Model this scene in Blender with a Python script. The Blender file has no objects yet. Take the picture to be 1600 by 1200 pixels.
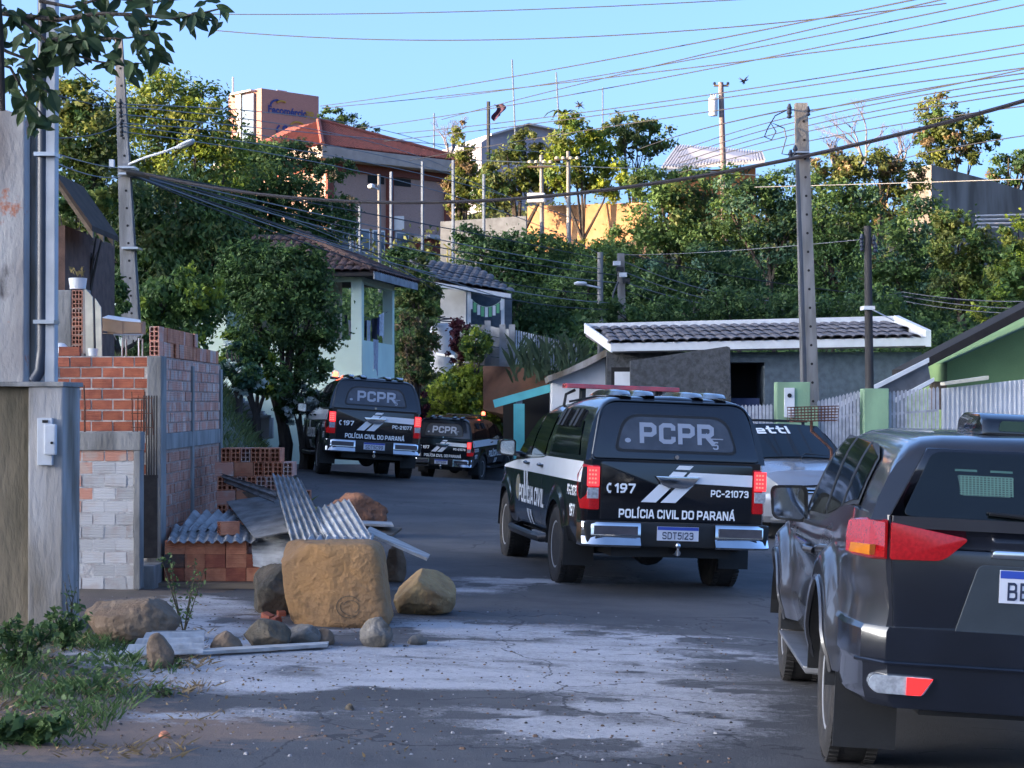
import bpy, math, random
import numpy as np
from mathutils import Vector, Matrix
random.seed(7)
R = math.radians
C = bpy.context.scene.collection
S = bpy.context.scene

# ------------------------------------------------------------------ camera
FPX, CX, HY, EYE = 2900.0, 800.0, 630.0, 1.78      # focal length in photo pixels, horizon row, eye height
cam_d = bpy.data.cameras.new('camera'); cam = bpy.data.objects.new('camera', cam_d); C.objects.link(cam)
cam_d.sensor_width = 36.0; cam_d.lens = 36.0 * FPX / 1600.0
cam_d.clip_start = 0.3; cam_d.clip_end = 4000
cam.location = (0, 0, EYE)
cam.rotation_euler = (R(90) + math.atan((HY - 600) / FPX), 0, 0)
S.camera = cam

# ------------------------------------------------------------------ sky, sun, exposure
SUN_EL, SUN_AZ = R(6.0), R(-107.0)        # azimuth measured from +Y towards +X (negative: to the left)
w = bpy.data.worlds.new('World'); S.world = w; w.use_nodes = True
nt = w.node_tree; nt.nodes.clear()
out = nt.nodes.new('ShaderNodeOutputWorld'); bg = nt.nodes.new('ShaderNodeBackground')
sk = nt.nodes.new('ShaderNodeTexSky'); sk.sky_type = 'NISHITA'; sk.sun_disc = False
sk.sun_elevation = SUN_EL; sk.sun_rotation = SUN_AZ
sk.altitude = 800; sk.air_density = 0.45; sk.dust_density = 9.0; sk.ozone_density = 2.3
bg.inputs['Strength'].default_value = 0.15
nt.links.new(sk.outputs[0], bg.inputs[0]); nt.links.new(bg.outputs[0], out.inputs[0])
sd = bpy.data.lights.new('sun', 'SUN'); sun = bpy.data.objects.new('sun', sd); C.objects.link(sun)
sd.energy = 2.6; sd.angle = R(0.6); sd.color = (1.0, 0.70, 0.40)
dirv = Vector((math.sin(SUN_AZ) * math.cos(SUN_EL), math.cos(SUN_AZ) * math.cos(SUN_EL), math.sin(SUN_EL)))
sun.rotation_euler = dirv.to_track_quat('Z', 'Y').to_euler()
vs = S.view_settings; vs.view_transform = 'Standard'; vs.look = 'None'; vs.gamma = 1.0; vs.use_curve_mapping = False
vs.exposure = 2.87
S.render.engine = 'CYCLES'
S.cycles.max_bounces = 6; S.cycles.diffuse_bounces = 3; S.cycles.glossy_bounces = 3
S.cycles.transparent_max_bounces = 8; S.cycles.transmission_bounces = 4

# ------------------------------------------------------------------ coordinates
def P(px, py, Y):
    """the place in the world that the photograph shows at (px, py), Y metres ahead"""
    return Vector(((px - CX) / FPX * Y, Y, EYE + (HY - py) / FPX * Y))
def sm(a, b, t):
    t = min(1.0, max(0.0, (t - a) / (b - a))); return t * t * (3 - 2 * t)
ORD = ['first', 'second', 'third', 'fourth', 'fifth', 'sixth', 'seventh', 'eighth', 'ninth', 'tenth', 'eleventh', 'twelfth', 'thirteenth', 'fourteenth', 'fifteenth', 'sixteenth', 'seventeenth', 'eighteenth', 'nineteenth']
def lerp(a, b, t): return a + (b - a) * t
def pw(pts, x):
    if x <= pts[0][0]: return pts[0][1]
    for (x0, y0), (x1, y1) in zip(pts, pts[1:]):
        if x <= x1: return lerp(y0, y1, (x - x0) / (x1 - x0))
    return pts[-1][1]

# ------------------------------------------------------------------ materials
def nod(m, t, **kw):
    n = m.node_tree.nodes.new(t)
    for k, v in kw.items(): setattr(n, k, v)
    return n
def mat(name, col, rough=0.8, var=0.25, scale=6.0, bump=0.0, bscale=40.0, metal=0.0, coat=0.0, col2=None, spec=0.5,
        stretch=(1, 1, 1), alpha=1.0, emit=None, estr=0.0, trans=0.0, detail=5.0, contrast=(0.35, 0.65), perobj=0.0):
    """procedural surface: two colours mixed by noise, optional fine relief and per-object variation"""
    m = bpy.data.materials.new(name); m.use_nodes = True
    N, L = m.node_tree.nodes, m.node_tree.links
    b = N['Principled BSDF']
    b.inputs['Roughness'].default_value = rough; b.inputs['Metallic'].default_value = metal
    b.inputs['Coat Weight'].default_value = coat; b.inputs['Coat Roughness'].default_value = 0.06
    b.inputs['Specular IOR Level'].default_value = spec
    b.inputs['Transmission Weight'].default_value = trans
    b.inputs['Alpha'].default_value = alpha
    c2 = col2 or tuple(max(0, c * (1 - var)) for c in col)
    tc = nod(m, 'ShaderNodeTexCoord'); mp = nod(m, 'ShaderNodeMapping'); mp.inputs['Scale'].default_value = stretch
    L.new(tc.outputs['Object'], mp.inputs['Vector'])
    no = nod(m, 'ShaderNodeTexNoise'); no.inputs['Scale'].default_value = scale; no.inputs['Detail'].default_value = detail
    L.new(mp.outputs[0], no.inputs['Vector'])
    mr = nod(m, 'ShaderNodeMapRange'); mr.inputs[1].default_value = contrast[0]; mr.inputs[2].default_value = contrast[1]
    L.new(no.outputs['Fac'], mr.inputs[0])
    mx = nod(m, 'ShaderNodeMix', data_type='RGBA')
    mx.inputs[6].default_value = (*col, 1); mx.inputs[7].default_value = (*c2, 1)
    L.new(mr.outputs[0], mx.inputs[0])
    last = mx.outputs[2]
    if perobj:
        oi = nod(m, 'ShaderNodeObjectInfo'); hs = nod(m, 'ShaderNodeHueSaturation')
        ml = nod(m, 'ShaderNodeMapRange'); ml.inputs[3].default_value = 1 - perobj; ml.inputs[4].default_value = 1 + perobj
        L.new(oi.outputs['Random'], ml.inputs[0]); L.new(ml.outputs[0], hs.inputs['Value']); L.new(last, hs.inputs['Color'])
        last = hs.outputs[0]
        ad = nod(m, 'ShaderNodeVectorMath', operation='ADD'); L.new(tc.outputs['Object'], ad.inputs[0])
        sc = nod(m, 'ShaderNodeVectorMath', operation='SCALE'); L.new(oi.outputs['Location'], sc.inputs[0]); sc.inputs[3].default_value = 3.7
        L.new(sc.outputs[0], ad.inputs[1]); L.new(ad.outputs[0], mp.inputs['Vector'])
    L.new(last, b.inputs['Base Color'])
    if bump:
        n2 = nod(m, 'ShaderNodeTexNoise'); n2.inputs['Scale'].default_value = bscale; n2.inputs['Detail'].default_value = 6
        L.new(mp.outputs[0], n2.inputs['Vector'])
        bp = nod(m, 'ShaderNodeBump'); bp.inputs['Strength'].default_value = min(1.0, bump); bp.inputs['Distance'].default_value = 0.02
        L.new(n2.outputs['Fac'], bp.inputs['Height']); L.new(bp.outputs[0], b.inputs['Normal'])
    if emit:
        b.inputs['Emission Color'].default_value = (*emit, 1); b.inputs['Emission Strength'].default_value = estr
    return m
def leafmat(name, dark, light, trans=0.35):
    """foliage: each leaf takes its own colour between two greens, some light passes through"""
    m = bpy.data.materials.new(name); m.use_nodes = True
    N, L = m.node_tree.nodes, m.node_tree.links
    N.clear()
    o = nod(m, 'ShaderNodeOutputMaterial'); at = nod(m, 'ShaderNodeAttribute', attribute_name='tint')
    mx = nod(m, 'ShaderNodeMix', data_type='RGBA'); mx.inputs[6].default_value = (*dark, 1); mx.inputs[7].default_value = (*light, 1)
    L.new(at.outputs['Fac'], mx.inputs[0])
    d = nod(m, 'ShaderNodeBsdfPrincipled'); d.inputs['Roughness'].default_value = 0.55; d.inputs['Specular IOR Level'].default_value = 0.3
    t = nod(m, 'ShaderNodeBsdfTranslucent'); ms = nod(m, 'ShaderNodeMixShader'); ms.inputs[0].default_value = trans
    L.new(mx.outputs[2], d.inputs['Base Color']); L.new(mx.outputs[2], t.inputs['Color'])
    L.new(d.outputs[0], ms.inputs[1]); L.new(t.outputs[0], ms.inputs[2]); L.new(ms.outputs[0], o.inputs[0])
    return m

# ------------------------------------------------------------------ mesh builder
class MB:
    def __init__(s): s.v = []; s.f = []; s.mi = []; s.cur = 0
    def add(s, vs, fs):
        o = len(s.v); s.v += [tuple(v) for v in vs]
        for f in fs: s.f.append(tuple(i + o for i in f)); s.mi.append(s.cur)
        return s
    def box(s, x0, x1, y0, y1, z0, z1):
        return s.add([(x0,y0,z0),(x1,y0,z0),(x1,y1,z0),(x0,y1,z0),(x0,y0,z1),(x1,y0,z1),(x1,y1,z1),(x0,y1,z1)],
                     [(3,2,1,0),(4,5,6,7),(0,1,5,4),(1,2,6,5),(2,3,7,6),(3,0,4,7)])
    def hexa(s, p):      # 8 corners: bottom 4, top 4
        return s.add(p, [(3,2,1,0),(4,5,6,7),(0,1,5,4),(1,2,6,5),(2,3,7,6),(3,0,4,7)])
    def obox(s, c, ax, ay, az):   # centre and three half-axes
        c, ax, ay, az = map(Vector, (c, ax, ay, az))
        return s.hexa([c-ax-ay-az, c+ax-ay-az, c+ax+ay-az, c-ax+ay-az, c-ax-ay+az, c+ax-ay+az, c+ax+ay+az, c-ax+ay+az])
    def prism(s, poly, d):        # 3-D polygon and an extrusion vector
        d = Vector(d); a = [Vector(p) for p in poly]; n = len(a)
        return s.add(a + [p + d for p in a], [tuple(range(n))[::-1], tuple(range(n, 2*n))] + [(i, (i+1) % n, n+(i+1) % n, n+i) for i in range(n)])
    def tube(s, pts, r, n=8, cap=True):
        pts = [Vector(p) for p in pts]; rs = r if isinstance(r, (list, tuple)) else [r] * len(pts)
        rings = []; up = None
        for i, p in enumerate(pts):
            d = (pts[min(i+1, len(pts)-1)] - pts[max(i-1, 0)])
            d = d.normalized() if d.length > 1e-9 else Vector((0, 0, 1))
            if up is None: up = d.orthogonal().normalized()
            up = (up - d * up.dot(d)); up = up.normalized() if up.length > 1e-6 else d.orthogonal().normalized()
            q = d.cross(up)
            rings.append([p + (up * math.cos(2*math.pi*k/n) + q * math.sin(2*math.pi*k/n)) * rs[i] for k in range(n)])
        vs = [v for rg in rings for v in rg]; fs = []
        for i in range(len(pts)-1):
            for k in range(n): fs.append((i*n+k, i*n+(k+1) % n, (i+1)*n+(k+1) % n, (i+1)*n+k))
        if cap: fs += [tuple(range(n))[::-1], tuple((len(pts)-1)*n + k for k in range(n))]
        return s.add(vs, fs)
    def lathe(s, prof, n=24, axis='z', c=(0, 0, 0)):   # prof: (radius, along)
        vs, fs = [], []
        for r, h in prof:
            for k in range(n):
                a = 2*math.pi*k/n; u, v = r*math.cos(a), r*math.sin(a)
                vs.append({'z': (c[0]+u, c[1]+v, c[2]+h), 'x': (c[0]+h, c[1]+u, c[2]+v), 'y': (c[0]+v, c[1]+h, c[2]+u)}[axis])
        for i in range(len(prof)-1):
            for k in range(n): fs.append((i*n+k, i*n+(k+1) % n, (i+1)*n+(k+1) % n, (i+1)*n+k))
        fs += [tuple(range(n))[::-1], tuple((len(prof)-1)*n+k for k in range(n))]
        return s.add(vs, fs)
    def grid(s, fn, nu, nv, closed=False):             # fn(u, v) -> point, u, v in 0..1
        vs = [fn(i/nu, j/nv) for j in range(nv+1) for i in range(nu+1)]
        return s.add(vs, [(j*(nu+1)+i, j*(nu+1)+i+1, (j+1)*(nu+1)+i+1, (j+1)*(nu+1)+i) for j in range(nv) for i in range(nu)])
    def loft(s, rings, cap=True, closed=True):
        n = len(rings[0]); vs = [v for r in rings for v in r]; fs = []
        for i in range(len(rings)-1):
            for k in range(n if closed else n-1): fs.append((i*n+k, i*n+(k+1) % n, (i+1)*n+(k+1) % n, (i+1)*n+k))
        if cap: fs += [tuple(range(n))[::-1], tuple((len(rings)-1)*n+k for k in range(n))]
        return s.add(vs, fs)
    def sheet(s, fn, nu, nv, nrm, t):                  # a grid with thickness t along nrm
        nrm = Vector(nrm) * t
        a = [[Vector(fn(i/nu, j/nv)) for i in range(nu+1)] for j in range(nv+1)]
        vs = [p for r in a for p in r] + [p + nrm for r in a for p in r]; o = (nu+1)*(nv+1); W = nu+1; fs = []
        for j in range(nv):
            for i in range(nu):
                q = (j*W+i, j*W+i+1, (j+1)*W+i+1, (j+1)*W+i); fs += [q, tuple(k+o for k in q[::-1])]
        ed = [j*W for j in range(nv+1)], [j*W+nu for j in range(nv+1)], list(range(nu+1)), [nv*W+i for i in range(nu+1)]
        for e in ed:
            for p, q in zip(e, e[1:]): fs.append((p, q, q+o, p+o))
        return s.add(vs, fs)
    def build(s, name, m, parent=None, smooth=False, bevel=0.0, loc=None, angle=35):
        me = bpy.data.meshes.new(name); me.from_pydata(s.v, [], s.f)
        ms = m if isinstance(m, (list, tuple)) else [m]
        for x in ms: me.materials.append(x)
        if len(ms) > 1: me.polygons.foreach_set('material_index', s.mi)
        if bevel: bevel_mesh(me, bevel)
        fix_normals(me)
        if smooth: smooth_mesh(me, angle)
        me.update()
        o = bpy.data.objects.new(name, me); C.objects.link(o)
        if parent: o.parent = parent
        if loc is not None: o.location = loc
        return o
import bmesh
def fix_normals(me):
    bm = bmesh.new(); bm.from_mesh(me); bmesh.ops.recalc_face_normals(bm, faces=bm.faces); bm.to_mesh(me); bm.free()
def bevel_mesh(me, w, seg=2):
    bm = bmesh.new(); bm.from_mesh(me)
    bmesh.ops.remove_doubles(bm, verts=bm.verts, dist=1e-5)
    es = [e for e in bm.edges if len(e.link_faces) == 2 and e.calc_face_angle(0) > R(30)]
    bmesh.ops.bevel(bm, geom=es, offset=w, segments=seg, profile=0.6, affect='EDGES', clamp_overlap=True)
    bm.to_mesh(me); bm.free()
def smooth_mesh(me, angle=35):
    bm = bmesh.new(); bm.from_mesh(me)
    bmesh.ops.remove_doubles(bm, verts=bm.verts, dist=1e-5)
    for f in bm.faces: f.smooth = True
    for e in bm.edges:
        if len(e.link_faces) == 2: e.smooth = e.calc_face_angle(0) < R(angle)
    bm.to_mesh(me); bm.free()
def tag(o, label=None, cat=None, group=None, kind=None):
    for k, v in (('label', label), ('category', cat), ('group', group), ('kind', kind)):
        if v: o[k] = v
    return o
def thing(name, label, cat, loc=(0, 0, 0), rz=0.0, group=None):
    o = bpy.data.objects.new(name, None); C.objects.link(o); o.location = loc; o.rotation_euler = (0, 0, rz)
    o.empty_display_size = 0.2
    return tag(o, label, cat, group)
def inst(src, name, parent=None, loc=None, rot=None, scale=None, mtx=None):
    """another object on the same mesh"""
    o = bpy.data.objects.new(name, src if isinstance(src, bpy.types.Mesh) else src.data); C.objects.link(o)
    if parent: o.parent = parent
    if mtx is not None: o.matrix_local = mtx
    if loc is not None: o.location = loc
    if rot is not None: o.rotation_euler = rot
    if scale is not None: o.scale = scale
    return o
def copy_tree(o, parent=None):
    c = o.copy(); C.objects.link(c)
    if parent: c.parent = parent
    for ch in [k for k in bpy.data.objects if k.parent == o]: copy_tree(ch, c)
    return c
def round_poly(pts, r, n=5):
    """2-D polygon with rounded corners"""
    o = []; m = len(pts)
    for i in range(m):
        p, a, b = Vector(pts[i]), Vector(pts[i-1]), Vector(pts[(i+1) % m])
        rr = r[i] if isinstance(r, (list, tuple)) else r
        da, db = (a-p), (b-p); k = min(rr, da.length*.49, db.length*.49)
        s0, s1 = p + da.normalized()*k, p + db.normalized()*k
        for j in range(n+1):
            t = j/n; o.append(tuple(s0*(1-t)**2 + p*2*t*(1-t) + s1*t*t))
    return o
def text_mesh(txt, size, bold=0.0, align='CENTER', spacing=1.0, shear=0.0, sx=1.0):
    """filled lettering as flat 2-D polygons: (verts, faces)"""
    cu = bpy.data.curves.new('t', 'FONT'); cu.body = txt; cu.size = size; cu.align_x = align; cu.align_y = 'CENTER'
    cu.offset = bold * size; cu.space_character = spacing; cu.shear = shear; cu.resolution_u = 3
    o = bpy.data.objects.new('t', cu); C.objects.link(o)
    dg = bpy.context.evaluated_depsgraph_get(); dg.update()
    me = bpy.data.meshes.new_from_object(o.evaluated_get(dg))
    v = [(p.co.x * sx, p.co.y) for p in me.vertices]; f = [tuple(p.vertices) for p in me.polygons]
    bpy.data.objects.remove(o); bpy.data.curves.remove(cu); bpy.data.meshes.remove(me)
    return v, f
# ------------------------------------------------------------------ squarish painted lettering, drawn stroke by stroke
GL = {
'A': [[(0, 0), (.25, 1), (.39, 1), (.64, 0)], [(.12, .27), (.52, .27)]], 'B': [[(0, .5), (.42, .5), (.56, .6), (.56, .9), (.44, 1), (0, 1), (0, 0), (.46, 0), (.6, .1), (.6, .4), (.46, .5)]],
'C': [[(.58, .82), (.58, .9), (.47, 1), (.13, 1), (0, .88), (0, .12), (.13, 0), (.47, 0), (.58, .1), (.58, .18)]], 'D': [[(0, 0), (0, 1), (.42, 1), (.6, .84), (.6, .16), (.42, 0), (0, 0)]],
'E': [[(.52, 0), (0, 0), (0, 1), (.52, 1)], [(0, .5), (.46, .5)]], 'I': [[(0, 0), (0, 1)]], 'L': [[(0, 1), (0, 0), (.48, 0)]], 'N': [[(0, 0), (0, 1), (.08, 1), (.54, 0), (.62, 0), (.62, 1)]],
'O': [[(.32, 1), (.13, 1), (0, .87), (0, .13), (.13, 0), (.51, 0), (.64, .13), (.64, .87), (.51, 1), (.32, 1)]], 'P': [[(0, 0), (0, 1), (.46, 1), (.6, .87), (.6, .53), (.46, .40), (.0, .40)]],
'R': [[(0, 0), (0, 1), (.46, 1), (.6, .88), (.6, .56), (.46, .43), (.0, .43)], [(.34, .43), (.62, 0)]], 'S': [[(.56, .84), (.56, .92), (.45, 1), (.12, 1), (0, .9), (0, .62), (.1, .53), (.48, .46), (.58, .37), (.58, .1), (.46, 0), (.12, 0), (0, .09), (0, .16)]],
'T': [[(0, 1), (.56, 1)], [(.28, 1), (.28, 0)]], 'V': [[(0, 1), (.26, 0), (.36, 0), (.62, 1)]], 'Z': [[(0, 1), (.54, 1), (0, 0), (.56, 0)]],
'0': [[(.28, 1), (.12, 1), (0, .88), (0, .12), (.12, 0), (.44, 0), (.56, .12), (.56, .88), (.44, 1), (.28, 1)]], '1': [[(0, .8), (.2, 1), (.22, 1), (.22, 0)]],
'2': [[(0, .82), (0, .9), (.12, 1), (.42, 1), (.54, .9), (.54, .62), (0, .07), (0, 0), (.56, 0)]], '3': [[(0, .88), (.1, 1), (.42, 1), (.54, .9), (.54, .62), (.42, .53), (.16, .53)], [(.42, .53), (.56, .43), (.56, .1), (.44, 0), (.1, 0), (0, .1)]],
'5': [[(.52, 1), (.04, 1), (.02, .55), (.42, .6), (.55, .48), (.55, .12), (.43, 0), (.1, 0), (0, .1)]], '6': [[(.5, 1), (.2, .95), (0, .5), (0, .12), (.12, 0), (.44, 0), (.56, .12), (.56, .44), (.44, .56), (.0, .5)]],
'7': [[(0, 1), (.56, 1), (.56, .92), (.18, 0)]], '8': [[(.28, .53), (.1, .53), (.03, .63), (.03, .9), (.12, 1), (.44, 1), (.53, .9), (.53, .63), (.46, .53), (.28, .53)], [(.1, .53), (0, .42), (0, .1), (.12, 0), (.44, 0), (.56, .1), (.56, .42), (.46, .53)]],
'9': [[(.06, 0), (.36, .05), (.56, .5), (.56, .88), (.44, 1), (.12, 1), (0, .88), (0, .56), (.12, .44), (.56, .5)]],
'-': [[(0, .42), (.34, .42)]], 'e': [[(0, .36), (.56, .36), (.56, .6), (.46, .7), (.1, .7), (0, .6), (0, .1), (.1, 0), (.54, 0)]], 't': [[(.12, 1), (.12, .1), (.2, 0), (.42, 0)], [(0, .7), (.42, .7)]], 'i': [[(0, 0), (0, .7)], [(0, .88), (0, 1.0)]],
}
GL['Á'] = GL['A'] + [[(.28, 1.16), (.42, 1.34)]]; GL['Í'] = GL['I'] + [[(-.05, 1.16), (.09, 1.34)]]
def strokes_mesh(lines, t):
    """polylines drawn with a pen of width t: (verts, faces) in 2-D"""
    vs, fs = [], []
    for ln in lines:
        p = [Vector(q) for q in ln]; cl = (p[0]-p[-1]).length < 1e-6
        if cl: p = p[:-1]
        n = len(p); o = len(vs)
        for i in range(n):
            a = p[i-1] if (i > 0 or cl) else None; b = p[(i+1) % n] if (i < n-1 or cl) else None
            d0 = (p[i]-a).normalized() if a is not None else None; d1 = (b-p[i]).normalized() if b is not None else None
            d0 = d0 or d1; d1 = d1 or d0
            n0, n1 = Vector((-d0.y, d0.x)), Vector((-d1.y, d1.x)); m = n0 + n1
            m = m.normalized() if m.length > 1e-4 else n0
            k = t/2/max(.45, m.dot(n0))
            q = p[i]
            if a is None: q = q - d0*t*.5
            if b is None: q = q + d1*t*.5
            vs += [q + m*k, q - m*k]
        for i in range(n if cl else n-1):
            j = (i+1) % n; fs.append((o+2*i, o+2*i+1, o+2*j+1, o+2*j))
    return vs, fs
def pen_text(txt, h, pen=.17, gap=.17, sx=1.0, align='CENTER'):
    """verts and faces of a line of lettering, cap height h, centred on the origin"""
    vs, fs = [], []; x = 0.0
    for c in txt:
        if c == ' ': x += .32; continue
        g = GL[c]; w_ = max(q[0] for l in g for q in l)
        v, f = strokes_mesh([[(x + pen/2 + a, pen/2 + b*(1-pen)) for a, b in l] for l in g], pen)
        o = len(vs); vs += v; fs += [tuple(i+o for i in q) for q in f]
        x += w_ + pen + gap
    wd = x - gap; off = {'CENTER': -wd/2, 'LEFT': 0, 'RIGHT': -wd}[align]
    return [((a.x + off)*h*sx, (a.y - .5)*h) for a in vs], fs
# ================================================================== LAND
def npsm(a, b, t):
    t = np.clip((t - a) / (b - a), 0, 1); return t * t * (3 - 2 * t)
def vnoise(x, y, s, seed=0):
    """smooth value noise for the lie of the land"""
    x = np.asarray(x, float) / s; y = np.asarray(y, float) / s
    xi, yi = np.floor(x).astype(int), np.floor(y).astype(int); fx, fy = x - xi, y - yi
    def hsh(i, j):
        n = (i * 374761393 + j * 668265263 + seed * 974634777) & 0x7fffffff
        n = ((n ^ (n >> 13)) * 1274126177) & 0x7fffffff
        return ((n ^ (n >> 16)) & 0xffff) / 65535.0
    fx, fy = fx*fx*(3-2*fx), fy*fy*(3-2*fy)
    return (hsh(xi, yi)*(1-fx) + hsh(xi+1, yi)*fx)*(1-fy) + (hsh(xi, yi+1)*(1-fx) + hsh(xi+1, yi+1)*fx)*fy
def edge(y):      # left edge of the asphalt
    return np.interp(y, [0, 12, 20, 28, 36, 60], [-2.7, -2.8, -2.5, -3.2, -4.2, -7.2])
def hgt(x, y):
    x = np.asarray(x, float); y = np.asarray(y, float)
    z = np.interp(y, [-40, 0, 22, 30, 36, 38.5, 48, 58, 400], [0, 0, 0.0, 0.10, 0.18, 0.14, -0.26, -0.70, -0.6])
    z = z - np.clip(x, -4.5, 6) * np.interp(y, [0, 24, 36, 60, 80], [.036, .036, .062, .045, 0])
    hill = np.interp(y, [57, 62, 66, 80, 95, 130, 200, 420], [0, 2.0, 3.4, 6.0, 8.7, 15.0, 17, 18])
    right = np.interp(x, [2, 9], [0, 1])
    z = z + hill * (1 - 0.0 * right)
    d = edge(y) - x
    z = z + npsm(-.05, 2.3, d) * 2.25 * npsm(22, 31, y) * npsm(75, 55, y)
    f_ = np.interp(x, [-200, -60], [1, 0]) * npsm(-230, -120, y) * npsm(230, 150, y)        # unseen ridge added to the west, its height shaped to shade the street
    z = z*(1-f_) + np.interp(y, [-60, -8, 5, 13, 22, 32, 120], [29, 29.5, 33, 33.5, 31.5, 30.5, 30.5])*f_
    rough = npsm(-0.3, 1.0, d) * 0.05 + npsm(58, 64, y) * 0.7
    return z + (vnoise(x, y, 0.6, 3) - .5) * rough
def H(x, y): return float(hgt(x, y))
def onG(px, py, Y0=8.0, Y1=120.0):
    """where the line of sight through a photo pixel meets the land"""
    a = None
    Y = Y0
    while Y < Y1:
        p = P(px, py, Y)
        if p.z <= H(p.x, p.y): return Vector((p.x, p.y, H(p.x, p.y)))
        Y += 0.02 if Y < 30 else 0.1
    return P(px, py, Y1)
def axis(parts):
    o = []
    for a, b, s in parts: o += list(np.arange(a, b - 1e-6, s))
    return np.array(o + [parts[-1][1]])
gx = axis([(-260, -60, 8), (-60, -14, 2), (-14, -5, .5), (-5, -4.2, .2), (-4.2, 4.2, .055), (4.2, 9, .2), (9, 14, .5), (14, 60, 2), (60, 220, 8)])
gy = axis([(-240, -40, 10), (-40, 0, 4), (0, 8, .5), (8.0, 17, .05), (17, 26, .12), (26, 62, .4), (62, 130, 1.5), (130, 420, 8)])
GX, GY = np.meshgrid(gx, gy); GZ = hgt(GX, GY)
PXX = CX + GX / np.maximum(GY, .5) * FPX; PYY = HY - (GZ - EYE) / np.maximum(GY, .5) * FPX
def blobs(lst):
    a = np.zeros_like(GX)
    for cx, cy, rx, ry, s in lst:
        q = ((PXX-cx)/rx)**2 + ((PYY-cy)/ry)**2; a = a + s * np.exp(-q*1.1)
    return np.where(GY > 7, a, 0)
# lime dust, reddish soil and worn patches lie where the photograph shows them, fixed to the ground
DUST = blobs([(620, 1045, 520, 70, 1.0), (250, 1010, 160, 60, .7), (300, 950, 130, 22, .9), (860, 908, 190, 14, .75), (900, 1000, 330, 45, .45),
              (1020, 1120, 260, 70, .55), (850, 1165, 420, 40, .42), (300, 1120, 230, 22, .55), (700, 922, 120, 14, .5),
              (700, 1090, 200, 12, -.8), (420, 1098, 150, 9, -.8), (560, 1086, 60, 8, -.5), (330, 1185, 420, 26, -.8), (1020, 968, 200, 12, -.4), (590, 1003, 110, 12, -.75), (900, 860, 300, 30, -.3),
              (150, 1050, 130, 25, -.35)])
SOIL = blobs([(760, 982, 220, 9, .8), (110, 1150, 280, 60, 1.1), (250, 1130, 220, 16, .7), (420, 1150, 260, 14, .55), (500, 965, 220, 12, .6), (60, 1080, 150, 50, .5), (330, 955, 120, 14, .5)])
GRS = blobs([(100, 1000, 150, 40, .9), (180, 1080, 130, 45, .8)]) + np.where((GX < edge(GY) - .3) & (GY > 21), .9, 0) + np.where(GY > 56, .8, 0) + np.where(GX < -9, 1, 0)
DUST = DUST*(.62 + .75*vnoise(GX*.8, GY*1.3, .55, 41)) - .30*(vnoise(GX, GY*1.6, .28, 43) > .70) + .10*vnoise(GX, GY, .9, 44)*(GY > 9)*(GY < 20)*(GX < 3.5)*(GX > -3)
DUST = np.minimum(DUST, .70 + .12*vnoise(GX, GY, .7, 77))
def land(name, mask, lift, m):
    idx = -np.ones(GX.shape, int)
    cells = np.argwhere(mask)
    use = np.zeros(GX.shape, bool)
    for a, b in ((0, 0), (0, 1), (1, 0), (1, 1)): use[cells[:, 0]+a, cells[:, 1]+b] = True
    idx[use] = np.arange(use.sum())
    co = np.stack([GX[use], GY[use], GZ[use] + (lift[use] if not np.isscalar(lift) else lift)], 1)
    fs = np.stack([idx[cells[:, 0], cells[:, 1]], idx[cells[:, 0], cells[:, 1]+1], idx[cells[:, 0]+1, cells[:, 1]+1], idx[cells[:, 0]+1, cells[:, 1]]], 1)
    me = bpy.data.meshes.new(name); me.from_pydata(co.tolist(), [], fs.tolist())
    for n, A in (('dust', DUST), ('soil', SOIL), ('grassy', GRS)):
        at = me.attributes.new(n, 'FLOAT', 'POINT'); at.data.foreach_set('value', A[use].astype(np.float32))
    me.polygons.foreach_set('use_smooth', [True]*len(me.polygons)); me.materials.append(m); me.update()
    o = bpy.data.objects.new(name, me); C.objects.link(o); return tag(o, kind='structure')
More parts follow.
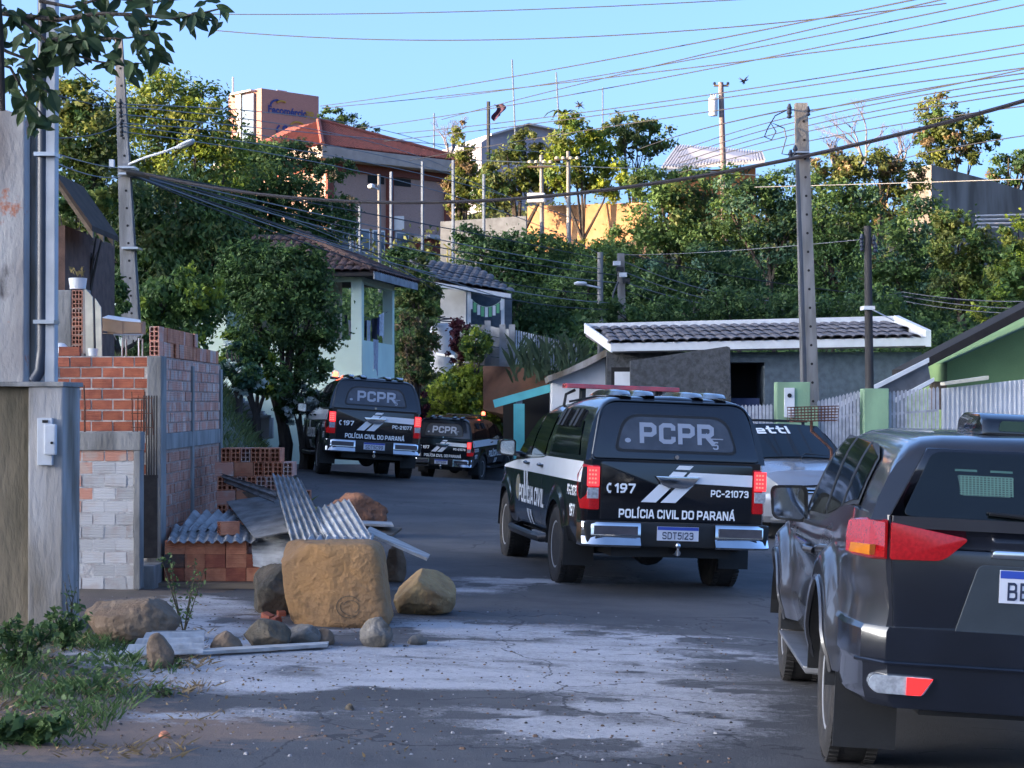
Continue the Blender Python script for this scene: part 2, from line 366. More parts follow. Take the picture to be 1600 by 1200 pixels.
def ground_mat(name, base, base2, asphalt):
    m = bpy.data.materials.new(name); m.use_nodes = True; N, L = m.node_tree.nodes, m.node_tree.links
    b = N['Principled BSDF']; b.inputs['Roughness'].default_value = .85
    ge = nod(m, 'ShaderNodeNewGeometry')
    def noise(sc, det, stretch=(1, 1, 1)):
        mp = nod(m, 'ShaderNodeMapping'); mp.inputs['Scale'].default_value = stretch; L.new(ge.outputs['Position'], mp.inputs['Vector'])
        n = nod(m, 'ShaderNodeTexNoise'); n.inputs['Scale'].default_value = sc; n.inputs['Detail'].default_value = det; n.inputs['Roughness'].default_value = .68
        L.new(mp.outputs[0], n.inputs['Vector']); return n.outputs['Fac']
    def math_(op, a, bb=None, cl=False):
        n = nod(m, 'ShaderNodeMath', operation=op, use_clamp=cl)
        for i, q in enumerate((a, bb)):
            if q is None: continue
            if isinstance(q, (int, float)): n.inputs[i].default_value = q
            else: L.new(q, n.inputs[i])
        return n.outputs[0]
    def mix(f, a, c):
        n = nod(m, 'ShaderNodeMix', data_type='RGBA'); L.new(f, n.inputs[0])
        for i, q in ((6, a), (7, c)):
            if isinstance(q, tuple): n.inputs[i].default_value = (*q, 1)
            else: L.new(q, n.inputs[i])
        return n.outputs[2]
    def mask(attr, nz, gain, off):
        a = nod(m, 'ShaderNodeAttribute', attribute_name=attr).outputs['Fac']
        return math_('MULTIPLY', math_('ADD', math_('ADD', a, math_('MULTIPLY', math_('SUBTRACT', nz, .5), 1.9)), off), gain, True)
    n_big, n_fine, n_grit = noise(.7, 5), noise(5, 7, (.75, 1.2, 1)), noise(70, 4)
    n_str = noise(2.2, 8, (.5, 1.3, 1))
    col = mix(math_('MULTIPLY', math_('SUBTRACT', n_big, .38), 4, True), base, base2)
    col = mix(math_('MULTIPLY', math_('SUBTRACT', n_grit, .5), 2.2, True), col, tuple(c*1.7 for c in base) if asphalt else tuple(c*.6 for c in base))
    col = mix(mask('soil', n_fine, 2.6, -.45), col, (.20, .135, .10))
    if not asphalt: col = mix(mask('grassy', n_fine, 2.0, -.45), col, (.055, .075, .03))
    n_spk = math_('ADD', math_('MULTIPLY', n_fine, .40), math_('ADD', math_('MULTIPLY', noise(22, 6), .36), math_('MULTIPLY', noise(85, 4), .24)))
    du = mask('dust', n_spk, 3.0, -.44); du2 = mask('dust', math_('ADD', math_('MULTIPLY', n_str, .45), math_('ADD', math_('MULTIPLY', noise(30, 6), .33), math_('MULTIPLY', noise(110, 3), .22))), 4.2, -.60)
    col = mix(math_('MULTIPLY', du, .85), col, (.33, .315, .32)); col = mix(math_('MULTIPLY', du2, .75), col, (.52, .50, .51))
    if asphalt:       # fine wandering cracks
        wv = nod(m, 'ShaderNodeVectorMath', operation='ADD'); L.new(ge.outputs['Position'], wv.inputs[0]); nz = nod(m, 'ShaderNodeTexNoise'); nz.inputs['Scale'].default_value = 1.3; nz.inputs['Detail'].default_value = 5; L.new(ge.outputs['Position'], nz.inputs['Vector'])
        L.new(nz.outputs['Color'], wv.inputs[1]); vc = nod(m, 'ShaderNodeTexVoronoi', feature='DISTANCE_TO_EDGE'); vc.inputs['Scale'].default_value = .42; L.new(wv.outputs[0], vc.inputs['Vector'])
        crk = math_('MULTIPLY', math_('LESS_THAN', vc.outputs['Distance'], .0045), math_('GREATER_THAN', n_big, .46)); col = mix(math_('MULTIPLY', crk, .7), col, (.018, .018, .02))
    # scattered dark crumbs and pebbles over the dust
    vo = nod(m, 'ShaderNodeTexVoronoi', feature='F1'); vo.inputs['Scale'].default_value = 13; L.new(ge.outputs['Position'], vo.inputs['Vector'])
    crumb = math_('MULTIPLY', math_('LESS_THAN', vo.outputs['Distance'], .16), math_('GREATER_THAN', n_fine, .55))
    col = mix(math_('MULTIPLY', crumb, .8), col, (.05, .042, .04))
    L.new(col, b.inputs['Base Color'])
    bp = nod(m, 'ShaderNodeBump'); bp.inputs['Strength'].default_value = .7; bp.inputs['Distance'].default_value = .03
    hh = math_('ADD', math_('MULTIPLY', n_fine, .8), math_('ADD', math_('MULTIPLY', n_grit, .35), math_('MULTIPLY', du, .25)))
    L.new(hh, bp.inputs['Height']); L.new(bp.outputs[0], b.inputs['Normal'])
    return m
M_road = ground_mat('asphalt', (.056, .054, .057), (.098, .093, .094), True)
M_ground = ground_mat('earth', (.15, .105, .08), (.10, .08, .06), False)
cxs, cys = (GX[:-1, :-1] + GX[1:, 1:]) / 2, (GY[:-1, :-1] + GY[1:, 1:]) / 2
wob = (vnoise(cxs, cys, .9, 5) - .5) * .8 + (vnoise(cxs, cys, .25, 6) - .5) * .35
inroad = (cxs > edge(cys) + wob * (cys < 34)) & (cxs < 8.6) & (cys < 60)
lift = np.zeros_like(GX)
land('ground', np.ones(cxs.shape, bool), -0.0, M_ground)
land('road', inroad, 0.012, M_road)
# ================================================================== VEHICLES
M_black = mat('black_paint', (.0045, .005, .0075), .18, var=.3, coat=1.0, scale=3)
M_white_paint = mat('white_band', (.78, .80, .84), .3, var=.05, coat=.6)
M_silver = mat('silver_paint', (.31, .33, .37), .25, var=.06, metal=.35, coat=1.0)
M_grey_paint = mat('grey_paint', (.034, .034, .040), .28, var=.2, metal=.25, coat=.9, scale=5, bump=.0)
M_tail_black = mat('dark_tailgate', (.007, .009, .016), .22, var=.3, coat=.8, scale=4)
M_glass = mat('tinted_glass', (.005, .008, .010), .05, var=.2, spec=.5)
M_rearglass = mat('hatch_glass', (.055, .06, .075), .16, var=.3, scale=9, spec=.7)
M_plastic = mat('black_plastic', (.012, .012, .013), .55, var=.3, scale=12, bump=.15, bscale=120)
M_rubber = mat('tyre_rubber', (.016, .015, .015), .85, var=.4, col2=(.035, .03, .027), scale=9, bump=.3, bscale=60)
M_chrome = mat('chrome', (.75, .76, .78), .12, var=.1, metal=1.0)
M_rim = mat('alloy', (.48, .48, .50), .35, var=.2, metal=.25, scale=8)
M_rimdark = mat('dark_alloy', (.05, .05, .055), .35, var=.3, metal=.7)
M_red_lens = mat('red_lens', (.26, .006, .010), .22, var=.35, scale=60, coat=.35, emit=(1, .02, .03), estr=.02)
M_red_lit = mat('lit_red_lens', (.6, .01, .02), .2, var=.1, emit=(1.0, .04, .05), estr=.30)
M_red_led = mat('brake_leds', (.7, .05, .05), .3, var=.1, emit=(1.0, .09, .07), estr=.5)
M_clear_lens = mat('clear_lens', (.45, .47, .5), .15, var=.4, scale=40, coat=1.0)
M_amber = mat('amber_lens', (.55, .16, .01), .15, var=.2, coat=1.0)
M_decal = mat('white_lettering', (.86, .87, .88), .4, var=.04)
M_decal_g = mat('grey_lettering', (.30, .33, .40), .4, var=.05)
M_plate = mat('plate_white', (.58, .60, .68), .35, var=.04)
M_plateb = mat('plate_blue', (.03, .07, .38), .35, var=.05)
M_plated = mat('plate_ink', (.02, .03, .07), .5, var=.05)
M_bar_red = mat('light_bar_lens', (.45, .06, .07), .25, var=.35, col2=(.22, .05, .06), scale=7, coat=.6)
M_beacon = mat('lit_beacon', (.9, .1, .05), .3, var=.1, emit=(1.0, .10, .05), estr=1.2)
M_bumpref = mat('bumper_reflector', (.09, .085, .10), .3, var=.3)
M_crest = mat('crest', (.32, .26, .12), .5, var=.5, col2=(.10, .12, .14), scale=30)

def flat_text(mb, txt, h, fn, **kw):
    """lettering of cap height h laid on a surface: fn(u, v) gives the 3-D point"""
    v, f = pen_text(txt, h, **kw); e = 1e-3; q = []
    for k, (a, b) in enumerate(v):        # successive strokes sit a hair prouder so that crossings never coincide
        p = Vector(fn(a, b)); n = (Vector(fn(a+e, b))-p).cross(Vector(fn(a, b+e))-p).normalized(); q.append(p + n*.00012*(k//2 % 28))
    mb.add(q, f)
    return mb
def quad_patch(fn, c, nu=8, nv=4):
    """c = four (y, z) corners: low-rear, low-front, top-front, top-rear; fn(y, z) -> point"""
    def g(u, v):
        y = lerp(lerp(c[0][0], c[1][0], u), lerp(c[3][0], c[2][0], u), v); z = lerp(lerp(c[0][1], c[1][1], u), lerp(c[3][1], c[2][1], u), v)
        return fn(y, z)
    return MB().grid(g, nu, nv)
def wheel(parent, x, y, r, wd, rr, sgn, spokes=6, rimmat=None, roll=0.0):
    t = MB(); h = wd/2
    t.lathe([(rr*.98, -h*.86), (rr*1.06, -h*.98), (r*.88, -h), (r*.965, -h*.9), (r, -h*.66), (r, h*.66), (r*.965, h*.9), (r*.88, h), (rr*1.06, h*.98), (rr*.98, h*.86)], 40, 'x')
    for k in range(56):       # tread blocks at both shoulders
        a = 2*math.pi*k/56
        for s in (-1, 1):
            c = Vector((s*h*.72, math.cos(a)*(r+.002), math.sin(a)*(r+.002)))
            t.obox(c, (h*.2, 0, 0), (0, -math.sin(a)*.013, math.cos(a)*.013), (0, math.cos(a)*.007, math.sin(a)*.007))
    o = t.build('wheel', M_rubber, parent, smooth=True, loc=(x, y, r), angle=40)
    m = MB(); q = sgn*h
    m.lathe([(rr, -h*.8), (rr, h*.8)] if sgn > 0 else [(rr, h*.8), (rr, -h*.8)], 36, 'x')
    m.lathe([(rr*1.03, q*.80), (rr*1.03, q*.9), (rr*.93, q*.88), (rr*.90, q*.6), (rr*.9, q*.5)], 36, 'x')
    m.lathe([(rr*.26, q*.45), (rr*.26, q*.78), (rr*.2, q*.84), (.001, q*.84)], 18, 'x')
    for k in range(spokes):
        a = 2*math.pi*k/spokes + roll
        for da in (-.13, .13):
            d0 = Vector((q*.72, math.cos(a+da*1.6)*rr*.2, math.sin(a+da*1.6)*rr*.2)); d1 = Vector((q*.80, math.cos(a+da)*rr*.95, math.sin(a+da)*rr*.95))
            tt = (d1-d0).normalized().cross(Vector((1, 0, 0))).normalized()
            m.hexa([d0-tt*.022-Vector((q*.14, 0, 0)), d0+tt*.022-Vector((q*.14, 0, 0)), d1+tt*.020-Vector((q*.14, 0, 0)), d1-tt*.020-Vector((q*.14, 0, 0)),
                    d0-tt*.022, d0+tt*.022, d1+tt*.020, d1-tt*.020])
    m.build('rim', rimmat or M_rim, o, smooth=True)
    d = MB().lathe([(rr*.9, q*.2), (rr*.9, q*.3), (.01, q*.3)], 24, 'x'); d.build('brake_disc', M_rimdark, o, smooth=True)
    return o
def plate(parent, fn, txt, n=1):
    """fn(u, v, off): u across, v up from the plate's centre"""
    def slab(u0, u1, v0, v1, o0, o1, mb):
        mb.hexa([fn(u0, v0, o0), fn(u1, v0, o0), fn(u1, v0, o1), fn(u0, v0, o1), fn(u0, v1, o0), fn(u1, v1, o0), fn(u1, v1, o1), fn(u0, v1, o1)]); return mb
    p = slab(-.2, .2, -.065, .065, 0, .008, MB()).build('licence_plate', M_plate, parent)
    slab(-.198, .198, .033, .063, .008, .0095, MB()).build('plate_band', M_plateb, p)
    t = MB(); al = 'CENTER'
    if txt == 'BE': flat_text(t, txt, .072, lambda u, v: fn(u - .165, v*1.0 - .018, .0098), pen=.16, gap=.2, align='LEFT', sx=.80)
    else: flat_text(t, txt, .068, lambda u, v: fn(u, v - .018, .0098), pen=.16, gap=.16, sx=.80)
    t.build('lettering', M_plated, p)
    return p

# ------------------------------------------------------------------ police pickup (rear axle at the origin, nose towards +Y)
RA, FA, WR = 0.0, 3.085, 0.385
def pk_zb(y):
    z = .46
    for a in (RA, FA):
        d = abs(y-a)
        if d < .47: z = max(z, .36 + math.sqrt(max(0, .47*.47 - d*d)))
    if y < -1.0: z = max(z, lerp(.46, .62, (-1.0-y)/.2))
    return z
def pk_belt(y): return pw([(-1.25, 1.275), (.7, 1.265), (1.0, 1.235), (2.5, 1.17), (2.75, 1.15), (3.5, 1.07), (3.9, .98), (4.05, .88)], y)
def pk_W(y, z):
    w_ = .905 - .03*sm(.95, 1.28, z) - .05*sm(.62, .40, z)
    for a in (RA, FA):
        r = math.hypot(y-a, z-.38)
        if r < .62: w_ += .034*sm(.62, .50, r)
    if y < -1.0: w_ -= .06*((-1.0-y)/.22)**2
    if y > 3.2: w_ -= .20*((y-3.2)/.85)**2
    return w_
YS = sorted(set([round(v, 3) for v in list(np.linspace(-1.22, 4.05, 60)) + [a + .47*math.cos(t) for a in (RA, FA) for t in np.linspace(0, math.pi, 25)] + [-1.19, -1.15, -1.1]]))
def pk_side(s, off=0.0): return lambda y, z: (s*(pk_W(y, z)+off), y, z)
def pk_T(z): return pw([(1.1, .895), (1.27, .872), (1.45, .815), (1.6, .752), (1.72, .70), (1.85, .64)], z)
def pk_cab(s, off): return lambda y, z: (s*(pk_T(z)+off), y, z)
def pk_TC(z): return pw([(1.2, .875), (1.30, .872), (1.5, .835), (1.65, .79), (1.78, .735), (1.9, .66)], z)
def pk_can(s, off): return lambda y, z: (s*(pk_TC(z)+off), y, z)
def ring(y, zb, zr, T, lean=0.0, n=8, ins=(0, 0, .002, .012, .035, .075, .16, .36), hs=(0, .3, .6, .8, .9, .955, .988, 1.0)):
    L_ = []
    for h, i in zip(hs, ins):
        z = zb + (zr-zb)*h; L_.append((-(T(z)-i*min(1, (zr-zb)/.35)), y + lean*(z-zb), z))
    z = zr + .012; mid = [(0, y + lean*(z-zb), z)]
    return L_ + mid + [(-x, yy, z) for x, yy, z in L_[::-1]]
def make_pickup(name, label, number, platetxt, bar, simple=False):
    t = thing(name, label, 'police pickup', group='police pickup trucks on the road')
    b = MB()
    for s in (-1, 1):
        b.grid(lambda u, v, s=s: (lambda y: pk_side(s)(y, lerp(pk_zb(y), pk_belt(y), v)))(YS[round(u*(len(YS)-1))]), len(YS)-1, 10)
    def deck(u, v):
        y = YS[round(u*(len(YS)-1))]; z = pk_belt(y); x = lerp(-1, 1, v)*pk_W(y, z); return (x, y, z + .045*(1-(lerp(-1, 1, v))**4)*(y > 2.5))
    b.grid(deck, len(YS)-1, 8)
    b.grid(lambda u, v: (lambda y: (lerp(-1, 1, v)*pk_W(y, pk_zb(y)), y, pk_zb(y)))(YS[round(u*(len(YS)-1))]), len(YS)-1, 2)
    for y in (YS[0], YS[-1]):
        zs = [lerp(pk_zb(y), pk_belt(y), k/10) for k in range(11)]
        b.add([(-pk_W(y, z), y, z) for z in zs] + [(pk_W(y, z), y, z) for z in zs[::-1]], [tuple(range(22))])
    b.build('body', M_black, t, smooth=True, angle=40)
    # dark chassis, wheel wells, axle and exhaust under the body
    u = MB(); u.box(-.58, .58, -1.1, 3.9, .36, .74); u.box(-.80, .80, .6, 2.5, .42, .60)
    u.tube([(-.75, 0, .36), (.75, 0, .36)], .06); u.lathe([(.02, -.16), (.15, -.12), (.17, 0), (.15, .12), (.02, .16)], 14, 'y', (0.05, 0, .36))
    u.tube([(.45, .9, .42), (.45, -.6, .45), (.62, -1.18, .46)], .035)
    for s in (-1, 1):
        for a in (RA, FA): u.box(min(s*.58, s*.6), max(s*.58, s*.6), a-.46, a+.46, .4, .95)
    u.build('chassis', M_plastic, t)
    # cabin
    cab = [ring(y, pk_belt(y)-.03, z, pk_T) for y, z in ((.70, 1.74), (.74, 1.775), (.9, 1.80), (1.3, 1.815), (1.6, 1.805), (1.8, 1.77), (1.92, 1.71), (2.15, 1.56), (2.4, 1.385), (2.62, 1.22))]
    cabin = MB().loft(cab).build('cabin', M_black, t, smooth=True, angle=45)
    ws = MB().grid(lambda a, v: (lerp(-1, 1, a)*lerp(.68, .60, v)*(1-.06*0), lerp(2.60, 1.98, v) + .012, lerp(1.235, 1.675, v) + .022 + .0*a), 6, 6)
    ws.build('windshield', M_glass, t, smooth=True)
    for s in (-1, 1):
        for nm, c in (('side_window', [(1.73, 1.235), (2.48, 1.215), (2.02, 1.60), (1.75, 1.69)]), ('side_window', [(.93, 1.255), (1.66, 1.24), (1.68, 1.695), (1.02, 1.69)]), ):
            quad_patch(pk_cab(s, .006), c).build(nm, M_glass, t, smooth=True)
        quad_patch(pk_cab(s, .012), [(.90, 1.225), (2.55, 1.195), (2.55, 1.212), (.90, 1.243)], 10, 1).build('highlight_trim', M_chrome, t)  # bright strip added at the window edge to stand for highlights
    # canopy over the bed
    can = [ring(y, 1.262, z, pk_TC, lean=l) for y, z, l in ((.67, 1.80, 0), (.62, 1.84, 0), (.3, 1.865, 0), (-.3, 1.885, 0), (-.8, 1.885, .05), (-1.0, 1.88, .14), (-1.10, 1.872, .20), (-1.15, 1.86, .235), (-1.178, 1.84, .25))]
    MB().loft(can).build('canopy', M_black, t, smooth=True, angle=45)
    def yr(z): return -1.178 + .25*(z-1.262)
    def back(off): return lambda x, z: (x, yr(z)-off, z)
    pan = round_poly([(-.81, 1.285), (.81, 1.285), (.70, 1.80), (-.70, 1.80)], [.05, .05, .17, .17], 7)
    hatch = MB().prism([back(.0)(x, z) for x, z in pan], (0, -.02, 0)).build('canopy_hatch', M_tail_black, t, bevel=.008, smooth=True)
    rim_ = round_poly([(-.815, 1.268), (.815, 1.268), (.71, 1.835), (-.71, 1.835)], [.05, .05, .17, .17], 7)
    MB().tube([back(.008)(x, z) for x, z in rim_] + [back(.008)(*rim_[0])], .012, 6).build('hatch_seal', M_black, hatch, smooth=True)
    gl = round_poly([(-.575, 1.375), (.575, 1.375), (.485, 1.685), (-.485, 1.685)], [.07, .07, .15, .15], 7)
    fr = round_poly([(-.605, 1.35), (.605, 1.35), (.51, 1.71), (-.51, 1.71)], [.08, .08, .16, .16], 7)
    MB().prism([back(.018)(x, z) for x, z in fr], (0, -.006, 0)).build('window_seal', M_plastic, hatch)
    rg = MB().prism([back(.0255)(x, z) for x, z in gl], (0, -.003, 0)).build('rear_window', M_rearglass, hatch)
    tx = MB(); flat_text(tx, 'PCPR', .195, lambda u, v: back(.0297)(u + .01, v + 1.535), pen=.21, gap=.12, sx=1.04)
    tx.build('lettering', M_decal_g, rg)
    tx = MB(); flat_text(tx, '5', .075, lambda u, v: back(.0304)(u + .385, v + 1.435)); tx.box(.32, .46, yr(1.498)-.0315, yr(1.498)-.0304, 1.492, 1.503)
    tx.add([back(.0297)(-.47 + .03*math.cos(a), 1.46 + .022*math.sin(a)) for a in np.linspace(0, 6.28, 12)[:-1]], [tuple(range(11))]); tx.build('sticker', M_decal_g, rg)
    MB().lathe([(.02, 0), (.02, .02), (.004, .024)], 12, 'y', (0, -1.21-.0, 1.315)).build('hatch_lock', M_chrome, hatch)
    for s in (-1, 1):         # canopy side window and the two louvred vents each side
        MB().grid(lambda a, v, s=s: pk_can(s, .005)(lerp(lerp(-.86, .52, a), lerp(-.70, .50, a), v), lerp(1.30, 1.63, v)), 8, 4).build('canopy_window', M_glass, t, smooth=True)
        for y0 in (-.50, .12):
            for k in range(2):
                y1 = y0 + k*.20
                v_ = MB(); F = pk_can(s, .0)
                for j in range(4):
                    a0, a1 = y1 + .028*j, y1 + .028*j + .022
                    z0, z1 = 1.575, 1.745
                    v_.hexa([F(a0, z0), F(a1, z0), tuple(Vector(F(a1, z0))+Vector((s*.04, 0, 0))), tuple(Vector(F(a0, z0))+Vector((s*.04, 0, 0))),
                             F(a0-.03, z1), F(a1-.03, z1), tuple(Vector(F(a1-.03, z1))+Vector((s*.022, 0, 0))), tuple(Vector(F(a0-.03, z1))+Vector((s*.022, 0, 0)))])
                v_.build('side_vent', M_plastic, t)
    for x in (-.47, -.24, .24, .47):      # raised ribs on the canopy roof
        z0 = 1.885
        MB().loft([[(x + w_*a, y, z0 + h*b_) for a, b_ in ((-1, 0), (-.75, .8), (-.4, 1), (.4, 1), (.75, .8), (1, 0))] for y, w_, h in ((-1.02, .05, .006), (-.9, .075, .045), (-.5, .08, .062), (.1, .08, .055), (.5, .06, .0))]).build('roof_rib', M_black, t, smooth=True)
    # tailgate
    tg = MB().prism([(x, -1.222, z) for x, z in round_poly([(-.735, .705), (.735, .705), (.735, 1.255), (-.735, 1.255)], .03, 4)], (0, -.022, 0)).build('tailgate', M_black, t, bevel=.006, smooth=True)
    yt = -1.2465
    k = MB()
    def sl(poly): k.add([(x, yt, z) for x, z in poly], [tuple(range(len(poly)))])
    for dx in (0, .19): sl([(-.345+dx, .885), (-.20+dx, .885), (-.20+dx+.17, 1.055), (-.345+dx+.17, 1.055)])
    sl([(.03, 1.075), (.733, 1.055), (.733, 1.165), (.125, 1.175)])
    sl([(-.13, 1.085), (.005, 1.08), (.095, 1.175), (-.04, 1.18)])
    sl([(-.02, 1.20), (.12, 1.20), (.155, 1.238), (.015, 1.238)])
    k.build('stripe', M_white_paint, tg)
    yq = yt - .001
    flat_text(MB(), '197', .09, lambda u, v: (u - .50, yq, v + 1.01), pen=.2, gap=.14).build('lettering', M_decal, tg)
    flat_text(MB(), number, .066, lambda u, v: (u + .515, yq, v + .985), pen=.2, gap=.13, sx=.86).build('lettering', M_decal, tg)
    flat_text(MB(), 'POLÍCIA CIVIL DO PARANÁ', .084, lambda u, v: (u + .01, yq, v + .775), pen=.2, gap=.11, sx=.80).build('lettering', M_decal, tg)
    k = MB(); hs_ = [(math.cos(a)*.035 - .645, 1.01 + math.sin(a)*.045) for a in np.linspace(R(110), R(250), 9)]       # telephone handset
    k.add([(x, yq, z) for x, z in hs_] + [((x + .645)*.50 - .645, yq, (z-1.01)*.70+1.01) for x, z in hs_], [(i, i+1, 9+i+1, 9+i) for i in range(8)])
    for z in (1.046, .974): k.add([(-.662, yq, z-.011), (-.637, yq, z-.014), (-.632, yq, z+.008), (-.658, yq, z+.011)], [(0, 1, 2, 3)])
    k.build('phone_symbol', M_decal, tg)
    hd = MB(); hd.prism([(x, yt, z) for x, z in [(-.215, 1.135), (.215, 1.135), (.16, 1.06), (.09, 1.025), (-.09, 1.025), (-.16, 1.06)]], (0, -.028, 0))
    hd.build('tailgate_handle', M_chrome, tg, bevel=.008, smooth=True)
    # lamps
    for s in (-1, 1):
        pr = [(-1.25, .80), (-1.25, 1.215), (-1.08, 1.225), (-.93, 1.12), (-1.0, .95), (-1.10, .80)]
        L_ = MB().loft([[(s*.742, y, z) for y, z in pr], [(s*(pk_W(max(y, -1.22), z)+.012-(.01 if y < -1.2 else 0)), y, z) for y, z in pr]]).build('tail_lamp', M_red_lens, t, bevel=.018, smooth=True)
        MB().box(min(s*.752, s*.868), max(s*.752, s*.868), -1.2615, -1.250, 1.02, 1.20).build('brake_light', M_red_lit, L_, bevel=.004)
        d = MB()
        for i in range(4):
            for j in range(3): d.box(s*.81-.035+.028*j-.008, s*.81-.035+.028*j+.008, -1.266, -1.2615, 1.045+.038*i, 1.062+.038*i)
        tag(d.build('brake_diodes', M_red_led, L_), kind='stuff')
        MB().box(min(s*.755, s*.865), max(s*.755, s*.865), -1.261, -1.250, .905, 1.005).build('reversing_lens', M_clear_lens, L_, bevel=.004)
    # bumper
    bp = MB().prism([(x, -1.22, z) for x, z in round_poly([(-.86, .47), (.86, .47), (.90, .70), (-.90, .70)], .05, 4)], (0, -.11, 0)).build('bumper', M_plastic, t, bevel=.02, smooth=True)
    for s in (-1, 1):
        pl_ = ((.36, 0), (.70, -.006), (.83, .02), (.905, .10), (.912, .30))
        rows = [[(s*x, -1.355 + y + dy, z) for x, y in pl_] for z, dy in ((.465, -.004), (.485, -.03), (.555, .012), (.570, 0), (.668, .004), (.690, .016), (.694, .06))]
        m = MB()
        for a_, b_ in ((0, 1), (1, 2), (2, 3), (3, 4), (4, 5), (5, 6)): m.add(rows[a_] + rows[b_], [(i, i+1, 5+i+1, 5+i) for i in range(4)])
        m.build('chrome_corner', M_chrome, bp, smooth=True)
        MB().box(s*.60-.21, s*.60+.21, -1.367, -1.3555, .578, .660).build('reflector_panel', M_bumpref, bp)
    plate(t, lambda u, v, o: (u, -1.335-o, v + .60), platetxt)
    th = MB().tube([(0, -1.1, .42), (0, -1.36, .42)], .03).tube([(0, -1.36, .40), (0, -1.36, .47)], .014)
    th.lathe([(.004, -.03), (.024, -.018), (.03, 0), (.024, .018), (.004, .03)], 12, 'z', (0, -1.36, .49)); th.build('tow_ball', M_chrome, t, smooth=True)
    for s in (-1, 1):
        MB().box(s*.78-.15, s*.78+.15, -.545, -.525, .22, .60).build('mudflap', M_plastic, t)
        for a in (RA, FA): wheel(t, s*.785, a, WR, .265, .235, s, 6, M_rim, roll=random.random())
        for a in (RA, FA):     # dark lining of the arch
            MB().grid(lambda u, v, a=a, s=s: (s*lerp(.60, pk_W(a, .85)-.02, v), a + .463*math.cos(math.pi*u), .362 + .463*math.sin(math.pi*u)), 16, 1).build('arch_liner', M_plastic, t)
        MB().tube([(s*.80, .52, .42), (s*.94, .62, .40), (s*.95, 1.0, .395), (s*.95, 2.2, .395), (s*.94, 2.45, .40), (s*.80, 2.55, .42)], .045, 10).build('side_step', M_rimdark, t, smooth=True)
        # door mirror
        mm = MB().loft([[(s*(x + .02), y + 2.30 + dy, 1.285 + z) for x, z in round_poly([(.93, -.09), (1.12, -.075), (1.12, .09), (.93, .10)], .04, 4)] for y, dy in ((0, -.02), (.06, 0), (.12, .03))])
        mm.tube([(s*.86, 2.34, 1.22), (s*.98, 2.33, 1.23)], .03); mo = mm.build('door_mirror', M_black, t, smooth=True)
        MB().add([(s*(x + .02), 2.278, 1.285 + z) for x, z in round_poly([(.95, -.075), (1.105, -.06), (1.105, .075), (.95, .085)], .03, 4)], [tuple(range(20))]).build('mirror_glass', M_chrome, mo)
        # side graphics
        F = pk_side(s, .004); F2 = pk_side(s, .006)
        MB().grid(lambda u, v, F=F: (lambda y: F(y, lerp(1.05, min(1.245, pk_belt(y)-.015), v)))(lerp(-1.08, 3.35, u)), 60, 2).build('side_stripe', M_white_paint, t, smooth=True)
        k = MB()
        for dy in (0, .16): k.grid(lambda u, v, dy=dy, F2=F2: F2(1.66 + dy - .10*(1-v)*0 + .14*(v-.5) + .095*u, lerp(.78, 1.05, v)), 1, 6)
        for dy in (0, .16): k.grid(lambda u, v, dy=dy, F2=F2: F2(1.36 + dy + .10*(v-.5) + .095*u, lerp(.50, .65, v)), 1, 4)
        k.build('stripe', M_white_paint, t)
        dr = -1 if s > 0 else 1
        fl = (lambda u: u) if s > 0 else (lambda u: -u)
        flat_text(MB(), 'POLÍCIA CIVIL', .19, lambda u, v: F2(1.45 + fl(u), v + .80), pen=.19, gap=.12, sx=.92).build('lettering', M_decal, t)
        flat_text(MB(), number, .10, lambda u, v: F2(-.76 + fl(u), v + .96), pen=.19, gap=.13, sx=.72).build('lettering', M_decal, t)
        flat_text(MB(), '197', .12, lambda u, v: F2(-.80 + fl(u), v + .77), pen=.19, gap=.13).build('lettering', M_decal, t)
        MB().grid(lambda u, v, F=F: F(2.30 + .14*v*math.cos(2*math.pi*u), .86 + .14*v*math.sin(2*math.pi*u)), 20, 2).build('crest', M_crest, t)
        for y in (1.80, .98):
            MB().tube([(s*(pk_W(y, 1.14)+.008), y-.10, 1.135), (s*(pk_W(y, 1.14)+.035), y-.06, 1.14), (s*(pk_W(y, 1.14)+.035), y+.06, 1.145), (s*(pk_W(y, 1.14)+.008), y+.10, 1.15)], .017, 6).build('door_handle', M_black, t, smooth=True)
        for y in (2.62, 1.70, .86):      # shut lines of the doors
            MB().grid(lambda u, v, y=y: pk_side(s, .0025)(y + .008*u + (.12*sm(.75, .5, lerp(.5, 1.2, v))*(1 if y > 2 else -.0)), lerp(.50, 1.2, v)), 1, 8).build('door_gap', M_plastic, t)
        h_ = MB().grid(lambda u, v, s=s: (s*lerp(.52, pk_W(3.88, .9)-.01, u), lerp(4.07, 3.78, u*u) + .012, lerp(.80, .93, v)), 5, 2); h_.build('headlamp', M_clear_lens, t)
    MB().prism([(x, 4.05, z) for x, z in round_poly([(-.5, .62), (.5, .62), (.46, .93), (-.46, .93)], .04, 4)], (0, .03, 0)).build('grille', M_chrome, t)
    MB().prism([(x, 3.95, z) for x, z in round_poly([(-.82, .42), (.82, .42), (.80, .62), (-.80, .62)], .05, 4)], (0, .14, 0)).build('front_bumper', M_black, t, bevel=.02)
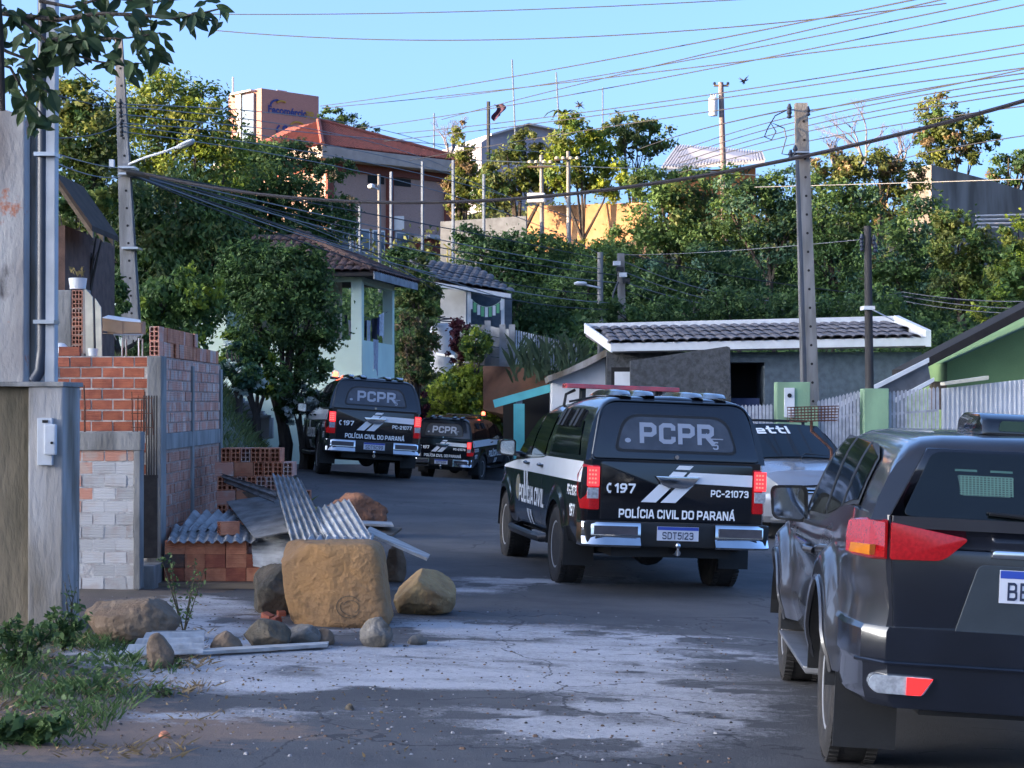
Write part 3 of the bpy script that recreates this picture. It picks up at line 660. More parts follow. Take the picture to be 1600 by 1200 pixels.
    # roof light bar or beacon
    if bar:
        lb = MB().loft([[(x*.96 if e else x, 1.28 + y, 1.985 + z) for x, y, z in [(-.62 if i < 0 else .62, a, b_) for i in (-1,) for a, b_ in ((-.13, -.018), (.13, -.018), (.12, .032), (-.12, .032))]] for e in (0,)] +
                       [[(x, 1.28 + a, 1.985 + b_) for a, b_ in ((-.13, -.018), (.13, -.018), (.12, .032), (-.12, .032))] for x in (-.3, .3, .62)]).build('light_bar', M_bar_red, t, bevel=.008)
        f = MB()
        for s in (-1, 1):
            f.box(s*.42-.02, s*.42+.02, 1.20, 1.36, 1.80, 1.969); f.tube([(s*.62, 1.28, 1.77), (s*.60, 1.28, 1.9), (s*.50, 1.28, 1.95)], .016, 6)
        f.tube([(-.6, 1.1, 1.82), (-.3, 1.06, 1.89), (0, 1.06, 1.90), (.3, 1.06, 1.89), (.6, 1.1, 1.82)], .012, 6)
        f.build('bar_bracket', M_plastic, lb)
    else:
        lb = MB().box(-.62, .62, 1.16, 1.40, 1.885, 1.93).build('light_bar', M_plastic, t, bevel=.008)
        f = MB().box(-.42, -.38, 1.2, 1.36, 1.80, 1.885).box(.38, .42, 1.2, 1.36, 1.80, 1.885); f.build('bar_bracket', M_plastic, lb)
        for q in ((-.52,) if 'mint' in label else (.52,)):
            MB().lathe([(.05, -.04), (.062, .0), (.055, .05), (.02, .075)], 14, 'z', (q, 1.28, 1.97)).build('beacon', M_beacon, lb, smooth=True)
    return t
M_step = mat('brushed_step', (.20, .20, .21), .45, var=.3, metal=.4)
M_mirror = mat('sky_reflection_mirror', (.30, .36, .46), .05, var=.05, metal=1.0)  # blue of the reflected sky put into the mirror colour
M_fog_red = mat('fog_red', (.45, .01, .015), .15, var=.2, emit=(1, .03, .03), estr=.25)
# ------------------------------------------------------------------ dark grey off-road wagon in the foreground
def suv_build():
    t = thing('off_road_car', 'dark grey off-road wagon closest to the camera, cut by the right edge of the frame', 'car', (2.47, 9.5, -.085), R(-3.9))
    t.rotation_euler = (R(0), R(2.7), R(-3.9))
    ra, fa, wr = 0.0, 2.80, .385; y0, y1 = -1.12, 3.55
    def zb(y):
        z = .45
        for a in (ra, fa):
            d = abs(y-a)
            if d < .47: z = max(z, .37 + math.sqrt(.47*.47-d*d))
        if y < -.75: z = max(z, .42)
        return z
    def belt(y): return pw([(-1.15, 1.20), (-.6, 1.215), (.3, 1.18), (1.6, 1.12), (2.1, 1.10), (3.0, 1.02), (3.4, .92), (3.6, .8)], y)
    def W(y, z):
        w_ = .885 - .03*sm(.95, 1.22, z) - .045*sm(.62, .42, z)
        for a in (ra, fa):
            r = math.hypot(y-a, z-.39)
            if r < .66: w_ += .062*sm(.64, .55, r)
        w_ -= .030*math.exp(-((z-.80)/.10)**2)*sm(.5, .7, min(abs(y-ra), abs(y-fa)))
        if y < -.72: w_ -= .13*((-.72-y)/.40)**2.2
        if y > 2.9: w_ -= .20*((y-2.9)/.65)**2
        return w_
    ys = sorted(set([round(v, 3) for v in list(np.linspace(y0, y1, 64)) + [a + .47*math.cos(q) for a in (ra, fa) for q in np.linspace(0, math.pi, 27)] + [-1.09, -1.06, -1.02]])); n = len(ys)-1
    b = MB()
    for s in (-1, 1): b.grid(lambda u, v, s=s: (lambda y: (s*W(y, lerp(zb(y), belt(y), v)), y, lerp(zb(y), belt(y), v)))(ys[round(u*n)]), n, 14)
    b.grid(lambda u, v: (lambda y: (lerp(-1, 1, v)*W(y, belt(y)), y, belt(y) + .05*(1-lerp(-1, 1, v)**4)*(y > 2)))(ys[round(u*n)]), n, 8)
    b.grid(lambda u, v: (lambda y: (lerp(-1, 1, v)*W(y, zb(y)), y, zb(y)))(ys[round(u*n)]), n, 2)
    for y in (ys[0], ys[-1]):
        zs = [lerp(zb(y), belt(y), k/10) for k in range(11)]
        b.add([(-W(y, z), y, z) for z in zs] + [(W(y, z), y, z) for z in zs[::-1]], [tuple(range(22))])
    b.build('body', M_grey_paint, t, smooth=True, angle=42)
    u = MB(); u.box(-.55, .55, -.95, 3.4, .33, .70); u.box(-.78, .78, .55, 2.25, .40, .58); u.tube([(-.75, 0, .37), (.75, 0, .37)], .06); u.lathe([(.02, -.16), (.15, -.12), (.17, 0), (.15, .12), (.02, .16)], 14, 'y', (0, 0, .37))
    for s in (-1, 1):
        for a in (ra, fa): u.box(min(s*.56, s*.58), max(s*.56, s*.58), a-.46, a+.46, .4, .95)
    u.build('chassis', M_plastic, t)
    # cabin with a rounded tail
    def T(z): return pw([(1.0, .845), (1.2, .822), (1.4, .77), (1.55, .722), (1.68, .67), (1.8, .60)], z)
    ins = (0, 0, .002, .010, .03, .065, .15, .36)
    rings = [ring(y, belt(y)-.03, z, T, lean=l, ins=ins) for y, z, l in ((-1.09, 1.655, .20), (-1.075, 1.70, .205), (-1.03, 1.735, .20), (-.95, 1.755, .17), (-.75, 1.765, .09), (-.4, 1.775, .03), (.2, 1.785, 0), (.8, 1.785, 0), (1.1, 1.775, 0), (1.25, 1.745, 0), (1.5, 1.58, 0), (1.8, 1.36, 0), (2.08, 1.14, 0))]
    MB().loft(rings).build('cabin', M_grey_paint, t, smooth=True, angle=50)
    MB().grid(lambda a, v: (lerp(-1, 1, a)*lerp(.70, .58, v), lerp(2.03, 1.31, v) + .015, lerp(1.18, 1.70, v) + .02), 6, 6).build('windshield', M_glass, t, smooth=True)
    for s in (-1, 1):
        F = lambda y, z, s=s: (s*(T(z)+.007), y, z)
        MB().grid(lambda a, v, F=F: F(lerp(lerp(-.58, 2.0, a), lerp(-.50, 1.28, a), v), lerp(lerp(1.225, 1.135, a), lerp(1.66, 1.70, a) - .09*max(0, -a+.18)/.18, v)), 14, 6).build('window_surround', M_plastic, t, smooth=True)
        G = lambda y, z, s=s: (s*(T(z)+.012), y, z)
        for c in ([(-.50, 1.26), (.02, 1.235), (.06, 1.655), (-.42, 1.58)], [(.12, 1.225), (.80, 1.20), (.76, 1.685), (.15, 1.665)], [(.90, 1.195), (1.78, 1.165), (1.24, 1.665), (.86, 1.685)]):
            quad_patch(G, c).build('side_window', M_glass, t, smooth=True)
        # chrome-free pillar strips stand a little proud of the glass
        for yb, yt_ in ((.07, .10), (.85, .81)):
            quad_patch(lambda y, z, s=s: (s*(T(z)+.016), y, z), [(yb-.028, 1.22), (yb+.028, 1.22), (yt_+.022, 1.69), (yt_-.022, 1.69)], 1, 5).build('door_pillar', M_plastic, t)
    # rear door: panel, window, wiper, lamps, number plate recess
    lean = lambda z: -1.09 + .20*max(0, z-1.17)
    B = lambda off: (lambda x, z: (x, lean(z)-off, z))
    B0 = lambda off: (lambda x, z: (x, -1.125 + .05*max(0, z-.9)-off, z))
    td = MB()
    o = round_poly([(-.70, .60), (.70, .60), (.735, 1.05), (-.735, 1.05)], .05, 4)
    for ins_, off in ((0, .002),): td.prism([(x, -1.135, z) for x, z in o], (0, .05, 0))
    q = [(-.735, 1.05), (.735, 1.05), (.74, 1.18), (.555, 1.69), (-.555, 1.69), (-.74, 1.18)]
    td.hexa([(-.735, -1.135, 1.05), (.735, -1.135, 1.05), (.735, -1.05, 1.05), (-.735, -1.05, 1.05), (-.745, -1.112, 1.19), (.745, -1.112, 1.19), (.745, -1.03, 1.19), (-.745, -1.03, 1.19)])
    td.hexa([(-.745, -1.112, 1.19), (.745, -1.112, 1.19), (.745, -1.0, 1.19), (-.745, -1.0, 1.19), (-.575, -1.012, 1.675), (.575, -1.012, 1.675), (.575, -.93, 1.675), (-.575, -.93, 1.675)])
    gate = td.build('rear_door', M_tail_black, t, bevel=.012, smooth=True)
    bk = lambda off: (lambda x, z: (x, lerp(-1.112, -1.012, (z-1.19)/.485)-off, z))
    MB().prism([bk(.0)(x, z) for x, z in round_poly([(-.69, 1.20), (.69, 1.20), (.55, 1.655), (-.55, 1.655)], .06, 5)], (0, -.006, 0)).build('rear_window', M_glass, gate, bevel=.003)
    MB().prism([bk(.0064)(x, z) for x, z in round_poly([(-.42, 1.36), (-.20, 1.36), (-.185, 1.50), (-.44, 1.50)], .01, 2)], (0, -.0012, 0)).build('mesh_backing', mat('cargo_view', (.035, .075, .07), .5, var=.4, scale=20), gate)
    gm = MB()
    for i in range(15): gm.add([bk(.0085)(-.425 + .0165*i + a, z) for a, z in ((0, 1.365), (.0055, 1.365), (.0055, 1.496), (0, 1.496))], [(0, 1, 2, 3)])
    for i in range(9): gm.add([bk(.0088)(x, 1.37 + .0152*i + a) for x, a in ((-.43, 0), (-.19, 0), (-.19, .005), (-.43, .005))], [(0, 1, 2, 3)])
    tag(gm.build('cargo_mesh', mat('cargo_mesh', (.10, .20, .16), .6, var=.2), gate), kind='stuff')
    for x in (-.40, -.24, -.05): MB().prism([bk(.0064)(a, z) for a, z in ((x-.05, 1.525), (x+.05, 1.525), (x+.05, 1.54), (x-.05, 1.54))], (0, -.001, 0)).build('heater_tab', mat('heater_tab', (.05, .12, .10), .5, var=.2), gate)
    MB().tube([bk(.03)(-.30, 1.245), bk(.03)(-.05, 1.225), bk(.035)(.12, 1.205)], [.012, .016, .02], 6).tube([bk(.018)(-.31, 1.252), bk(.018)(-.02, 1.235)], .008, 4).tube([bk(.0)(.12, 1.19), bk(.05)(.12, 1.205)], .02, 8).build('rear_wiper', M_plastic, gate, smooth=True)
    MB().prism([(x, -1.137, z) for x, z in round_poly([(-.29, 1.02), (.29, 1.02), (.285, 1.06), (-.285, 1.06)], [.0, .0, .035, .035], 5)], (0, -.035, 0)).build('chrome_handle', M_chrome, gate, bevel=.01, smooth=True)
    MB().prism([(x, -1.136, z) for x, z in round_poly([(-.44, .70), (.36, .70), (.26, .985), (-.34, .985)], .03, 4)], (0, -.006, 0)).build('plate_recess', mat('plate_recess', (.035, .045, .055), .35, var=.2, coat=.5), gate, bevel=.003)
    plate(gate, lambda u, v, o: (u - .045, -1.143-o, v + .905), 'BE')
    for s in (-1, 1):
        # lamp split between wing and rear door
        a = MB().loft([[(s*x, y + dy, z) for x, y, z in ((.75, -1.115, 1.175), (.75, -1.135, .99), (.815, -1.06, .985), (.872, -.90, .985), (.882, -.76, .985), (.872, -.66, 1.08), (.862, -.66, 1.15), (.84, -.85, 1.17), (.80, -1.02, 1.18))] for dy in (0,)] +
                      [[(s*(x+.012), y-.012, z) for x, y, z in ((.752, -1.115, 1.165), (.752, -1.135, 1.0), (.815, -1.065, .997), (.872, -.905, .997), (.885, -.77, .997), (.875, -.68, 1.08), (.866, -.68, 1.14), (.845, -.855, 1.158), (.806, -1.025, 1.168))]]).build('tail_lamp', M_red_lens, t, smooth=True)
        MB().hexa([(s*.80, -1.10, 1.005), (s*.868, -.94, 1.005), (s*.90, -.94, 1.005), (s*.828, -1.115, 1.005), (s*.80, -1.10, 1.055), (s*.862, -.94, 1.05), (s*.893, -.94, 1.05), (s*.826, -1.112, 1.055)]).build('amber_lens', M_amber, a)
        MB().prism([(s*x, -1.118, z) for x, z in round_poly([(.738, 1.168), (.738, .99), (.50, .995), (.385, 1.105)], [.01, .01, .04, .03], 4)], (0, -.034, 0)).build('tail_lamp', M_red_lens, gate, bevel=.008, smooth=True)
    # bumper with fog and reversing lamps
    bp = MB().loft([[(x*k, y, z) for x, y in ((-.905, -.46), (-.90, -.80), (-.84, -1.05), (-.74, -1.15), (0, -1.19), (.74, -1.15), (.84, -1.05), (.90, -.80), (.905, -.46), (.8, -.46), (.7, -.95), (-.7, -.95), (-.8, -.46))] for z, k in ((.385, .93), (.41, .965), (.46, .98), (.56, .985), (.585, 1.0), (.70, 1.0), (.72, .985))]).build('bumper', M_tail_black, t, smooth=True, angle=25)
    MB().tube([(-.86, -1.02, .578), (-.745, -1.165, .578), (0, -1.205, .578), (.745, -1.165, .578), (.86, -1.02, .578)], .009, 6).build('bumper_trim', M_tail_black, bp)
    for s in (-1, 1):
        f = MB().prism([(s*x, -1.10, z) for x, z in round_poly([(.82, .485), (.78, .45), (.57, .445), (.52, .525), (.80, .53)], .02, 3)], (0, -.085, 0)).build('fog_lamp', M_clear_lens, bp, bevel=.004)
        MB().prism([(s*x, -1.178, z) for x, z in [(.645, .449), (.58, .449), (.528, .522), (.645, .525)]], (0, -.012, 0)).build('fog_lens', M_fog_red, f)
        MB().box(s*.74-.15, s*.74+.15, -.545, -.525, .16, .55).build('mudflap', M_plastic, t)
        for a in (ra, fa): wheel(t, s*.755, a, wr, .26, .235, s, 6, M_rim, roll=.4)
        for a in (ra, fa): MB().grid(lambda u, v, a=a, s=s: (s*lerp(.58, W(a, .9)-.015, v), a + .462*math.cos(math.pi*u), .372 + .462*math.sin(math.pi*u)), 16, 1).build('arch_liner', M_plastic, t)
        for a in (ra, fa):       # arch lip
            MB().tube([(s*(W(a + .475*math.cos(q), .37 + .475*math.sin(q))+.002), a + .475*math.cos(q), .37 + .475*math.sin(q)) for q in np.linspace(R(8), R(172), 22)], .017, 6).build('arch_lip', M_grey_paint, t, smooth=True)
        MB().hexa([(s*.74, .52, .33), (s*.93, .58, .33), (s*.93, 2.25, .33), (s*.74, 2.3, .33), (s*.74, .52, .37), (s*.95, .58, .375), (s*.95, 2.25, .375), (s*.74, 2.3, .37)]).build('side_step', M_step, t, bevel=.012)
        mm = MB().loft([[(s*(x), y + 1.78, 1.20 + z) for x, z in round_poly([(.84, -.115), (1.06, -.10), (1.08, .11), (.85, .12)], .05, 5)] for y in (0,)] + [[(s*x, 1.88, 1.205 + z) for x, z in round_poly([(.85, -.10), (1.05, -.09), (1.06, .10), (.86, .11)], .05, 5)]] + [[(s*x, 1.94, 1.21 + z) for x, z in round_poly([(.88, -.06), (1.01, -.06), (1.01, .05), (.89, .06)], .03, 5)]])
        mm.tube([(s*.84, 1.84, 1.13), (s*.99, 1.84, 1.15)], .04)
        mo = mm.build('door_mirror', M_black, t, smooth=True)
        MB().add([(s*x, 1.777, 1.20 + z) for x, z in round_poly([(.863, -.097), (1.045, -.085), (1.06, .094), (.873, .10)], .04, 5)], [tuple(range(24))]).build('mirror_glass', M_mirror, mo)
        for y in (1.0, .20):
            MB().tube([(s*(W(y, 1.0)+.005), y-.10, .985), (s*(W(y, 1.0)+.045), y-.06, .99), (s*(W(y, 1.0)+.045), y+.06, .995), (s*(W(y, 1.0)+.005), y+.10, 1.0)], .019, 8).build('door_handle', M_grey_paint, t, smooth=True)
        for y in (1.72, .80, -.05):
            MB().grid(lambda u, v, y=y, s=s: (lambda yy, z: (s*(W(yy, z)+.0025), yy, z))(y + .009*u + (.42*sm(.95, .55, lerp(.5, 1.15, v)) if y < 0 else 0), lerp(.50, 1.15, v)), 1, 10).build('door_gap', M_plastic, t)
        MB().grid(lambda u, v, s=s: (s*lerp(.45, W(3.42, .85)-.01, u), lerp(3.57, 3.25, u*u) + .015, lerp(.72, .86, v)), 5, 2).build('headlamp', M_clear_lens, t)
    rb = MB().loft([[(x, y, 1.77 + z) for y, z in ((-.62, .0), (-.60, .085), (-.52, .115), (-.1, .12), (.05, .09), (.1, .0))] for x in (-.26, -.22, .22, .26)]).build('roof_scoop', M_black, t, bevel=.02, smooth=True)
    MB().prism([(x, -.612, z) for x, z in round_poly([(-.18, 1.795), (.18, 1.795), (.17, 1.85), (-.17, 1.85)], .015, 3)], (0, -.008, 0)).build('scoop_glass', mat('scoop_glass', (.03, .06, .05), .1, var=.3), rb)
    MB().prism([(x, 3.5, z) for x, z in round_poly([(-.7, .40), (.7, .40), (.7, .68), (-.7, .68)], .05, 4)], (0, .12, 0)).build('front_bumper', M_grey_paint, t, bevel=.02)
    def f(z): return pw([(-1, -.93), (.33, .40), (.58, .66), (.985, 1.12), (1.19, 1.315), (1.66, 1.625), (1.785, 1.715), (1.9, 1.82), (3, 2.9)], z)
    def raise_(o):
        for ch in [k for k in bpy.data.objects if k.parent == o]:
            if ch.name.split('.')[0] in ('wheel', 'mudflap'): continue
            for v in ch.data.vertices:
                q = f(v.co.z) - v.co.z; v.co.z += q*(1 if q < 0 else sm(.95, -.55, v.co.y)*.92 + .08)
            raise_(ch)
    raise_(t)
    return t
suv_build()

# ------------------------------------------------------------------ silver hatchback facing the camera behind the pickup
def hatch_build():
    t = thing('hatchback_car', 'silver hatchback facing the camera with white lettering across its windshield', 'car')
    p = P(1208, 700, 27.2); t.location = (p.x, 27.2, H(p.x, 27.2)); t.rotation_euler = (0, R(-1.5), R(180 + 12)); t.scale = (1, 1, 1.07)
    fy, ry, wr = 1.35, -1.14, .31; y0, y1 = -1.95, 2.05        # nose towards +Y of the car
    def zb(y):
        z = .26
        for a in (fy, ry):
            d = abs(y-a)
            if d < .37: z = max(z, .31 + math.sqrt(.37*.37-d*d))
        return z
    def belt(y): return pw([(-1.95, .95), (-1.2, 1.0), (.8, .96), (1.1, .94), (1.7, .83), (1.95, .72), (2.05, .60)], y)
    def W(y, z):
        w_ = .845 - .03*sm(.6, .95, z) - .04*sm(.45, .26, z)
        if y > 1.35: w_ -= .24*((y-1.35)/.7)**2.2
        if y < -1.5: w_ -= .12*((-1.5-y)/.45)**2
        return w_
    ys = sorted(set([round(v, 3) for v in list(np.linspace(y0, y1, 44)) + [a + .37*math.cos(q) for a in (fy, ry) for q in np.linspace(0, math.pi, 17)]])); n = len(ys)-1
    b = MB()
    for s in (-1, 1): b.grid(lambda u, v, s=s: (lambda y: (s*W(y, lerp(zb(y), belt(y), v)), y, lerp(zb(y), belt(y), v)))(ys[round(u*n)]), n, 8)
    b.grid(lambda u, v: (lambda y: (lerp(-1, 1, v)*W(y, belt(y)), y, belt(y) + .06*(1-lerp(-1, 1, v)**4)))(ys[round(u*n)]), n, 8)
    b.grid(lambda u, v: (lambda y: (lerp(-1, 1, v)*W(y, zb(y)), y, zb(y)))(ys[round(u*n)]), n, 2)
    for y in (ys[0], ys[-1]):
        zs = [lerp(zb(y), belt(y), k/8) for k in range(9)]
        b.add([(-W(y, z), y, z) for z in zs] + [(W(y, z), y, z) for z in zs[::-1]], [tuple(range(18))])
    b.build('body', M_silver, t, smooth=True, angle=40)
    def T(z): return pw([(.85, .80), (1.0, .79), (1.2, .72), (1.35, .655), (1.48, .56)], z)
    MB().loft([ring(y, belt(y)-.03, z, T, lean=l) for y, z, l in ((-1.85, 1.25, .3), (-1.7, 1.36, .2), (-1.4, 1.43, 0), (-.6, 1.47, 0), (.0, 1.465, 0), (.2, 1.44, 0), (.5, 1.29, 0), (.85, 1.09, 0), (1.08, .97, 0))]).build('cabin', M_silver, t, smooth=True, angle=50)
    def wsf(off): return lambda x, v: (x, lerp(1.03, .20, v) + off*.55, lerp(1.0, 1.425, v) + off*.83 + .03*(1-(x/.7)**2) + .012)
    F = wsf(.012)
    wsm = MB().grid(lambda a, v: F(lerp(-1, 1, a)*lerp(.715, .56, v), v), 10, 6).build('windshield', M_glass, t, smooth=True)
    FT = wsf(.018)
    flat_text(MB(), 'etti', .115, lambda u, v: FT(-u + .20, .80 + v*2.0), pen=.2, gap=.12, sx=1.75).build('lettering', M_decal, wsm)
    MB().tube([(-.66, .98, 1.045), (-.1, .96, 1.09), (.0, 1.06, 1.03)], .012, 5).build('wiper', M_plastic, wsm)
    for s in (-1, 1):
        G = lambda y, z, s=s: (s*(T(z)+.007), y, z)
        quad_patch(G, [(-.30, 1.0), (.85, .985), (.28, 1.36), (-.28, 1.40)]).build('side_window', M_glass, t)
        quad_patch(G, [(-1.35, 1.02), (-.40, 1.0), (-.38, 1.40), (-1.1, 1.37)]).build('side_window', M_glass, t)
        for a in (fy, ry): wheel(t, s*.735, a, wr, .195, .20, s, 7, M_rim)
        for a in (fy, ry): MB().grid(lambda u, v, a=a, s=s: (s*lerp(.55, W(a, .6)-.015, v), a + .362*math.cos(math.pi*u), .312 + .362*math.sin(math.pi*u)), 14, 1).build('arch_liner', M_plastic, t)
        mm = MB().loft([[(s*(.80 + x), .62 + y, 1.06 + z) for x, z in round_poly([(.02, -.07), (.20, -.06), (.20, .06), (.04, .075)], .03, 3)] for y in (0, .09)]); mm.tube([(s*.74, .68, .99), (s*.86, .67, 1.02)], .025)
        mm.build('door_mirror', M_black, t, smooth=True)
        # headlamp follows the curved corner
        hl = MB().loft([[(s*x, y + dy, z) for x, y, z in ((.40, 2.0, .62), (.62, 1.92, .60), (.765, 1.70, .64), (.80, 1.45, .76), (.74, 1.50, .83), (.62, 1.72, .80), (.44, 1.90, .73))] for dy in (-.03, .035)])
        hl.build('headlamp', M_clear_lens, t, bevel=.006, smooth=True)
        MB().prism([(s*x, 2.0, z) for x, z in round_poly([(.46, .32), (.66, .32), (.64, .43), (.46, .43)], .03, 3)], (0, .05, 0)).build('fog_lamp', M_plastic, t)
    MB().loft([[(x, 2.02 - .10*(x/.6)**2 + dy, z + dz) for x, z, dz in ((-.38, .60, 0), (0, .595, 0), (.38, .60, 0), (.43, .70, 0), (0, .725, 0), (-.43, .70, 0))] for dy in (0, .05)]).build('grille', M_plastic, t)
    for z in (.625, .665): MB().tube([(-.37, 2.065, z), (0, 2.078, z), (.37, 2.065, z)], .009, 5).build('grille_bar', M_chrome, t)
    MB().lathe([(.003, 0), (.05, .006), (.055, .0), (.055, -.02)][::-1], 20, 'y', (0, 2.085, .675)).build('badge', M_chrome, t, smooth=True).scale = (1.7, 1, .7)
    bpr = MB().loft([[(x*k, 2.06 - .30*(abs(x)/.8)**2.5 + dy, z) for x in np.linspace(-.80, .80, 11)] + [(x*k, 1.9 - .30*(abs(x)/.8)**2.5, z) for x in np.linspace(.80, -.80, 11)] for z, dy, k in ((.22, -.06, .96), (.30, .02, 1), (.50, .05, 1), (.585, .03, .99))]).build('front_bumper', M_silver, t, smooth=True)
    MB().prism([(x, 2.10, z) for x, z in round_poly([(-.40, .27), (.40, .27), (.36, .40), (-.36, .40)], .04, 4)], (0, .016, 0)).build('air_intake', M_plastic, bpr)
    plate(bpr, lambda u, v, o: (-u, 2.115+o, v + .48), '')
    MB().box(-.56, .56, -.24, -.18, 1.50, 1.535).box(-.52, -.48, -.235, -.185, 1.45, 1.5).box(.48, .52, -.235, -.185, 1.45, 1.5).build('roof_bar', M_plastic, t, bevel=.008)
    MB().box(-.5, .5, -1.7, 1.8, .2, .5).build('chassis', M_plastic, t)
    return t
hatch_build()

# ------------------------------------------------------------------ the three police pickups
pk = make_pickup('police_pickup', 'black police pickup in the middle of the road carrying a long red light bar', 'PC-21073', 'SDT5I23', True)
pk.location = (1.31, 18.72, -.045); pk.rotation_euler = (0, R(2.2), R(9.5))
pk2 = make_pickup('police_pickup', 'black police pickup with a lit red beacon at the crest below the mint house', 'PC-21077', 'SDT5C99', False)
pk2.location = (-2.90, 36.1, H(-2.9, 36.1) + .0); pk2.rotation_euler = (R(-.5), R(3.9), R(12))
pk3 = make_pickup('police_pickup', 'black police pickup farthest down the road, in front of the yellow-green bushes', 'PC-21076', 'SDT5I39', False)
pk3.location = (-1.78, 55.6, H(-1.78, 55.6) + .0); pk3.rotation_euler = (R(1.0), R(3.0), R(-14))
# ================================================================== LEFT SIDE: walls, gate, brick stacks, rubble
M_conc = mat('concrete', (.30, .29, .28), .9, var=.45, scale=5, bump=.5, bscale=30, stretch=(1, 1, .35))
M_conc_w = mat('stained_concrete', (.36, .34, .33), .9, col2=(.13, .105, .075), scale=2.6, bump=.5, bscale=25, stretch=(1, 1, .3), detail=8)
M_moss = mat('mossy_render', (.20, .16, .11), .95, col2=(.055, .048, .03), scale=3, bump=.6, bscale=25, stretch=(1, 1, .3), detail=8)
M_plaster = mat('worn_plaster', (.40, .38, .37), .9, col2=(.20, .17, .16), scale=2.2, bump=.6, bscale=22, stretch=(1, 1, .45), detail=9)
M_plaster_red = mat('exposed_clay', (.42, .17, .11), .9, var=.4, scale=8, bump=.5)
M_mortar_p = mat('skylit_dusty_mortar', (.44, .31, .26), .95, var=.35, scale=14, bump=.6)  # dusty mortar, pink of the light from the right put into its colour
M_smear = mat('smeared_mortar', (.50, .49, .49), .95, col2=(.33, .27, .25), scale=8, bump=.8, bscale=30, contrast=(.5, .7))
M_mortar = mat('mortar', (.56, .53, .51), .95, var=.35, scale=14, bump=.6)
def brickmat(name, c, c2, sm_=0.0, smc=(.52, .50, .49), sc=9, contrast=(.4, .6)):
    """fired clay with fine extrusion grooves; sm_ > 0 smears mortar over it"""
    m = mat(name, c, .88, col2=c2, scale=sc, perobj=.16, bump=.0, contrast=contrast)
    N, L = m.node_tree.nodes, m.node_tree.links; b = N['Principled BSDF']
    tc = nod(m, 'ShaderNodeTexCoord'); wv = nod(m, 'ShaderNodeTexWave', bands_direction='Z'); wv.inputs['Scale'].default_value = 14; wv.inputs['Distortion'].default_value = .6
    L.new(tc.outputs['Object'], wv.inputs['Vector'])
    no = nod(m, 'ShaderNodeTexNoise'); no.inputs['Scale'].default_value = 45; L.new(tc.outputs['Object'], no.inputs['Vector'])
    ad = nod(m, 'ShaderNodeMath', operation='ADD'); L.new(wv.outputs['Fac'], ad.inputs[0]); L.new(no.outputs['Fac'], ad.inputs[1])
    bp = nod(m, 'ShaderNodeBump'); bp.inputs['Strength'].default_value = .30; bp.inputs['Distance'].default_value = .006
    L.new(ad.outputs[0], bp.inputs['Height']); L.new(bp.outputs[0], b.inputs['Normal'])
    return m
M_brick = brickmat('red_brick', (.40, .12, .065), (.27, .075, .045))
M_brick_n = brickmat('new_brick', (.60, .24, .13), (.46, .16, .085))
M_brick_p = brickmat('skylit_dusty_brick', (.56, .26, .185), (.52, .38, .32), contrast=(.45, .62), sc=7)  # dusty clay, with the light from the right put into its colour
M_brick_o = brickmat('old_brick', (.40, .18, .12), (.38, .30, .25), contrast=(.52, .70), sc=11)
M_brick_s = brickmat('smeared_brick', (.47, .46, .46), (.40, .33, .30), contrast=(.50, .75), sc=6)
M_brick_d = brickmat('sooty_brick', (.09, .075, .07), (.15, .08, .06))
M_board = mat('fibre_board', (.26, .25, .24), .9, col2=(.15, .14, .13), scale=7, bump=.3, bscale=30, detail=8)
M_corr = mat('fibre_cement', (.33, .33, .34), .9, col2=(.17, .17, .17), scale=9, bump=.4, bscale=40, stretch=(1, 1, 1), detail=8)
M_corr_l = mat('pale_fibre_cement', (.43, .43, .44), .9, col2=(.25, .25, .25), scale=8, bump=.35, bscale=40, detail=8)
M_wood = mat('weathered_wood', (.22, .16, .11), .85, col2=(.11, .08, .055), scale=5, bump=.4, bscale=18, stretch=(.2, 2, 2))
M_wood_w = mat('pale_plank', (.52, .50, .48), .85, col2=(.33, .30, .27), scale=6, bump=.3, stretch=(.3, 2, 2))
M_rust = mat('rusty_steel', (.13, .05, .03), .85, var=.5, scale=30, bump=.3)
M_pvc = mat('grey_pipe', (.46, .47, .49), .6, var=.2, scale=5)
M_pipe_d = mat('dark_pipe', (.030, .036, .055), .4, var=.3, scale=5)
M_strap = mat('steel_strap', (.55, .56, .58), .3, var=.2, metal=.8)
M_meter = mat('meter_box', (.50, .52, .56), .5, var=.15, scale=8)
M_cream = mat('cream_paint', (.62, .57, .45), .7, var=.25, scale=7)
M_whitep = mat('white_paint', (.72, .72, .73), .6, var=.15, scale=4)
M_card = mat('cardboard', (.34, .23, .15), .9, var=.25, scale=6)
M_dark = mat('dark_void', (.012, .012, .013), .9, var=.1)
M_gate = mat('gate_steel', (.045, .037, .033), .6, var=.4, scale=14, bump=.2)

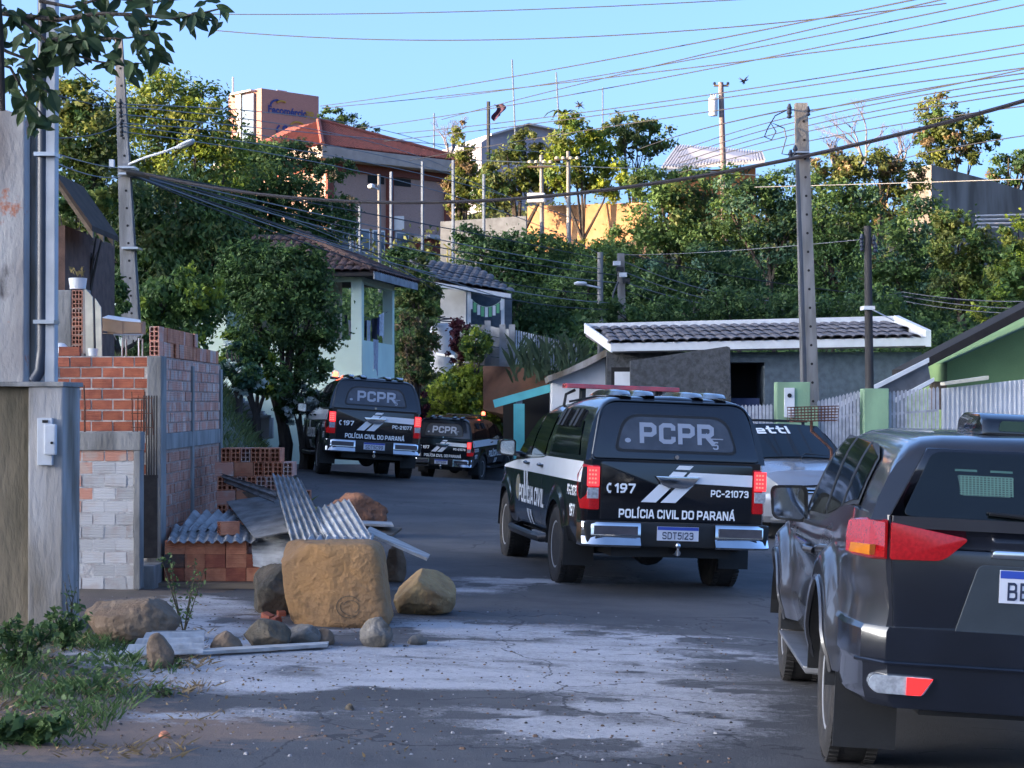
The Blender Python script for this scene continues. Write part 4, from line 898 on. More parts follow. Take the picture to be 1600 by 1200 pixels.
def overlay(m, col, scale, lo, hi, stretch=(1, 1, 1)):
    """a second layer of patches over an existing surface"""
    N, L = m.node_tree.nodes, m.node_tree.links; b = N['Principled BSDF']; src = b.inputs['Base Color'].links[0].from_socket
    tc = nod(m, 'ShaderNodeTexCoord'); mp = nod(m, 'ShaderNodeMapping'); mp.inputs['Scale'].default_value = stretch; mp.inputs['Location'].default_value = (3.1, 7.7, 1.3); L.new(tc.outputs['Object'], mp.inputs[0])
    no = nod(m, 'ShaderNodeTexNoise'); no.inputs['Scale'].default_value = scale; no.inputs['Detail'].default_value = 9; no.inputs['Roughness'].default_value = .65; L.new(mp.outputs[0], no.inputs['Vector'])
    mr = nod(m, 'ShaderNodeMapRange'); mr.inputs[1].default_value = lo; mr.inputs[2].default_value = hi; L.new(no.outputs['Fac'], mr.inputs[0])
    mx = nod(m, 'ShaderNodeMix', data_type='RGBA'); L.new(mr.outputs[0], mx.inputs[0]); L.new(src, mx.inputs[6]); mx.inputs[7].default_value = (*col, 1); L.new(mx.outputs[2], b.inputs['Base Color'])
overlay(M_plaster, (.40, .16, .10), 3.2, .60, .66); overlay(M_plaster, (.10, .085, .08), 5, .60, .72, (1, 1, .3)); overlay(M_conc_w, (.09, .08, .065), 3, .56, .72, (1.5, 1.5, .25)); overlay(M_conc, (.15, .14, .13), 4, .55, .75, (1, 1, .4))
def bx(x0, x1, y0, y1, z0, z1): return MB().box(x0, x1, y0, y1, z0, z1)
def brick_mesh(l, w_, h, name='brick', m=None, bev=.006):
    me_o = bx(-l/2, l/2, -w_/2, w_/2, 0, h); me = bpy.data.meshes.new(name); me.from_pydata(me_o.v, [], me_o.f); me.materials.append(m); me.update(); return me
def hollow_mesh(l, w_, h, m, nx=2, nz=3):
    """clay block, holes run along its length (local y), end face w_ x h"""
    t = .010; b = MB()
    for i in range(nx+1):
        x = lerp(-w_/2, w_/2 - t, i/nx); b.box(x, x+t, -l/2, l/2, 0, h)
    for j in range(nz+1):
        z = lerp(0, h - t, j/nz)
        for i in range(nx):
            x0 = lerp(-w_/2, w_/2 - t, i/nx) + t; x1 = lerp(-w_/2, w_/2 - t, (i+1)/nx); b.box(x0, x1, -l/2 + (.0 if j in (0, nz) else .002), l/2 - (.0 if j in (0, nz) else .002), z, z+t)
    b.box(-w_/2 + t, w_/2 - t, -.004, .004, t, h - t)
    me = bpy.data.meshes.new('hollow_brick'); me.from_pydata(b.v, [], b.f); me.materials.append(m); fix_normals(me); return me
rnd = random.Random(3)
def brick_courses(parent, ax, o, length, z0, z1, ch, bl, face, mats, joint=.014, depth=.09, skip=None):
    """running-bond courses of single bricks; ax 'x' (faces -Y) or 'y' (faces +X); each brick an object, joints recessed"""
    cache = {}
    n = int(round((z1-z0)/ch))
    for r in range(n):
        s = -(bl/2 if r % 2 else 0)
        while s < length - .01:
            a, b = max(0, s), min(length, s + bl - joint)
            s += bl
            if b - a < .03: continue
            if skip and skip(a, b, z0 + r*ch): continue
            m = mats(a, z0 + r*ch); key = (round(b-a, 2), m.name)
            if key not in cache:
                cache[key] = brick_mesh(b-a, depth, ch-joint, m=m) if ax == 'x' else brick_mesh(depth, b-a, ch-joint, m=m)
            j = rnd.uniform(-.006, .005)
            loc = (o[0] + (a+b)/2, o[1] + depth/2 + j, z0 + r*ch) if ax == 'x' else (o[0] - depth/2 + j, o[1] + (a+b)/2, z0 + r*ch)
            inst(cache[key], 'brick', parent, loc, (0, rnd.uniform(-.014, .014) if ax == 'x' else 0, 0))
# -------- near pillar, meter and the rendered wall above it
t = thing('gate_pillar', 'stained concrete pillar with a white meter box at the left edge', 'pillar')
g = P(71, 1010, 13.6); zt = P(0, 604, 13.6).z
xa, xb = P(44, 0, 13.6).x, P(98, 0, 13.6).x
MB().box(xa, xb, 13.6, 14.15, g.z - .3, zt).build('shaft', M_conc_w, t, bevel=.012)
MB().box(xa - .6, xb + .012, 13.58, 14.2, zt, zt + .035).build('cap_slab', M_conc, t, bevel=.006)
mb_ = MB().box(P(58, 0, 13.56).x, P(82, 0, 13.56).x, 13.555, 13.6, P(0, 727, 13.56).z, P(0, 653, 13.56).z).build('meter_box', M_meter, t, bevel=.006)
MB().box(P(68, 0, 13.5).x, P(87, 0, 13.5).x, 13.50, 13.555, P(0, 711, 13.5).z, P(0, 663, 13.5).z).build('meter_cover', M_meter, mb_, bevel=.012)
c = P(81, 692, 13.495); MB().lathe([(.010, 0), (.010, .01)], 10, 'y', (c.x, 13.49, c.z)).build('meter_lock', M_dark, mb_)
c = P(62, 658, 13.55); MB().box(c.x+.02, c.x+.06, 13.545, 13.555, c.z-.012, c.z+.008).build('meter_latch', M_dark, mb_)
t = thing('garden_wall', 'brown mossy rendered wall left of the stained pillar', 'wall')
MB().box(P(-150, 0, 13.7).x, xa - .003, 13.66, 14.1, g.z - .3, zt - .0).build('render', M_moss, t, bevel=.01)
t = thing('house_wall', 'tall grey plaster wall with patches of bare red clay, above the mossy wall', 'wall')
w0, w1 = P(-160, 0, 14.25).x, P(37, 0, 14.25).x
zt2 = P(0, 168, 14.25).z
MB().hexa([(w0, 14.25, zt+.036), (w1, 14.25, zt+.036), (w1, 14.9, zt+.036), (w0, 14.9, zt+.036), (w0, 14.25, zt2+.25), (w1, 14.25, zt2-.06), (w1, 14.9, zt2-.06), (w0, 14.9, zt2+.25)]).build('render', M_plaster, t, bevel=.01)
MB().box(w1+.002, P(54, 0, 14.4).x, 14.42, 14.9, zt+.036, zt2 - .15).build('pilaster', M_conc_w, t, bevel=.01)
t = thing('service_post', 'pale square post with a dark pipe strapped to it, standing on the pillar', 'post')
x0, x1 = P(72, 0, 13.9).x, P(88, 0, 13.9).x
MB().box(x0, x1, 13.85, 13.96, zt + .036, P(0, -60, 13.9).z).build('post', M_pvc, t, bevel=.008)
xp = P(63, 0, 13.82).x
MB().tube([(xp, 13.88, P(0, -60, 13.9).z), (xp, 13.88, P(0, 545, 13.9).z), (xp-.015, 13.87, P(0, 580, 13.9).z), (xp-.06, 13.85, zt+.036)], .042, 12).build('pipe', M_pipe_d, t, smooth=True)
for py in (241, 503): MB().box(xp - .05, x1 + .006, 13.80, 13.968, P(0, py+3, 13.85).z, P(0, py-3, 13.85).z).build('strap', M_strap, t)
# -------- brick boundary walls
zB = P(0, 675, 16.4).z; zC = P(0, 704, 16.4).z
x0, x1 = P(94, 0, 16.4).x, P(216, 0, 16.4).x; base = -.02
t = thing('low_brick_wall', 'low brick wall smeared with white mortar, left of the narrow gate', 'wall')
MB().box(x0 - .6, x1, 16.404, 16.50, -.1, zC).build('mortar', M_smear, t)
brick_courses(t, 'x', (x0, 16.40), x1 - x0 - .04, .14, zC - .005, .1130, .20, 0, lambda a, z: (M_brick_p if (z > zC - .13 or (a < .15 and z > .80)) else M_brick_s))
MB().box(x0 - .6, x1, 16.385, 16.51, -.1, .135).build('plinth', M_conc_w, t, bevel=.01)
MB().box(x0 - .6, P(221, 0, 16.4).x, 16.38, 16.56, zC + .002, zB).build('ring_beam', M_conc, t, bevel=.008)
MB().box(x1 - .035, x1 + .02, 16.382, 16.56, .137, zC).build('edge_post', M_conc, t, bevel=.006)
for px in (123.5, 132.5):
    p0, p1 = P(px, 676, 16.45), P(px - 1.5, 602, 16.45); MB().tube([p0, (p0+p1)/2 + Vector((.004, 0, 0)), p1], .009, 6).build('starter_bar', M_rust, t)
t = thing('high_brick_wall', 'orange-red brick wall with pale mortar joints behind the low wall', 'wall')
X1 = P(232, 0, 17.3).x; X0 = P(60, 0, 17.3).x; zT = P(0, 556, 17.3).z
MB().box(X0, X1, 17.3055, 17.42, -.1, zT - .005).build('mortar', M_mortar, t)
brick_courses(t, 'x', (X0, 17.30), X1 - X0, zT - 12*.1, zT, .1, .2, 0, lambda a, z: M_brick)
c = P(107, 0, 17.3)
inst(brick_mesh(.19, .09, .085, m=M_brick), 'brick', t, (c.x, 17.36, zT))
t = thing('brick_side_wall', 'dusty pink brick side wall with concrete columns running along the street', 'wall')
XS = -3.23; zT2 = P(0, 556, 17.0).z; zb1, zb2 = P(0, 704, 17.1).z, P(0, 678, 17.1).z
Ye = 20.62
MB().box(XS - .10, XS - .007, 17.26, Ye - .02, -.1, zT2 - .006).build('mortar', M_mortar_p, t)
for ya, yb in ((17.27, 18.69), (18.80, Ye - .13)):
    brick_courses(t, 'y', (XS, ya), yb - ya, zb2 + .004, zT2, .1005, .2, 0, lambda a, z: M_brick_p)
    brick_courses(t, 'y', (XS, ya), yb - ya, .02, zb1 - .004, .1005, .2, 0, lambda a, z: M_brick_o)
MB().box(XS - .12, XS + .012, 17.262, Ye - .125, zb1, zb2).build('ring_beam', M_conc, t, bevel=.008)
for ya, yb, za in ((17.0, 17.26, -.1), (18.695, 18.795, -.1), (Ye - .12, Ye, -.1)):
    MB().box(XS - .115, XS + .018, ya, yb, za, zT2 if ya < 18 else zT2 - .06).build('column', M_conc, t, bevel=.008)
# loose hollow bricks set on top of that wall
HB = hollow_mesh(.19, .09, .135, M_brick_n); HBp = hollow_mesh(.19, .09, .135, M_brick_p)
TOPLAB = 'hollow clay brick set loose on top of the brick side wall'
for lay in range(2):
    ya = 17.10 + .02*lay; n_ = 0
    while ya < (20.45 if lay == 0 else 19.0):
        o = inst(rnd.choice((HB, HBp)), 'hollow_brick', None, (XS - .05 + rnd.uniform(-.012, .012), ya, zT2 + .137*lay), (0, 0, rnd.uniform(-.06, .06)))
        tag(o, 'loose hollow brick, %s along the %s layer on top of the brick side wall' % (ORD[n_], ('lower', 'upper')[lay]), 'brick', 'hollow bricks laid on top of the side wall'); n_ += 1
        ya += .205
# -------- the gate
t = thing('narrow_gate', 'narrow brown metal gate with bars above a solid lower panel', 'gate')
gx0, gx1 = P(223, 0, 16.9).x, P(246, 0, 16.9).x
MB().box(gx0, gx1, 16.9, 16.92, P(0, 872, 16.9).z, P(0, 744, 16.9).z).build('solid_panel', M_gate, t)
for k in range(6):
    x = lerp(gx0 + .008, gx1 - .008, k/5); MB().box(x - .006, x + .006, 16.903, 16.917, P(0, 744, 16.9).z, P(0, 618, 16.9).z).build('bar', M_gate, t)
MB().box(gx0 - .004, gx1 + .004, 16.896, 16.924, P(0, 747, 16.9).z, P(0, 742, 16.9).z).build('rail', M_gate, t)
tag(MB().box(gx0 - .06, gx1 + .03, 16.6, 17.3, -.12, P(0, 876, 16.9).z - .02).build('door_step', M_conc, None, bevel=.01), 'pale concrete step under the narrow gate', 'step')
t = thing('rebar_cage', 'rusty cage of thin steel bars standing beside the concrete column above the gate', 'rebar cage')
for k, px in enumerate((207, 213, 219, 226, 233, 238)):
    a, b = P(px + rnd.uniform(-2, 2), 680, 16.75 + .03*(k % 2)), P(px + rnd.uniform(-3, 3), 612 + 6*(k % 3), 16.75 + .03*(k % 2)); MB().tube([a, b], .0055, 5).build('bar', M_rust, t)
for py in (622, 646, 668):
    MB().tube([P(205, py, 16.74), P(239, py, 16.74)], .004, 5).build('tie', M_rust, t)
# -------- clutter on and behind the high wall
t = thing('block_pier', 'short grey pier with open hollow bricks up its right edge, behind the red wall', 'pier')
Yp = 17.9; pz0 = zT - .15
MB().box(P(84, 0, Yp).x, P(111, 0, Yp).x, Yp, Yp + .2, pz0 - .6, P(0, 453, Yp).z).build('render', M_conc, t, bevel=.01)
hx = P(120, 0, Yp).x; h0 = P(0, 552, Yp).z
HS = hollow_mesh(.19, .105, .085, M_brick_o, 3, 2)
for k in range(7): inst(HS, 'hollow_brick', t, (hx, Yp + .10, h0 + .0875*k))
MB().box(hx - .07, hx + .07, Yp, Yp+.2, pz0 - .6, h0 - .003).build('footing', M_conc, t)
MB().box(hx + .056, hx + .085, Yp, Yp + .2, h0, P(0, 452, Yp).z).build('render_edge', M_plaster, t)
for n_, (pa, pb, py, lb) in enumerate((((134, 146), 0, 452, 'taller cream board leaning upright beside the hollow-brick pier'), ((150, 159), 0, 468, 'shorter cream board standing right of the taller one on the red wall'))):
    Yq = 17.75; tag(MB().hexa([(P(pa[0], 0, Yq).x, Yq, zT + .004), (P(pa[1], 0, Yq).x, Yq, zT + .004), (P(pa[1], 0, Yq).x, Yq + .03, zT + .004), (P(pa[0], 0, Yq).x, Yq + .03, zT + .004),
                       (P(pa[0] - 2, 0, Yq).x, Yq, P(0, py - 2, Yq).z), (P(pa[1] - 2, 0, Yq).x, Yq, P(0, py + 12, Yq).z), (P(pa[1] - 2, 0, Yq).x, Yq + .03, P(0, py + 12, Yq).z), (P(pa[0] - 2, 0, Yq).x, Yq + .03, P(0, py - 2, Yq).z)]).build('cream_board', M_cream), lb, 'board')
MB().box(P(60, 0, 17.7).x, X1 + .0, 17.425, 18.15, zT - .16, zT).build('wall_ledge', M_conc, bpy.data.objects['high_brick_wall'])
t = thing('plant_pot', 'low pot with a withered plant on top of the hollow-brick pier', 'plant pot'); c = P(118, 452, Yp + .1)
MB().lathe([(.075, 0), (.09, .105), (.082, .105), (.07, .03)], 16, 'z', (c.x + .02, Yp + .1, c.z + .003)).build('pot', M_whitep, t, smooth=True)
k = MB()
for q in range(26):
    a = rnd.uniform(0, 6.28); r_ = rnd.uniform(.02, .08); z_ = c.z + .10 + rnd.uniform(0, .09); p = Vector((c.x + .02 + r_*math.cos(a), Yp + .1 + r_*math.sin(a), z_))
    k.add([p, p + Vector((rnd.uniform(-.03, .03), rnd.uniform(-.02, .02), .03)), p + Vector((rnd.uniform(-.03, .03), 0, .045))], [(0, 1, 2)])
k.build('plant', mat('withered_leaves', (.22, .16, .05), .8, var=.5, scale=20), t)
t = thing('white_cup', 'small white tub standing on the red brick wall', 'tub'); c = P(145, 556, 17.36)
MB().lathe([(.038, 0), (.048, .068), (.044, .068), (.036, .01)], 16, 'z', (c.x, 17.36, zT + .002)).build('tub', M_whitep, t, smooth=True)
t = thing('white_bag', 'crumpled pale bag beside the grey pier', 'bag'); c = P(94, 540, 17.7)
MB().lathe([(.02, 0), (.07, .03), (.075, .09), (.04, .125), (.015, .13)], 9, 'z', (c.x, 17.7, zT + .004)).build('bag', M_whitep, t, smooth=True)
# wire rack with a cardboard box
t = thing('wire_rack', 'wire rack on the wall ledge carrying a cardboard box', 'rack'); Yr = 17.9
fr = [P(178, 523, Yr), P(222, 523, Yr), P(222, 523, Yr + .22), P(178, 523, Yr + .22)]
MB().tube(fr + [fr[0]], .008, 6).build('rim', M_strap, t)
for k in range(7):
    a, b = lerp(fr[0].x, fr[1].x, k/6), lerp(fr[0].x+.02, fr[1].x-.02, k/6); MB().tube([(a, Yr, fr[0].z), (b, Yr + .01, fr[0].z - .05)], .005, 5).build('wire', M_strap, t)
for px in (190, 216):
    for dy in (.02, .2):
        c = P(px, 528, Yr); MB().tube([(c.x, Yr + dy, c.z), (c.x, Yr + dy, zT + .0)], .009, 6).build('leg', M_strap, t)
t = thing('cardboard_box', 'open brown cardboard box lying on the wire rack', 'box'); z0 = fr[0].z + .009
a = MB(); xa_, xm, xb_ = P(160, 0, Yr).x, P(191, 0, Yr).x, P(220, 0, Yr).x
def wall_(p, q, h0_, h1_, lean=(0, 0, 0)): a.prism([Vector(p), Vector(q), Vector(q) + Vector((lean[0], lean[1], h1_)), Vector(p) + Vector((lean[0], lean[1], h0_))], (0, .006, 0) if abs(p[1]-q[1]) < .05 else (.006, 0, 0))
a.box(xa_, xb_, Yr, Yr + .2, z0, z0 + .006); wall_((xm, Yr, z0), (xb_, Yr, z0), .12, .10); wall_((xa_, Yr - .004, z0 + .03), (xm, Yr - .004, z0), .12, .12); wall_((xb_, Yr + .007, z0), (xb_, Yr + .2, z0), .10, .12); wall_((xa_, Yr + .2, z0), (xb_, Yr + .2, z0), .13, .13)
a.build('box', M_card, t); MB().prism([(xa_, Yr - .01, z0 + .152), (xm, Yr - .01, z0 + .122), (xb_, Yr - .004, z0 + .108), (xb_ - .03, Yr + .12, z0 + .135), (xa_ + .03, Yr + .12, z0 + .18)], (0, 0, .006)).build('flap', M_whitep, t)
# old house eave behind
M_oldwall = mat('old_clay_wall', (.15, .085, .065), .95, var=.4, scale=6, bump=.4); M_soffit = mat('old_soffit', (.07, .045, .032), .95, var=.4, scale=5)
t = thing('old_house', 'old house with a dark timber eave half hidden behind the pale post', 'house')
MB().box(P(20, 0, 24).x, P(101, 0, 24).x, 24, 27, 0, P(0, 352, 24).z).build('wall', M_oldwall, t)
e0, e1 = P(84, 268, 23.5), P(143, 352, 23.5)
MB().prism([e0, e1, e1 + Vector((0, 0, -.07)), e0 + Vector((0, 0, -.07))], (0, 1.6, 0)).build('roof', M_soffit, t)
for k in range(3):
    yy = 23.55 + .6*k; MB().prism([(e0.x, yy, e0.z - .075), (e1.x, yy, e1.z - .075), (e1.x, yy, e1.z - .16), (e0.x, yy, e0.z - .16)], (0, .07, 0)).build('rafter', M_wood, t)
# -------- brick stacks in front of the side wall
def stack_brick(m, loc, rz, label, group, sc=(1, 1, 1), tilt=(0, 0)):
    o = inst(m, 'hollow_brick', None, loc, (tilt[0], tilt[1], rz)); o.scale = sc; return tag(o, label, 'brick', group)
HF = hollow_mesh(.183, .092, .122, M_brick_n); HFd = hollow_mesh(.183, .092, .122, M_brick_d); HFr = hollow_mesh(.183, .092, .122, M_brick)
sx0 = P(257, 0, 16.95).x; pal = P(0, 908, 16.95).z
G1 = 'bricks of the low stack on the plank'
ROWN = ['bottom', 'middle', 'top']
for r in range(3):
    for c_ in range(5):
        if r == 2 and c_ == 4: continue
        for d in range(2):
            m = HFd if (r == 1 and c_ == 0 and d == 0) else rnd.choice((HF, HF, HF, HFr))
            x = sx0 + .093 + .1865*c_ + rnd.uniform(-.004, .004); y = 17.0 + .096*d + rnd.uniform(-.006, .006)
            lab = 'sooty dark grey brick at the left of the middle row of the low stack' if m is HFd else '%s hollow brick, %s from left, %s row of the low stack' % (('front', 'rear')[d], ORD[c_], ROWN[r])
            stack_brick(m, (x, y, pal + .1235*r), R(90) + rnd.uniform(-.03, .03), lab, G1)
t = thing('timber_pallet', 'weathered plank platform under the low brick stack', 'pallet')
for k, (ya, yb) in enumerate(((16.80, 16.98), (17.0, 17.18), (17.2, 17.40))):
    MB().hexa([(sx0 - .18, ya, pal - .055), (sx0 + 1.02, ya, pal - .055), (sx0 + 1.02, yb, pal - .055), (sx0 - .18, yb, pal - .055), (sx0 - .18, ya, pal - .003), (sx0 + 1.0, ya, pal - .006), (sx0 + 1.02, yb, pal - .003), (sx0 - .16, yb, pal - .003)]).build('plank', M_wood, t, bevel=.006)
for xx in (sx0 - .1, sx0 + .4, sx0 + .85): MB().box(xx, xx + .09, 16.84, 17.38, H(xx, 17) - .03, pal - .057).build('bearer', M_wood, t)
bx0 = P(335, 0, 19.0).x; G2 = 'bricks of the tall stack by the side wall'
HT = hollow_mesh(.19, .096, .142, M_brick_n); HTp = hollow_mesh(.19, .096, .142, M_brick_p)
zbk = P(0, 700, 19.0).z - 9*.1445
MB_ = None
for r in range(9):
    ends = r in (8, 6, 4, 2, 0)
    zz = zbk + .1445*r; wid = .68 if r < 8 else .60
    off = .07 if r == 8 else (.0 if r == 7 else .03)
    if r == 7:
        plan = [('s', bx0), ('s', bx0 + .20)] + [('e', bx0 + .40 + .1*k) for k in range(4)]
    elif r == 5:
        plan = [('s', bx0 + .02), ('s', bx0 + .22)] + [('e', bx0 + .42 + .1*k) for k in range(5)]
    elif ends: plan = [('e', bx0 + off + .1*k) for k in range(6 if r == 8 else 7)]
    else: plan = [('s', bx0 + .02 + .2*k) for k in range(4)]
    if r <= 5: plan += [('e', bx0 + .78), ('e', bx0 + .88)]
    row = 'top row' if r == 8 else '%s row from the top' % ORD[8-r]
    for c_, (kind, x) in enumerate(plan):
        m = rnd.choice((HT, HT, HTp))
        if kind == 'e':
            for d in range(2 if r >= 7 else 1): stack_brick(m, (x + .05, 19.1 + .2*d + rnd.uniform(-.01, .01), zz), rnd.uniform(-.03, .03), '%s end-on brick, %s from left, %s of the tall stack' % (('front', 'rear')[d], ORD[c_], row), G2)
        else:
            for q in range(2): stack_brick(m, (x + .10, 19.05 + .1*q, zz), R(90) + rnd.uniform(-.02, .02), '%s side-on brick, %s from left, %s of the tall stack' % (('front', 'rear')[q], ORD[c_], row), G2)
tag(bx(bx0 - .05, bx0 + 1.05, 18.9, 19.6, H(-2.6, 19) - .1, zbk - .002).build('stack_base', M_conc), 'flat concrete pad under the tall brick stack', 'slab')

# -------- broken roofing sheets and boards thrown over the rubble
def corr(name, label, c, waves, amp, m, group=None, th=.007, along='v'):
    """corrugated sheet spanned by four corners (u across the waves)"""
    c = [Vector(q) for q in c]; n = (c[1]-c[0]).cross(c[3]-c[0]).normalized()
    if n.z < 0: n = -n
    def f(u, v):
        p = c[0].lerp(c[1], u).lerp(c[3].lerp(c[2], u), v)
        e = 0.0 if 0 < v < 1 else .012*math.sin(u*37 + v*11) + .008*math.sin(u*71)
        return p + n*(amp*math.sin((u if along == 'v' else v)*waves*2*math.pi)) + (c[3]-c[0]).normalized()*e
    nu, nv = (int(waves*8), 6) if along == 'v' else (6, int(waves*8))
    o = MB().sheet(f, nu, nv, -n, th).build(name, m, None, smooth=True, angle=50)
    return tag(o, label, 'roofing sheet', group)
corr('corrugated_sheet', 'grey corrugated sheet lying flat over the low brick stack', [P(262, 846, 16.85), P(402, 846, 16.85), P(405, 818, 17.6), P(272, 820, 17.6)], 9.5, .013, M_corr)
corr('corrugated_sheet', 'steeply ribbed broken sheet piece behind the lone brick on the low stack', [P(276, 834, 17.3), P(352, 826, 17.3), P(392, 798, 18.2), P(300, 800, 18.2)], 5.0, .024, M_corr_l)
o = stack_brick(HF, tuple(P(356, 838, 17.1) + Vector((0, .05, .012))), R(-62), 'single orange hollow brick lying on the corrugated sheet', None)
def board(name, label, c, th, m, cat='board'):
    c = [Vector(q) for q in c]; n = (c[1]-c[0]).cross(c[3]-c[0]).normalized(); n = n if n.z > 0 else -n
    return tag(MB().prism(c, -n*th).build(name, m), label, cat)
board('fibre_board', 'large flat grey fibre board sloping over the rubble', [P(398, 840, 16.7), P(456, 829, 16.7), P(432, 772, 18.4), P(354, 783, 18.3)], .012, M_board)
board('fibre_board', 'narrow dark board wedged under the leaning corrugated sheet', [P(400, 790, 18.4), P(455, 790, 17.6), P(452, 772, 18.2), P(380, 768, 18.6)], .012, M_wood)
corr('corrugated_sheet', 'narrow grey sheet strip resting on the tall brick stack', [P(430, 786, 17.9), P(434, 768, 17.9), P(345, 739, 18.75), P(352, 755, 18.75)], 2.0, .014, M_corr)
corr('corrugated_sheet', 'tallest dark grey corrugated sheet leaning upright', [P(458, 856, 16.2), P(520, 848, 16.2), P(470, 748, 17.9), P(425, 741, 17.9)], 6.0, .016, M_corr)
corr('corrugated_sheet', 'shorter pale corrugated sheet leaning right of the tallest one', [P(517, 850, 16.0), P(583, 843, 16.0), P(545, 779, 17.2), P(485, 797, 17.2)], 6.0, .014, M_corr_l)
corr('corrugated_sheet', 'horizontal corrugated sheet whose wavy edge shows above the big boulder', [P(478, 846, 15.7), P(582, 846, 15.7), P(585, 836, 16.6), P(486, 836, 16.6)], 7.5, .022, M_corr_l)
corr('corrugated_sheet', 'whitish corrugated sheet hanging beside the low brick stack', [P(396, 884, 16.75), P(460, 890, 16.6), P(462, 832, 17.0), P(392, 832, 17.15)], 9.0, .010, M_corr_l, along='u')
board('plank', 'short white plank over a brown board right of the sheets', [P(562, 818, 17.6), P(615, 820, 17.4), P(612, 815, 17.9), P(560, 813, 18.0)], .02, M_wood_w, 'plank')
board('plank', 'brown board under the short white plank', [P(555, 832, 17.2), P(612, 836, 17.2), P(628, 824, 17.9), P(562, 820, 17.9)], .025, M_wood, 'plank')
board('plank', 'long pale plank sloping down to the road at the right of the rubble', [P(572, 830, 17.0), P(668, 872, 16.6), P(672, 866, 16.9), P(578, 822, 17.4)], .025, M_wood_w, 'plank')
q0, q1 = onG(312, 1030), onG(512, 1017)
board('plank', 'thin white plank lying on the ground in front of the small rocks', [q0 + Vector((0, 0, .05)), q1 + Vector((0, 0, .05)), q1 + Vector((0, .10, .055)), q0 + Vector((0, .12, .055))], .022, M_wood_w, 'plank')
q0, q1 = onG(185, 1034), onG(318, 1032)
corr('corrugated_sheet', 'small corrugated sheet lying on the ground behind the upright stone', [q0 + Vector((0, 0, .05)), q1 + Vector((0, 0, .05)), q1 + Vector((-.08, .55, .14)), q0 + Vector((.12, .55, .14))], 4.0, .016, M_corr_l, along='u')
q0, q1 = onG(325, 962), onG(300, 935)
# -------- boulders and rocks
def rockmat(name, c, c2, c3=None, sc=3.0):
    m = mat(name, c, .92, col2=c2, scale=sc, bump=1.0, bscale=16, detail=10, contrast=(.38, .66))
    for n in m.node_tree.nodes:
        if n.type == 'BUMP': n.inputs['Distance'].default_value = .035
    overlay(m, tuple(min(.6, x*1.5 + .03) for x in c), sc*2.2, .60, .78, (1, 1, 1.8)); overlay(m, tuple(x*.45 for x in c2), sc*1.7, .58, .72); return m
M_r_ochre = rockmat('ochre_rock', (.36, .19, .075), (.29, .165, .08), sc=2); M_r_round = rockmat('tan_rock', (.36, .24, .11), (.22, .13, .06), sc=5)
M_r_dark = rockmat('dark_rock', (.055, .048, .036), (.16, .12, .08)); M_r_grey = rockmat('grey_rock', (.19, .17, .15), (.10, .085, .065)); M_r_brown = rockmat('brown_rock', (.13, .085, .055), (.22, .16, .11))
M_r_red = rockmat('red_earth_rock', (.23, .10, .055), (.15, .07, .04))
def rock(label, px0, px1, py0, py1, m, depth=None, boxy=2.0, seed=1, rough=.11, cuts=4, tilt=0.0, name='rock', Y=None):
    """a stone filling the given photo box, standing on the land"""
    g_ = onG((px0+px1)/2, py1) if Y is None else P((px0+px1)/2, py1, Y)
    k = g_.y/FPX; w_, h = (px1-px0)*k, (py1-py0)*k; d = depth or w_*.8
    rr = random.Random(seed)
    bm = bmesh.new(); bmesh.ops.create_icosphere(bm, subdivisions=5 if w_ > .4 else 4, radius=1)
    planes = [(Vector((rr.uniform(-1, 1), rr.uniform(-1, .6), rr.uniform(-.6, 1))).normalized(), rr.uniform(.66, .92)) for _ in range(cuts + (2 if boxy < 4 else 0))]
    for v in bm.verts:
        p = v.co; q = (abs(p.x)**boxy + abs(p.y)**boxy + abs(p.z)**boxy)**(1/boxy); p = p/q
        for n, dd in planes:
            e = p.dot(n) - dd*(1.0 if boxy < 3 else 1.28)
            if e > 0: p = p - n*e*.93
        o = seed*7.3; s = 0
        for f_, a_ in ((1.3, .8), (2.9, .5), (6.5, .38), (14, .28), (30, .16)):
            s += a_*(mathutils.noise.noise(Vector((p.x*f_+o, p.y*f_-o, p.z*f_+o*.3))))
        v.co = p*(1 + rough*s)
    zs = [v.co.z for v in bm.verts]; xs = [v.co.x for v in bm.verts]; ysv = [v.co.y for v in bm.verts]
    for v in bm.verts:
        x = (v.co.x - (max(xs)+min(xs))/2)/(max(xs)-min(xs))*w_; y = (v.co.y)/(max(ysv)-min(ysv))*d; z = (v.co.z - min(zs))/(max(zs)-min(zs))*(h + .03) - .03
        v.co = Vector((x + tilt*z, y, z))
    me = bpy.data.meshes.new(name); bm.to_mesh(me); bm.free()
    me.polygons.foreach_set('use_smooth', [True]*len(me.polygons)); me.materials.append(m)
    o_ = bpy.data.objects.new(name, me); C.objects.link(o_); o_.location = (g_.x, g_.y + d*.42, g_.z)
    return tag(o_, label, 'rock')
import mathutils
rock('big square ochre boulder with faint scratched rings, in front of the leaning sheets', 449, 613, 847, 982, M_r_ochre, .62, boxy=8.0, seed=4, rough=.038, cuts=2, tilt=-.15, name='boulder')
rock('round tan boulder with a flat pale top, right of the big square boulder', 613, 712, 892, 964, M_r_round, .5, boxy=2.6, seed=9, rough=.05, cuts=2, name='boulder')
rock('dark mossy boulder half behind the left of the big ochre boulder', 389, 476, 884, 964, M_r_dark, .5, boxy=2.6, seed=3, rough=.09, cuts=4, name='boulder')
rock('broad brown mound of stone among the weeds', 122, 275, 938, 1010, M_r_brown, .5, boxy=2.0, seed=12, rough=.10, cuts=4)
rock('small upright brown stone in front of the ground sheet', 228, 271, 990, 1047, M_r_brown, .16, boxy=2.3, seed=5, rough=.06, tilt=-.05)
